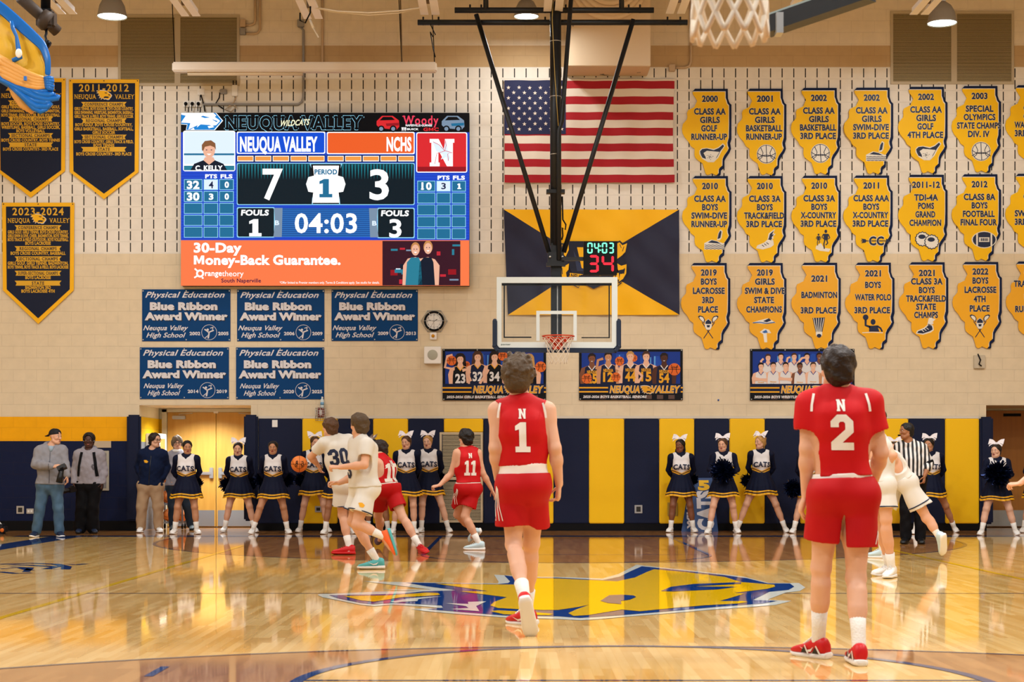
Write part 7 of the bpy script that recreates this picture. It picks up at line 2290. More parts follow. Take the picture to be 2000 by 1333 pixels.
            for i in range(230):
                v = nrm(r.randn(3))
                if v @ np.array([0, 1., -.6]) > .55 or v[2] < -.62: continue
                q = p(v[0] * .098, -.015 + v[1] * .105, .04 + v[2] * .108)
                S_.add(q, q + r.randn(3) * .012, .016 * c * (.7 + .6 * r.rand()), k=.006)
            cutface(.06)
        elif kind == 'afro':
            cap(.018); S_.ripple(.002, [(110, 90, 100), (-120, 100, 80)], seed); cutface(.052)
        elif kind in ('pony', 'longback', 'bun', 'braids'):
            cap(.006); S_.ripple(.0012, [(90, 20, 60)], seed); cutface(.055)
            S_.cut(p(0, -.05, -.15), p(0, .03, -.14), .075 * c)
            if kind == 'pony':
                S_.add(p(0, -.075, .1), p(.0, -.115, .075), .028 * c, .034 * c, k=.02); S_.add(p(0, -.115, .075), p(.01, -.12, -.02), .036 * c, .036 * c, k=.02); S_.add(p(.01, -.12, -.02), p(.015, -.1, -.12), .036 * c, .014 * c, k=.02)
            elif kind == 'longback':
                S_.add(p(0, -.075, .08), p(0, -.105, -.02), .034 * c, .05 * c, k=.03, u=s.hf, f=.6); S_.add(p(0, -.105, -.02), p(.03, -.1, -.16), .05 * c, .03 * c, k=.03, u=s.hf, f=.6)
                S_.add(p(.06, -.06, -.05), p(.07, -.03, -.2), .02 * c, .012 * c, k=.02)
            elif kind == 'bun':
                S_.add(p(0, -.1, .05), p(0, -.105, .05), .042 * c, k=.02)
            else:
                r = np.random.RandomState(seed)
                S_.add(p(0, -.06, .1), p(0, -.1, .06), .04 * c, k=.02)
                for i in range(16):
                    x = -.085 + .17 * i / 15
                    y = -.06 + .05 * abs(x) / .085
                    S_.add(p(x * .7, -.07, .06), p(x * 1.15, y - .01, -.08), .013 * c, .012 * c, k=.006)
                    S_.add(p(x * 1.15, y - .01, -.08), p(x * 1.2, y + .03, -.17 - .03 * r.rand()), .012 * c, .008 * c, k=.006)
        elif kind == 'bob':
            cap(.02); S_.add(p(0, .03, .1), p(0, .045, .085), .05 * c, k=.03)
            for q in (-1, 1): S_.add(p(.07 * q, -.01, .05), p(.078 * q, -.015, -.03), .026 * c, k=.03)
            S_.ripple(.004, [(60, 30, 40), (-50, 70, 30)], seed)
            S_.cut(p(0, .13, -.09), p(0, .145, -.0), .07 * c, .075 * c); S_.cut(p(0, .05, -.18), p(0, .09, -.1), .085 * c, u=s.hr, f=1.1)
        s.put(S_, 'hair', m)
def px_body(d, pts, sk, sc, h, flat='', **kw):
    """joints from picture points (x, y, depth offset) at distance d"""
    J = {}
    for k, v in pts.items():
        dd = v[2] if len(v) > 2 else 0.0
        J[k] = P(v[0], v[1], d + dd)
    for q in flat:                                # planted feet lie flat on the floor, toe stays put
        t, a = J['toe' + q], J['an' + q]
        e = Vector((t.x - a.x, t.y - a.y, 0)).normalized()
        t.z = .021
        J['an' + q] = Vector((t.x, t.y, .085 * sc)) - e * .165 * sc
    return Body(J, sk, sc, h, **kw)
# ------------------------------------------------------------------ the players close to the camera
M_SHR = mat('shoe_red', '#c4161c', .4); M_SHW = mat('shoe_white', '#e4e2dd', .45); M_SHO = mat('shoe_orange', '#e8662e', .45); M_SHT = mat('shoe_teal', '#54aeb2', .45); M_SHB = mat('shoe_pale_blue', '#bcd3da', .45)
M_SHN = mat('shoe_navy', '#16243e', .5); M_SHK = mat('shoe_black', '#101012', .35); M_DARKW = mat('wedge_dark', '#2a2a22', .5); M_SHG = mat('shoe_grey_purple', '#5b4c62', .5)
M_NUM = mat('number_white', '#e6e1d8', .55); M_NUMN = mat('number_navy', '#15213f', .55); M_GOLDT = mat('gold_trim', '#e2a412', .5)
def red_kit(B_, num, hnum=.2, sleeve=0.0, band=(.17, .23), tpos=.62, lett=.9, seed=1, wid=None, **kw):
    B_.tank(M_RED, hem_t=band[1] - .03, sleeve=sleeve, seed=seed)
    B_.shorts(M_REDS, seed=seed + 4, waist_t=band[0], **kw)
    B_.waistband(M_TRIM, *band)
    B_.number(num, tpos, hnum, M_NUM, wid=wid)
    B_.number('N', lett, hnum * .34, M_NUM, name='chest_letter')
def stripes(B_, q, n=3, sgn=1, back=True, t0=0.0):
    """slanted white side stripes on the shorts"""
    J, c = B_.J, B_.sc
    sg = 1 if q == 'R' else -1
    d = J['kn' + q] - J['hip' + q]
    dirn = (B_.pf if back else -B_.pf)
    outv = B_.pr * sg
    for k in range(n):
        a = J['hip' + q] + outv * (.118 - .004 * k) * c + d * (t0 + .02 * k)
        b = J['hip' + q] + outv * (.126 - .013 * k) * c + d * (.35 + t0 * .3)
        e = J['hip' + q] + outv * (.122 - .024 * k) * c + d * .6
        B_.ribbon('side_stripe', B_.sho, [a, b, e], .005, M_TRIM, dirn, .006)
B1 = px_body(11.7, {'head': (1011, 738, .0), 'neck': (1016, 779, .0), 'shL': (972, 803, .0), 'shR': (1067, 803, .0), 'elL': (967, 876, -.03), 'elR': (1084, 876, -.04), 'wrL': (973, 937, .08), 'wrR': (1092, 946, .06),
                     'hipL': (1003, 950), 'hipR': (1043, 950), 'knL': (1003, 1062, .02), 'anL': (1026, 1178, -.42), 'toeL': (1037, 1238, -.40), 'knR': (1038, 1060, .14), 'anR': (1033, 1172, .36), 'toeR': (1004, 1213, .52)}, 'fair', 1.0, .0075, flat='R')
B1.make('person seen from behind in red jersey 1 walking away, curly hair', handspec={'L': {'dir': (.12, .3, -1), 'curl': .35}, 'R': {'dir': (-.08, .3, -1), 'curl': .6}}, look=(.05, 1, -.02))
B1.hair('curly', M_HAIR['dull'], 5)
red_kit(B1, '1', .205, tpos=.645, lett=.955, band=(.17, .3), gap=.03)
for q in 'LR': B1.sock(q, length=.19)
B1.shoe('L', M_SHR, M_SHW, laces=M_TRIM); B1.shoe('R', M_SHR, M_SHW, laces=M_TRIM, swoosh=M_TRIM)
stripes(B1, 'L')
B2 = px_body(9.85, {'head': (1633, 722, .0), 'neck': (1638, 762, .0), 'shL': (1581, 787, .02), 'shR': (1697, 787, -.02), 'elL': (1576, 876, .02), 'elR': (1721, 885, .0), 'wrL': (1574, 965, .1), 'wrR': (1706, 941, .2),
                    'hipL': (1619, 965), 'hipR': (1674, 965), 'knL': (1604, 1108, .06), 'anL': (1597, 1228, .18), 'toeL': (1564, 1274, .32), 'knR': (1672, 1128, .0), 'anR': (1683, 1252, -.24), 'toeR': (1667, 1286, .0)}, 'fair', 1.0, .0075, flat='LR')
B2.make('person seen from behind in red jersey 2 with short sleeves', handspec={'L': {'dir': (-.25, .3, -1), 'curl': .3}, 'R': {'dir': (-.15, .5, -1), 'curl': .5}}, look=(-.35, 1, -.02))
B2.hair('full', M_HAIR['dark'], 8)
red_kit(B2, '2', .205, .48, tpos=.67, lett=.965, seed=11, band=(.18, .225))
for q in 'LR': B2.sock(q, length=.22)
B2.shoe('L', M_SHR, M_SHW, laces=M_TRIM, swoosh=M_TRIM, wedge=M_DARKW); B2.shoe('R', M_SHR, M_SHW, laces=M_TRIM, swoosh=M_TRIM, wedge=M_DARKW)
stripes(B2, 'R', 2, t0=.42)
# ------------------------------------------------------------------ the players in mid floor
M_WS = mat('shorts_white', '#d9d6ce', .6)
B3 = px_body(18.5, {'head': (701, 832, .0), 'neck': (704, 855, .0), 'shL': (716, 868, -.16), 'shR': (695, 866, .16), 'elL': (712, 909, -.26), 'elR': (690, 932, .25), 'wrL': (664, 913, -.22), 'wrR': (662, 944, .2),
                    'hipL': (717, 956, -.09), 'hipR': (704, 955, .09), 'knL': (697, 1024, -.16), 'anL': (752, 1050, -.14), 'toeL': (775, 1086, -.14), 'knR': (689, 1018, .12), 'anR': (722, 1087, .08), 'toeR': (709, 1109, .06)}, 'light', .98, .0085, flat='R')
B3.make('person in white jersey running sideways with one teal and one orange shoe', handspec={'L': {'dir': (-1, 0, .05), 'palm': (0, .4, -1), 'curl': .9, 'thumb': (0, 0, 1)}, 'R': {'dir': (-1, 0, .0), 'palm': (0, -.4, -1), 'curl': .9, 'thumb': (0, 0, 1)}}, look=(-.8, .6, 0))
B3.hair('full', M_HAIR['dull'], 3)
B3.tank(M_WJ, hem_t=.04, sleeve=.5, loose=.022, seed=21)
B3.shorts(M_WS, len_t=.66, seed=25, flare=.045)
B3.number('3', .45, .2, M_NUMN, back=False)
for q in 'LR': B3.sock(q, length=.16)
B3.shoe('L', M_SHO, M_SHT, laces=M_SHO); B3.shoe('R', M_SHT, M_SHW, laces=M_SHT, swoosh=M_TRIM)
for B_ in (B1, B2):
    for q, sg in (('L', -1), ('R', 1)):
        a = B_.J['sh' + q] * .78 + B_.J['neck'] * .22 - B_.fwd * .1
        B_.ribbon('shoulder_trim', B_.jer, [a + B_.up * .035 + B_.right * sg * .015, a - B_.up * .03 + B_.right * sg * .03, a - B_.up * .07 + B_.right * sg * .034], .014, M_TRIM, B_.fwd, .004)
def hem(B_, m, len_t, r, w=.012):
    for q in 'LR':
        d = B_.J['kn' + q] - B_.J['hip' + q]
        n = nrm(d); e = B_.J['hip' + q] + d * len_t
        u = nrm(np.cross(n, B_.pf)); v = np.cross(n, u)
        b = MB()
        A_ = [e + (u * math.cos(a) + v * math.sin(a)) * r * B_.sc for a in np.linspace(0, 2 * math.pi, 29)[:-1]]
        b.tube(A_, w * .6, m, 6, True)
        B_.part(b, 'hem_trim', B_.root)
B4 = px_body(21.6, {'head': (644, 836, .0), 'neck': (651, 855, .0), 'shL': (634, 866, -.03), 'shR': (681, 861, .1), 'elL': (607, 893, .12), 'elR': (694, 890, .1), 'wrL': (621, 909, .25), 'wrR': (690, 905, .3),
                    'hipL': (666, 946, -.0), 'hipR': (686, 946, .05), 'knL': (669, 1006, .1), 'anL': (681, 1054, .0), 'toeL': (657, 1081, .0), 'knR': (694, 1004, .2), 'anR': (705, 1040, .55), 'toeR': (716, 1055, .75)}, 'light', 1.0, .0085, flat='L')
B4.make('person in white jersey 30 passing the ball, back to camera', handspec={'L': {'dir': (.2, .5, -.6), 'curl': .3}}, look=(-.75, .7, 0))
B4.hair('short', M_HAIR['brown'], 4)
B4.tank(M_WJ, hem_t=.06, sleeve=.5, loose=.01, seed=31)
B4.shorts(M_WJ, len_t=.66, seed=35, flare=.03)
B4.number('30', .62, .22, M_NUMN, wid=.24, shift=-.06)
for q in 'LR': B4.sock(q, length=.16)
B4.shoe('L', M_SHR, M_SHR, laces=M_SHR); B4.shoe('R', M_SHR, M_SHR)
hem(B4, M_NUMN, .655, .124); hem(B3, M_NUMN, .655, .139)
V_, T_ = tess([(x / 10, 1 - y / 6) for x, y in CAT_OUT])
B3.decal('shorts_emblem', B3.sho, V_, T_, B3.J['hipL'] * .55 + B3.J['knL'] * .45, B3.pf * -1 + B3.pr * 0, np.array((0, 0, 1.)), .08, .055, M_GOLDT, (0, 1, 0))
B5 = px_body(22.1, {'head': (741, 879, .15), 'neck': (742, 892, .05), 'shL': (736, 905, -.1), 'shR': (758, 905, .14), 'elL': (727, 935, -.1), 'elR': (750, 938, .25), 'wrL': (714, 950, .0), 'wrR': (736, 950, .3),
                    'hipL': (745, 953, -.05), 'hipR': (763, 953, .05), 'knL': (739, 1008, .5), 'anL': (744, 1047, 1.35), 'toeL': (738, 1058, 1.5), 'knR': (786, 1010, -.05), 'anR': (817, 1056, -.1), 'toeR': (831, 1079, -.28)}, 'fair', .98, .0085, flat='R')
B5.make('person in red jersey 10 crouching behind the white jersey runner', look=(-.9, .5, -.1), handspec={'L': False})
B5.hair('short', M_HAIR['dark'], 6)
red_kit(B5, '10', .24, tpos=.55, lett=.92, seed=41, band=(.12, .2))
for q in 'LR': B5.sock(q, length=.16)
B5.shoe('R', M_SHR, M_SHR, laces=M_SHR); B5.shoe('L', M_SHG, M_SHG)
B6 = px_body(22.8, {'head': (909, 857, .0), 'neck': (911, 876, .0), 'shL': (894, 886, -.04), 'shR': (932, 886, .05), 'elL': (881, 926, -.02), 'elR': (943, 925, .05), 'wrL': (859, 948, -.1), 'wrR': (960, 956, .12),
                    'hipL': (904, 955, -.02), 'hipR': (925, 955, .03), 'knL': (894, 1006, .25), 'anL': (926, 1040, .75), 'toeL': (918, 1055, .9), 'knR': (908, 1008, -.02), 'anR': (934, 1053, -.02), 'toeR': (914, 1071.5, .0)}, 'light', .95, .0085, flat='R')
B6.make('person in red jersey 11 before the louvred grille, black hair', look=(-.75, .65, 0), handspec={'L': {'dir': (-1, -.1, -.25), 'palm': (0, .3, -1), 'curl': .8}, 'R': {'dir': (.45, .2, -1), 'curl': .2}})
B6.hair('full', M_HAIR['black'], 9)
red_kit(B6, '11', .2, tpos=.58, lett=.93, seed=51, wid=.17, band=(.15, .2))
stripes(B6, 'L')
for q in 'LR': B6.sock(q, length=.16)
B6.shoe('R', M_SHB, M_SHW, laces=M_SHW); B6.shoe('L', M_SHB, M_SHW)
B7 = px_body(17.2, {'head': (1708, 822, .0), 'neck': (1707, 845, .0), 'shL': (1694, 864, -.05), 'shR': (1723, 864, .08), 'elL': (1690, 905, .2), 'elR': (1744, 890, -.1), 'wrL': (1690, 935, .2), 'wrR': (1716, 926, .05),
                    'hipL': (1708, 948, .05), 'hipR': (1728, 948, -.07), 'knL': (1716, 1010, .1), 'anL': (1727, 1072, .3), 'toeL': (1713, 1122, .25), 'knR': (1730, 1014, -.1), 'anR': (1741, 1090, .0), 'toeR': (1733, 1127, -.14)}, 'light', 1.0, .0085, flat='LR')
B7.make('person in white kit and white shoes half hidden by jersey 2', look=(-.6, .8, 0))
B7.hair('full', M_HAIR['dark'], 12)
B7.tank(M_WJ, hem_t=.06, loose=.005, seed=61); B7.shorts(M_WJ, len_t=.66, seed=65, flare=.03); hem(B7, M_NUMN, .655, .122)
for q in 'LR': B7.sock(q, length=.17)
for q in 'LR': B7.shoe(q, M_SHW, M_SHW, laces=M_TRIM)
B8 = px_body(20.6, {'head': (1708, 868, .1), 'neck': (1722, 880, .05), 'shR': (1724, 898, .16), 'shL': (1742, 897, -.16), 'elR': (1700, 925, .3), 'elL': (1716, 925, -.1), 'wrR': (1690, 945, .3), 'wrL': (1700, 945, .0),
                    'hipR': (1756, 938, .1), 'hipL': (1770, 942, -.1), 'knR': (1718, 1004, .15), 'anR': (1722, 1064, .2), 'toeR': (1700, 1087, .3), 'knL': (1810, 1012, -.12), 'anL': (1835, 1050, -.2), 'toeL': (1842, 1091, -.1)}, 'light', 1.0, .0085, flat='R')
B8.make('person in white kit lunging with pale blue shoes before the referee', look=(-1, .2, 0))
B8.hair('short', M_HAIR['brown'], 13)
B8.tank(M_WJ, hem_t=.04, loose=.008, seed=71); B8.shorts(M_WJ, len_t=.62, seed=75, flare=.05); hem(B8, M_NUMN, .615, .14)
for q in 'LR': B8.sock(q, length=.17)
for q in 'LR': B8.shoe(q, M_SHB, M_SHW, laces=M_SHW)
# one more player beyond the picture edge, only the hand reaches in
B9 = px_body(17.0, {'head': (2085, 800), 'neck': (2085, 830), 'shL': (2055, 850, .0), 'shR': (2118, 850, .0), 'elL': (2032, 915, -.05), 'elR': (2135, 915), 'wrL': (1992, 945, -.1), 'wrR': (2140, 960),
                    'hipL': (2072, 960), 'hipR': (2102, 960), 'knL': (2066, 1040), 'anL': (2064, 1108), 'toeL': (2050, 1124, .1), 'knR': (2106, 1040), 'anR': (2108, 1108), 'toeR': (2110, 1124, .1)}, 'light', .98, .0085, flat='LR')
B9.make('bare forearm and hand of a player reaching in at the picture edge', look=(0, 1, 0), handspec={'L': {'dir': (-1, 0, -.1), 'palm': (0, .3, -1), 'curl': .8, 'thumb': (0, 0, 1)}})
B9.hair('short', M_HAIR['dark'], 14); B9.tank(M_RED, hem_t=.06); B9.shorts(M_REDS)
for q in 'LR': B9.sock(q)
for q in 'LR': B9.shoe(q, M_SHR, M_SHW)
# ------------------------------------------------------------------ referee
g = NG('referee_stripes', .6)
sx_ = g.ma('FRACT', g.ma('ADD', g.ma('DIVIDE', g.x, .058), 20.3))
g.color(g.mix(g.ma('GREATER_THAN', sx_, .5), rgb('#d8d6d2'), rgb('#0c0c10')))
M_REF = g.m
M_BLK = mat('black_cloth', '#0b0b0e', .8, spec=.15)
R1 = px_body(24.6, {'head': (1770, 843, -.02), 'neck': (1775, 864, .0), 'shR': (1757, 874, .08), 'shL': (1801, 876, -.04), 'elR': (1752, 907, .05), 'elL': (1816, 906, -.1), 'wrR': (1756, 935, .0), 'wrL': (1806, 929, -.16),
                    'hipR': (1773, 938), 'hipL': (1794, 938), 'knR': (1768, 997, -.03), 'anR': (1769, 1050, .0), 'toeR': (1765, 1060, -.14), 'knL': (1796, 997, -.03), 'anL': (1798, 1050, .0), 'toeL': (1800, 1060, -.15)}, 'tan', 1.0, .0085, flat='LR')
R1.make('referee in black and white striped shirt and black trousers', look=(-1, -.25, 0), handspec={'L': {'curl': .6, 'dir': (-.2, -.2, -1)}})
R1.face(R1.root)
R1.hair('crop', M_HAIR['black'])
R1.hoodie(M_REF, .1, .02, False, 'striped_shirt', 81, .0)
R1.trousers(M_BLK, .02, .035)
b = MB(); p = R1.J['neck']
b.tube([p + R1.right * .075 * math.sin(a) - R1.fwd * .07 * math.cos(a) + R1.up * (.02 - .05 * (1 - math.cos(a)) / 2) for a in np.linspace(-2.9, 2.9, 15)], .016, M_BLK, 8); R1.part(b, 'collar', R1.root)
for q in 'LR':
    b = MB(); e = R1.J['el' + q]; d_ = nrm(R1.J['sh' + q] - e); b.tube([e + d_ * .0, e + d_ * .035], .066, M_BLK, 14); R1.part(b, 'sleeve_cuff', R1.root)
b = MB(); b.tube([R1.hp(0, .09, -.058), R1.hp(0, .13, -.06)], .012, M_BLACK, 8); R1.part(b, 'whistle', R1.root)
for q in 'LR': R1.shoe(q, M_SHK, M_SHK)
# ------------------------------------------------------------------ people by the wall on the left
Y5 = lambda x, y, o=0.0: (50 + x / 5.5556, 820 + y / 5.5556, o)
M_GH = mat('grey_marl', '#86858a', .85, bump=.2, bscale=30); M_GH2 = mat('pale_grey_marl', '#918c92', .85, bump=.2, bscale=30)
g = NG('washed_denim', .75)
g.color(g.mix(g.noise(5, 3), rgb('#1d3a54'), rgb('#4f7088')))
M_DEN = g.m
def camera_thing(c, lens, label, sc=1.0):
    c, lens = np.array(c), nrm(lens)
    o = empty('camera', c, label, 'camera')
    r = nrm(np.cross(lens, (0, 0, 1))); u = np.cross(r, lens)
    T = Matrix((tuple(r) + (c[0],), tuple(lens) + (c[1],), tuple(u) + (c[2],), (0, 0, 0, 1)))
    b = MB(); b.obox(T, (.14 * sc, .07 * sc, .10 * sc), M_SHK); b.obox(T @ Matrix.Translation((0, 0, .06 * sc)), (.06 * sc, .05 * sc, .04 * sc), M_SHK); b.build('camera_body', o)
    b = MB(); b.tube([c + lens * .03 * sc, c + lens * .09 * sc, c + lens * .14 * sc, c + lens * .24 * sc], [.04 * sc, .04 * sc, .048 * sc, .052 * sc], M_SHK, 18); b.build('lens_barrel', o)
    return o
S1 = px_body(26.9, {'head': (108.5, 854, 0), 'neck': (101, 871, .02), 'shR': (78, 882, -.02), 'shL': (121, 881, .04), 'elR': (69, 908, -.1), 'elL': (127, 908, -.02), 'wrR': (102, 911.5, -.3), 'wrL': (131, 929, -.1),
                    'hipR': (86, 948), 'hipL': (109, 948), 'knR': (78, 993, -.02), 'anR': (70, 1037, .0), 'toeR': (64, 1047.5, -.14), 'knL': (114, 993, -.02), 'anL': (116, 1037, .0), 'toeL': (120, 1047.5, -.14)}, 'light', 1.02, .0085, flat='LR')
S1.make('man in grey hoodie, jeans and backward black cap holding a camera', look=(1, -.45, -.03), handspec={'R': {'dir': (1, -.2, .1), 'palm': (.0, .6, -.8), 'curl': .5, 'thumb': (0, 0, 1)}, 'L': {'dir': (.1, -.2, -1), 'curl': .35}})
S1.face(S1.root, brow=M_HAIR['grey'])
S1.hoodie(M_GH, .02, .035, seed=91); S1.trousers(M_DEN, .02, .03, seed=93)
for B_, m_ in ((S1, mat('zip_grey', '#55545a', .5)), ):
    B_.ribbon('zipper', B_.jer, [B_.shc - B_.up * .02 + B_.fwd * .2, B_.hpc + (B_.shc - B_.hpc) * .05 + B_.fwd * .2], .012, m_, -B_.fwd, .003)
b = MB(); b.tube([S1.J['neck'] + S1.fwd * .10 - S1.up * .02, S1.J['neck'] + S1.fwd * .125 - S1.up * .1], [.05, .02], mat('tee_blue_grey', '#93a3b0', .7), 10); S1.part(b, 'undershirt', S1.root)
S_ = SDF(S1.J['head'] - .25, S1.J['head'] + .25, .0065); p = S1.hp; c = S1.hs
S_.add(p(0, -.022, .045), p(0, .008, .05), .09 * c, .082 * c, k=.02); S_.plane(p(0, 0, .035), -S1.hu + S1.hf * .15); S_.add(p(0, -.1, .035), p(0, -.165, .01), .05 * c, .04 * c, k=.01, u=S1.hu, f=.25); S_.cut(p(0, .09, .062), p(0, .1, .062), .028 * c)
S1.put(S_, 'cap', mat('black_cap', '#121214', .7))
for q in 'LR': S1.shoe(q, M_SHN, M_SHW)
cp = P(121, 914, 26.55)
camera_thing(cp, (-.12, -.25, -1), 'black camera with long lens held by the man in jeans', 1.0)
S2 = px_body(28.3, {'head': (173.5, 861, 0), 'neck': (174, 879, .02), 'shR': (154, 889, 0), 'shL': (195, 889, 0), 'elR': (147, 918, .03), 'elL': (203, 918, .03), 'wrR': (145, 944, -.05), 'wrL': (200, 943, -.02),
                    'hipR': (163, 948), 'hipL': (185, 948), 'knR': (160, 991, -.02), 'anR': (156, 1032, .0), 'toeR': (153, 1041, -.13), 'knL': (181, 991, -.02), 'anL': (182, 1032, .0), 'toeL': (185, 1041, -.13)}, 'dark', 1.0, .0085, flat='LR')
S2.make('young man in grey hoodie and black trousers wearing a backpack', look=(.1, -1, -.05), handspec={'R': {'curl': .7, 'dir': (-.1, -.3, -1)}, 'L': {'curl': .5, 'dir': (-.2, -.1, -1)}})
S2.face(S2.root); S2.hair('afro', M_HAIR['black'])
S2.hoodie(M_GH2, .04, .035, seed=101); S2.trousers(M_BLK, .03, .03, seed=103, wide=.02)
for sg in (-1, 1):
    c0 = S2.shc + S2.right * sg * .1
    S2.ribbon('backpack_strap', S2.jer, [c0 + S2.up * .045 + S2.fwd * .2, c0 + S2.right * sg * .03 - S2.up * .12 + S2.fwd * .2, c0 + S2.right * sg * .06 - S2.up * .36 + S2.fwd * .2], .045, M_BLK, -S2.fwd, .012)
S2.ribbon('chest_print', S2.jer, [S2.shc + S2.right * -.1 - S2.up * .16 + S2.fwd * .2, S2.shc + S2.right * -.085 - S2.up * .2 + S2.fwd * .2, S2.shc + S2.right * -.115 - S2.up * .25 + S2.fwd * .2], .03, mat('print_grey', '#5a565c', .8), -S2.fwd, .005)
S_ = S2.sdf(S2.shc - .3, S2.shc + .3); S_.add(S2.shc - S2.up * .05 - S2.fwd * .17, S2.shc - S2.up * .38 - S2.fwd * .18, .13, k=.02, u=S2.fwd, f=.55); S2.put(S_, 'backpack', M_BLK)
b = MB()
for sg in (-1, 1): b.sphere(S2.hp(.082 * sg, 0, -.005), .012, M_WHITE, n=8, k=6)
S2.part(b, 'earbuds', S2.root)
for q in 'LR': S2.shoe(q, M_SHN, M_SHK)
camera_thing(P(141, 957, 28.1), (-.75, -.6, -.15), 'black camera held low by the young man with backpack', .85)
S3 = px_body(28.7, {'head': (303, 861, 0), 'neck': (298, 878, .02), 'shR': (279, 888, .0), 'shL': (318, 889, .0), 'elR': (270, 912, .1), 'elL': (326, 912, .1), 'wrR': (278, 934, -.02), 'wrL': (318, 934, .0),
                    'hipR': (283, 950), 'hipL': (305, 950), 'knR': (277, 991, -.02), 'anR': (275, 1029, .0), 'toeR': (272.5, 1038, -.14), 'knL': (309, 991, -.02), 'anL': (310, 1029, .0), 'toeL': (313, 1038, -.14)}, 'light', 1.0, .0085, hand=False, flat='LR')
S3.make('man in navy hooded jacket, khaki trousers and glasses', look=(.9, -.6, 0))
S3.face(S3.root, glasses=True); S3.hair('short', M_HAIR['dark'], 15)
M_NH = mat('navy_fleece', '#0e1a36', .9, spec=.15, bump=.15, bscale=30)
S3.hoodie(M_NH, .03, .034, name='hooded_jacket', seed=111); S3.trousers(mat('khaki_cloth', '#a98d6d', .8, bump=.15, bscale=20), .03, .02, seed=113)
S3.ribbon('zipper', S3.jer, [S3.shc - S3.up * .02 + S3.fwd * .2, S3.hpc + (S3.shc - S3.hpc) * .05 + S3.fwd * .2], .012, M_SHK, -S3.fwd, .003)
V_, T_ = tess([(x / 10, 1 - y / 6) for x, y in CAT_OUT]); S3.decal('chest_badge', S3.jer, V_, T_, S3.shc + S3.right * .08 - S3.up * .12, -S3.right, S3.up, .085, .05, M_GOLDT, -S3.fwd)
for q in 'LR': S3.shoe(q, M_SHW, M_SHW, laces=M_TRIM)
S4 = px_body(29.75, {'head': (346, 866, 0), 'neck': (346, 883, .02), 'shR': (328, 893, 0), 'shL': (364, 893, 0), 'elR': (325, 919, .05), 'elL': (368, 919, .05), 'wrR': (331, 940, -.05), 'wrL': (366, 940, -.02),
                    'hipR': (337, 950), 'hipL': (357, 950), 'knR': (337, 990, -.02), 'anR': (338, 1026, .0), 'toeR': (337, 1034, -.13), 'knL': (366, 990, -.02), 'anL': (374, 1027, .0), 'toeL': (375, 1035, -.13)}, 'light', .97, .0085, female=True, flat='LR')
S4.make('woman with short hair, glasses and grey top standing behind a cheerleader', look=(.25, -1, -.05))
S4.face(S4.root, glasses=True); S4.hair('bob', M_HAIR['grey'], 16)
S4.hoodie(mat('grey_knit', '#8b8890', .85, bump=.2, bscale=40), .02, .035, False, 'sweater', 121); S4.trousers(mat('dark_denim', '#1d2c3e', .75), .02, .03, seed=123)
b = MB(); p = S4.J['neck']; b.tube([p + S4.right * .07 * math.sin(a) - S4.fwd * .065 * math.cos(a) + S4.up * .015 for a in np.linspace(0, 2 * math.pi, 17)[:-1]], .03, M_TRIM, 8, True); S4.part(b, 'rolled_collar', S4.root)
for q in 'LR': S4.shoe(q, mat('shoe_grey', '#5a6468', .5), M_SHK)
# ------------------------------------------------------------------ cheerleaders
g = NG('cheer_shell', .6)                    # white shell with chevron trim at the ribs, in the wearer's own measures
vz = g.ma('SUBTRACT', g.z, g.ma('MULTIPLY', g.ma('ABSOLUTE', g.x), .45))
g.t.nodes.remove(vz.node) if False else None
c = rgb('#0c1430')
zc = 1.0
vv = g.ma('SUBTRACT', g.z, g.ma('MULTIPLY', g.ma('ABSOLUTE', g.x), .42))
lvl = [(-.036, '#e2a412'), (-.016, '#0c1430'), (-.002, '#e2a412'), (.014, '#d9d4d2')]
CHZ = 1.0
prev = rgb('#0c1430')
for off_, h_ in lvl:
    prev = g.mix(g.ma('GREATER_THAN', vv, off_), prev, rgb(h_))
g.color(prev)
M_SHELL = g.m
M_BOW = mat('bow_white', '#e6dfe0', .45); M_BOWE = mat('bow_edge', '#16203c', .5)
M_POM = mat('pom_navy_foil', '#101c3c', .22, metal=.75)
def bow_mesh():
    b = MB()
    for sg in (-1, 1):
        for lay, (tilt, ln) in enumerate(((.28, .115), (-.05, .1))):
            vs, fs = [], []
            n = 9
            for i in range(n + 1):
                t = i / n
                w = .03 + .062 * t
                x = sg * (.008 + ln * t)
                z = .012 + ln * tilt * t + .018 * math.sin(math.pi * t)
                for j in range(5):
                    v = (j / 4 - .5) * 2
                    vs.append((x, v * w * .55 - .012 * lay, z + .022 * math.cos(v * 1.4) * math.sin(math.pi * min(1, t + .25)) + v * w * .5))
            for i in range(n):
                for j in range(4): fs.append((i * 5 + j, i * 5 + j + 1, i * 5 + j + 6, i * 5 + j + 5))
            b.add(vs, fs, M_BOW, True)
        b.add([(sg * .01, .01, .0), (sg * .03, .01, .0), (sg * .085, .015, -.03), (sg * .07, .015, -.055)], [(0, 1, 2, 3)], M_BOW, False)
    b.sphere((0, -.012, .014), .02, M_BOW, (1, .8, 1.1), 10, 8)
    return b
def pom_mesh(seed, n=640, R=.16):
    r = np.random.RandomState(seed)
    b = MB()
    for i in range(n):
        v = nrm(r.randn(3)); L = R * (.78 + .26 * r.rand())
        w = nrm(np.cross(v, r.randn(3))) * .011
        dr = np.array([0, 0, -.045 * r.rand()]) + r.randn(3) * .02
        p0, p1, p2 = v * .02, v * L * .6, v * L + dr
        b.add([p0 - w, p0 + w, p1 + w, p1 - w, p2 + w * .8, p2 - w * .8], [(0, 1, 2, 3), (3, 2, 4, 5)], M_POM)
    b.sphere((0, 0, 0), R * .5, M_POM, n=12, k=8)
    return b
BOW0 = None; POM0 = None
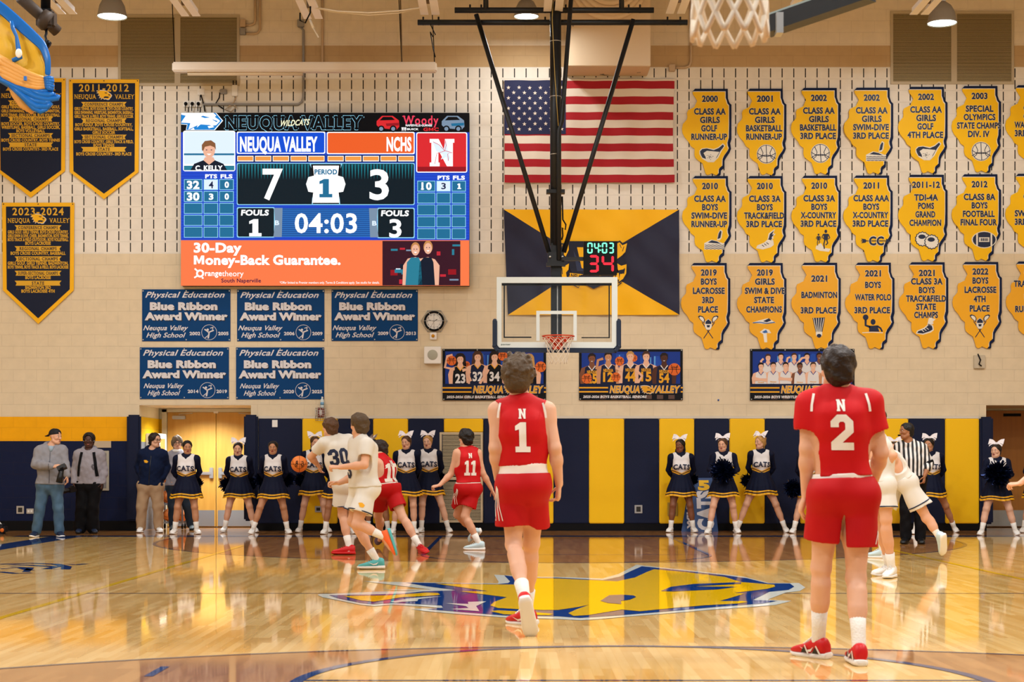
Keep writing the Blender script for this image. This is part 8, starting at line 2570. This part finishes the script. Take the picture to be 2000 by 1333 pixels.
def skirt(B_, m1, m2, z0, z1, r0, r1, ph=0.0):
    b = MB()
    n = 96
    rows = [(0, 0), (.25, .18), (.6, .62), (.80, .80), (.801, .80), (.862, .86), (.863, .86), (.915, .91), (.916, .91), (1.0, 1.0)]
    for k in range(len(rows) - 1):
        (t0, f0), (t1, f1) = rows[k], rows[k + 1]
        m = m2 if k in (4, 8) else m1
        vs = []
        for t, f in ((t0, f0), (t1, f1)):
            for i in range(n):
                a = 2 * math.pi * i / n
                fold = .5 + .5 * math.cos(a * 18 + ph)
                rr = r0 + (r1 - r0) * (f ** .85) + (.004 if m is m2 else 0)
                rr *= 1 - .085 * f * fold
                z = z0 + (z1 - z0) * t + .012 * f * math.cos(a * 4 + ph)
                vs.append((B_.hpc[0] + rr * math.cos(a), B_.hpc[1] + rr * .86 * math.sin(a), z))
        b.add(vs, [(i, n + i, n + (i + 1) % n, (i + 1) % n) for i in range(n)], m, True)
    return B_.part(b, 'skirt', B_.root)
def cheer(label, xh, xb, yt, fl, fr, sk, hair, style, look, pom=None, bow=(0, 0), lip=M_LIP, arms='back', seed=1, turn=0.0, poms_label=None, legw=1.0):
    """xh, yt: crown of the head; xb: body middle; fl, fr: feet at the picture's left and right"""
    global BOW0, POM0
    fl, fr = (fl[0], max(fl[1], 1040.5)), (fr[0], max(fr[1], 1040.5))
    yf = max(fl[1], fr[1])
    d = CH * F / ((fl[1] + fr[1]) / 2 - HY) + .12
    Hh = yf - yt
    y = lambda t: yt + Hh * t
    s_ = F / d
    hd = (xh, y(.082))
    sw = .163 * s_                                # half shoulder width
    J = {'head': (xh, y(.078), 0), 'neck': ((xb * .75 + xh * .25), y(.163), .02), 'shR': (xb - sw, y(.2), 0), 'shL': (xb + sw, y(.2), 0)}
    if arms == 'back':
        J.update({'elR': (xb - sw - .055 * s_, y(.335), .1), 'elL': (xb + sw + .055 * s_, y(.335), .1), 'wrR': (xb - sw * .72, y(.435), .2), 'wrL': (xb + sw * .72, y(.435), .2)})
    else:
        J.update({'elR': (xb - sw - .075 * s_, y(.335), -.02), 'elL': (xb + sw + .075 * s_, y(.335), -.02), 'wrR': (xb - .07 * s_, y(.4), -.24), 'wrL': (xb + .07 * s_, y(.4), -.24)})
    hy = y(.475)
    J.update({'hipR': (xb - .082 * s_, hy), 'hipL': (xb + .082 * s_, hy)})
    for q, f_, sg in (('R', fl, -1), ('L', fr, 1)):
        hx = xb + sg * .082 * s_
        dz = CH * F / (f_[1] - HY) - d
        J['an' + q] = (f_[0] - sg * 3, f_[1] - .085 * s_, dz + .06)
        J['kn' + q] = (hx + (f_[0] - hx) * .5, hy + (f_[1] - .085 * s_ - hy) * .5, dz * .5 - .02)
        J['toe' + q] = (f_[0] + sg * 2.5, f_[1] - .03 * s_, dz - .12)
    Bc = px_body(d, J, sk, .95, .0095, 'LR', female=True, hand=False)
    Bc.make(label, look=look, group='cheerleaders along the end wall')
    Bc.face(Bc.root, lip)
    Bc.hair(style, M_HAIR[hair], seed)
    spine = Bc.shc - Bc.hpc
    # navy turtleneck and sleeves
    S_ = Bc.sdf()
    Bc.torso(S_, .006); Bc.shoulders(S_, .008); Bc.forearm(S_, .008)
    S_.add(Bc.J['neck'] - Bc.up * .04, Bc.J['neck'] + Bc.up * .035, .058, .052, k=.02)
    S_.plane(Bc.hpc + spine * .02, -Bc.up); S_.plane(Bc.J['neck'] + Bc.up * .045, Bc.up)
    Bc.put(S_, 'turtleneck', M_CN_)
    # white shell; its own origin sits at the point of the chevron
    S_ = Bc.sdf()
    Bc.torso(S_, .016)
    for q in 'LR': S_.add(Bc.J['neck'] * .4 + Bc.J['sh' + q] * .6, Bc.J['sh' + q] * .8 + Bc.shc * .2 + Bc.up * .01, .05, .05, k=.03, infl=.012)
    S_.plane(Bc.hpc + spine * .2, -Bc.up)
    for q, sg in (('L', -1), ('R', 1)):
        a = Bc.J['sh' + q] + Bc.right * sg * .035 + Bc.up * .02
        S_.cut(a, a - Bc.up * .2 + Bc.right * sg * .01, .062, .066, u=Bc.fwd, f=2.4)
    nk = Bc.J['neck'] + Bc.up * .03
    S_.cut(nk, nk + Bc.fwd * .1, .075, .07)
    S_.cut(nk + Bc.fwd * .14, Bc.shc - Bc.up * .085 + Bc.fwd * .14, .085, .008)
    V, Q_ = S_.mesh()
    piv = Bc.hpc + spine * .36
    o = link_mesh('shell_top', V, Q_, M_SHELL, Bc.root, piv)
    o.location = Vector(piv - Bc.base)
    Bc.jer = (V, Q_)
    Vt, Tt, raw = text_polys('CATS', 'x', True)
    Vt = Vt / np.array([raw, 1])
    fy = Bc.fwd
    cc_ = Bc.hpc + spine * .61
    Vt2 = Vt.copy(); Vt2[:, 1] += .10 * (1 - (2 * Vt[:, 0] - 1) ** 2) * 1.2
    Bc.decal('chest_lettering', Bc.jer, Vt2, Tt, cc_, -Bc.right, Bc.up, .285, .08, M_NUMN, -fy, .004)
    zz = lambda t: CH + (HY - y(t)) * d / F
    skirt(Bc, M_CN_, M_GOLDT, zz(.385), zz(.615), .15, .265 + .015 * legw, seed)
    for q in 'LR':
        Bc.sock(q, length=.13)
        Bc.shoe(q, M_SHW, M_SHW, high=.085, L=.255, laces=M_TRIM)
    if bow is not None:
        if BOW0 is None:
            BOW0 = bow_mesh().build('hair_bow'); o = BOW0
        else:
            o = BOW0.copy(); COL.objects.link(o)
        o.parent = Bc.root
        q = Bc.hp(bow[0], -.02 + bow[1], .125) - Bc.base
        o.location = Vector(q)
        o.rotation_euler = (0, 0, math.atan2(-Bc.hf[0], -Bc.hf[1]) * -.7)
    if pom:
        for px, py, dd, rr, lb in pom:
            if POM0 is None:
                POM0 = pom_mesh(3).build('pom_pom'); o = POM0
            else:
                o = POM0.copy(); COL.objects.link(o)
            o.location = P(px, py, d + dd)
            o.scale = (rr, rr, rr)
            o.rotation_euler = (seed, seed * 2, seed)
            tag(o, lb, 'pom-pom', 'navy foil pom-poms')
    return Bc
bp_ = lambda x, y, lb, r=.8: (x, y, .25, r, lb)
cheer('cheerleader nearest the man in khaki trousers, no bow showing', 366, 364.5, 860, (339, 1044), (386, 1044), 'med', 'black', 'bun', (.3, -1, -.12), [bp_(386, 944, 'pom-pom behind the back of the cheerleader by the khaki trousers', .62)], None, seed=1)
cheer('cheerleader with a white bow before the wooden double door', 464.5, 467, 864, (437, 1040), (498, 1039), 'light', 'dark', 'longback', (.1, -1, -.12), [bp_(445, 946, 'pom-pom behind the cheerleader at the double door, bow side'), bp_(490, 944, 'pom-pom behind the cheerleader at the double door, pad side')], (-.01, 0), seed=2)
cheer('cheerleader standing before the wide navy pad, dark hair pulled back', 533, 534, 861, (492, 1044), (563, 1043), 'med', 'black', 'bun', (0, -1, -.05), [bp_(511, 938, 'pom-pom behind the cheerleader on the wide navy pad, door side'), bp_(560, 938, 'pom-pom behind the cheerleader on the wide navy pad, ball side')], None, seed=3)
cheer('cheerleader right behind the flying ball, before the yellow pad', 616, 614, 851, (584, 1038), (641, 1038), 'light', 'brown', 'longback', (.35, -1, -.05), [bp_(589, 938, 'pom-pom behind the cheerleader by the flying ball', .7)], (.01, 0), seed=4)
cheer('cheerleader mostly hidden by white jersey 30', 662, 660, 858, (633, 1044), (690, 1043), 'tan', 'black', 'bun', (-.3, -1, 0), None, (0, 0), seed=5)
cheer('cheerleader hidden behind the white runner, black hair and bow showing', 728, 733, 857, (716, 1042), (760, 1042), 'tan', 'black', 'longback', (-.5, 1, 0), None, (-.01, 0), seed=6)
cheer('cheerleader before the yellow pad, looking down at jersey 10', 793, 794, 850, (766, 1043), (811, 1043), 'light', 'brown', 'longback', (-.35, -1, -.12), [bp_(774, 938, 'pom-pom behind the cheerleader beside jersey 10', .6)], (.005, 0), seed=7)
cheer('blond cheerleader before the navy pad beside the grille', 835, 838, 849, (821, 1037), (877, 1036), 'fair', 'blond', 'longback', (-.2, -1, -.1), [bp_(823, 926, 'pom-pom behind the blond cheerleader, neighbour side', .7), bp_(860, 934, 'pom-pom behind the blond cheerleader, grille side', .7)], (-.005, 0), seed=8)
cheer('cheerleader with long black braids beside the blue board', 1328, 1330, 857, (1308, 1038), (1356, 1038), 'brown', 'black', 'braids', (-.6, -1, -.05), [bp_(1352, 938, 'pom-pom behind the braided cheerleader', .6)], (.01, 0), seed=9)
cheer('cheerleader holding a pom-pom at her waist before the navy pad', 1411, 1413, 855, (1383, 1043), (1440, 1042), 'light', 'brown', 'pony', (-.4, -1, -.05), [(1414.5, 922, -.3, 1.22, 'pom-pom held in front of the cheerleader beside the blue board')], (0, 0), arms='front', seed=10)
cheer('cheerleader with blond ponytail standing with feet far apart', 1484, 1486, 850, (1439, 1038), (1535, 1039), 'light', 'blond', 'pony', (-.9, -.6, 0), [bp_(1461, 939, 'pom-pom behind the cheerleader with the blond ponytail', .7)], (.0, 0), seed=11, legw=2)
cheer('cheerleader hidden behind jersey 2, one white shoe showing', 1584, 1583, 858, (1549, 1042), (1612, 1042), 'light', 'brown', 'longback', (-.5, -1, 0), [(1548, 954, -.1, .95, 'pom-pom of the cheerleader hidden behind jersey 2')], (0, 0), seed=12)
cheer('cheerleader hidden behind the referee, only her bow showing', 1745, 1748, 862, (1722, 1042), (1774, 1043), 'light', 'brown', 'longback', (-.5, -1, 0), None, (-.01, 0), seed=13)
cheer('cheerleader with long dark hair just behind the referee', 1814, 1818, 855, (1786, 1044), (1866, 1040), 'med', 'black', 'longback', (-.55, -1, 0), None, (-.01, 0), seed=14)
cheer('cheerleader holding a pom-pom at the shaded brown door', 1945, 1947, 868, (1916, 1046), (1985, 1046), 'fair', 'dark', 'pony', (-.7, -.8, 0), [(1947.5, 926, -.3, 1.3, 'pom-pom held in front of the cheerleader at the brown door')], (0, 0), arms='front', seed=15)
cheer('cheerleader cut off by the picture edge, one leg showing', 2028, 2028, 862, (1998, 1041), (2060, 1041), 'light', 'brown', 'longback', (-.5, -1, 0), None, (0, 0), seed=16)
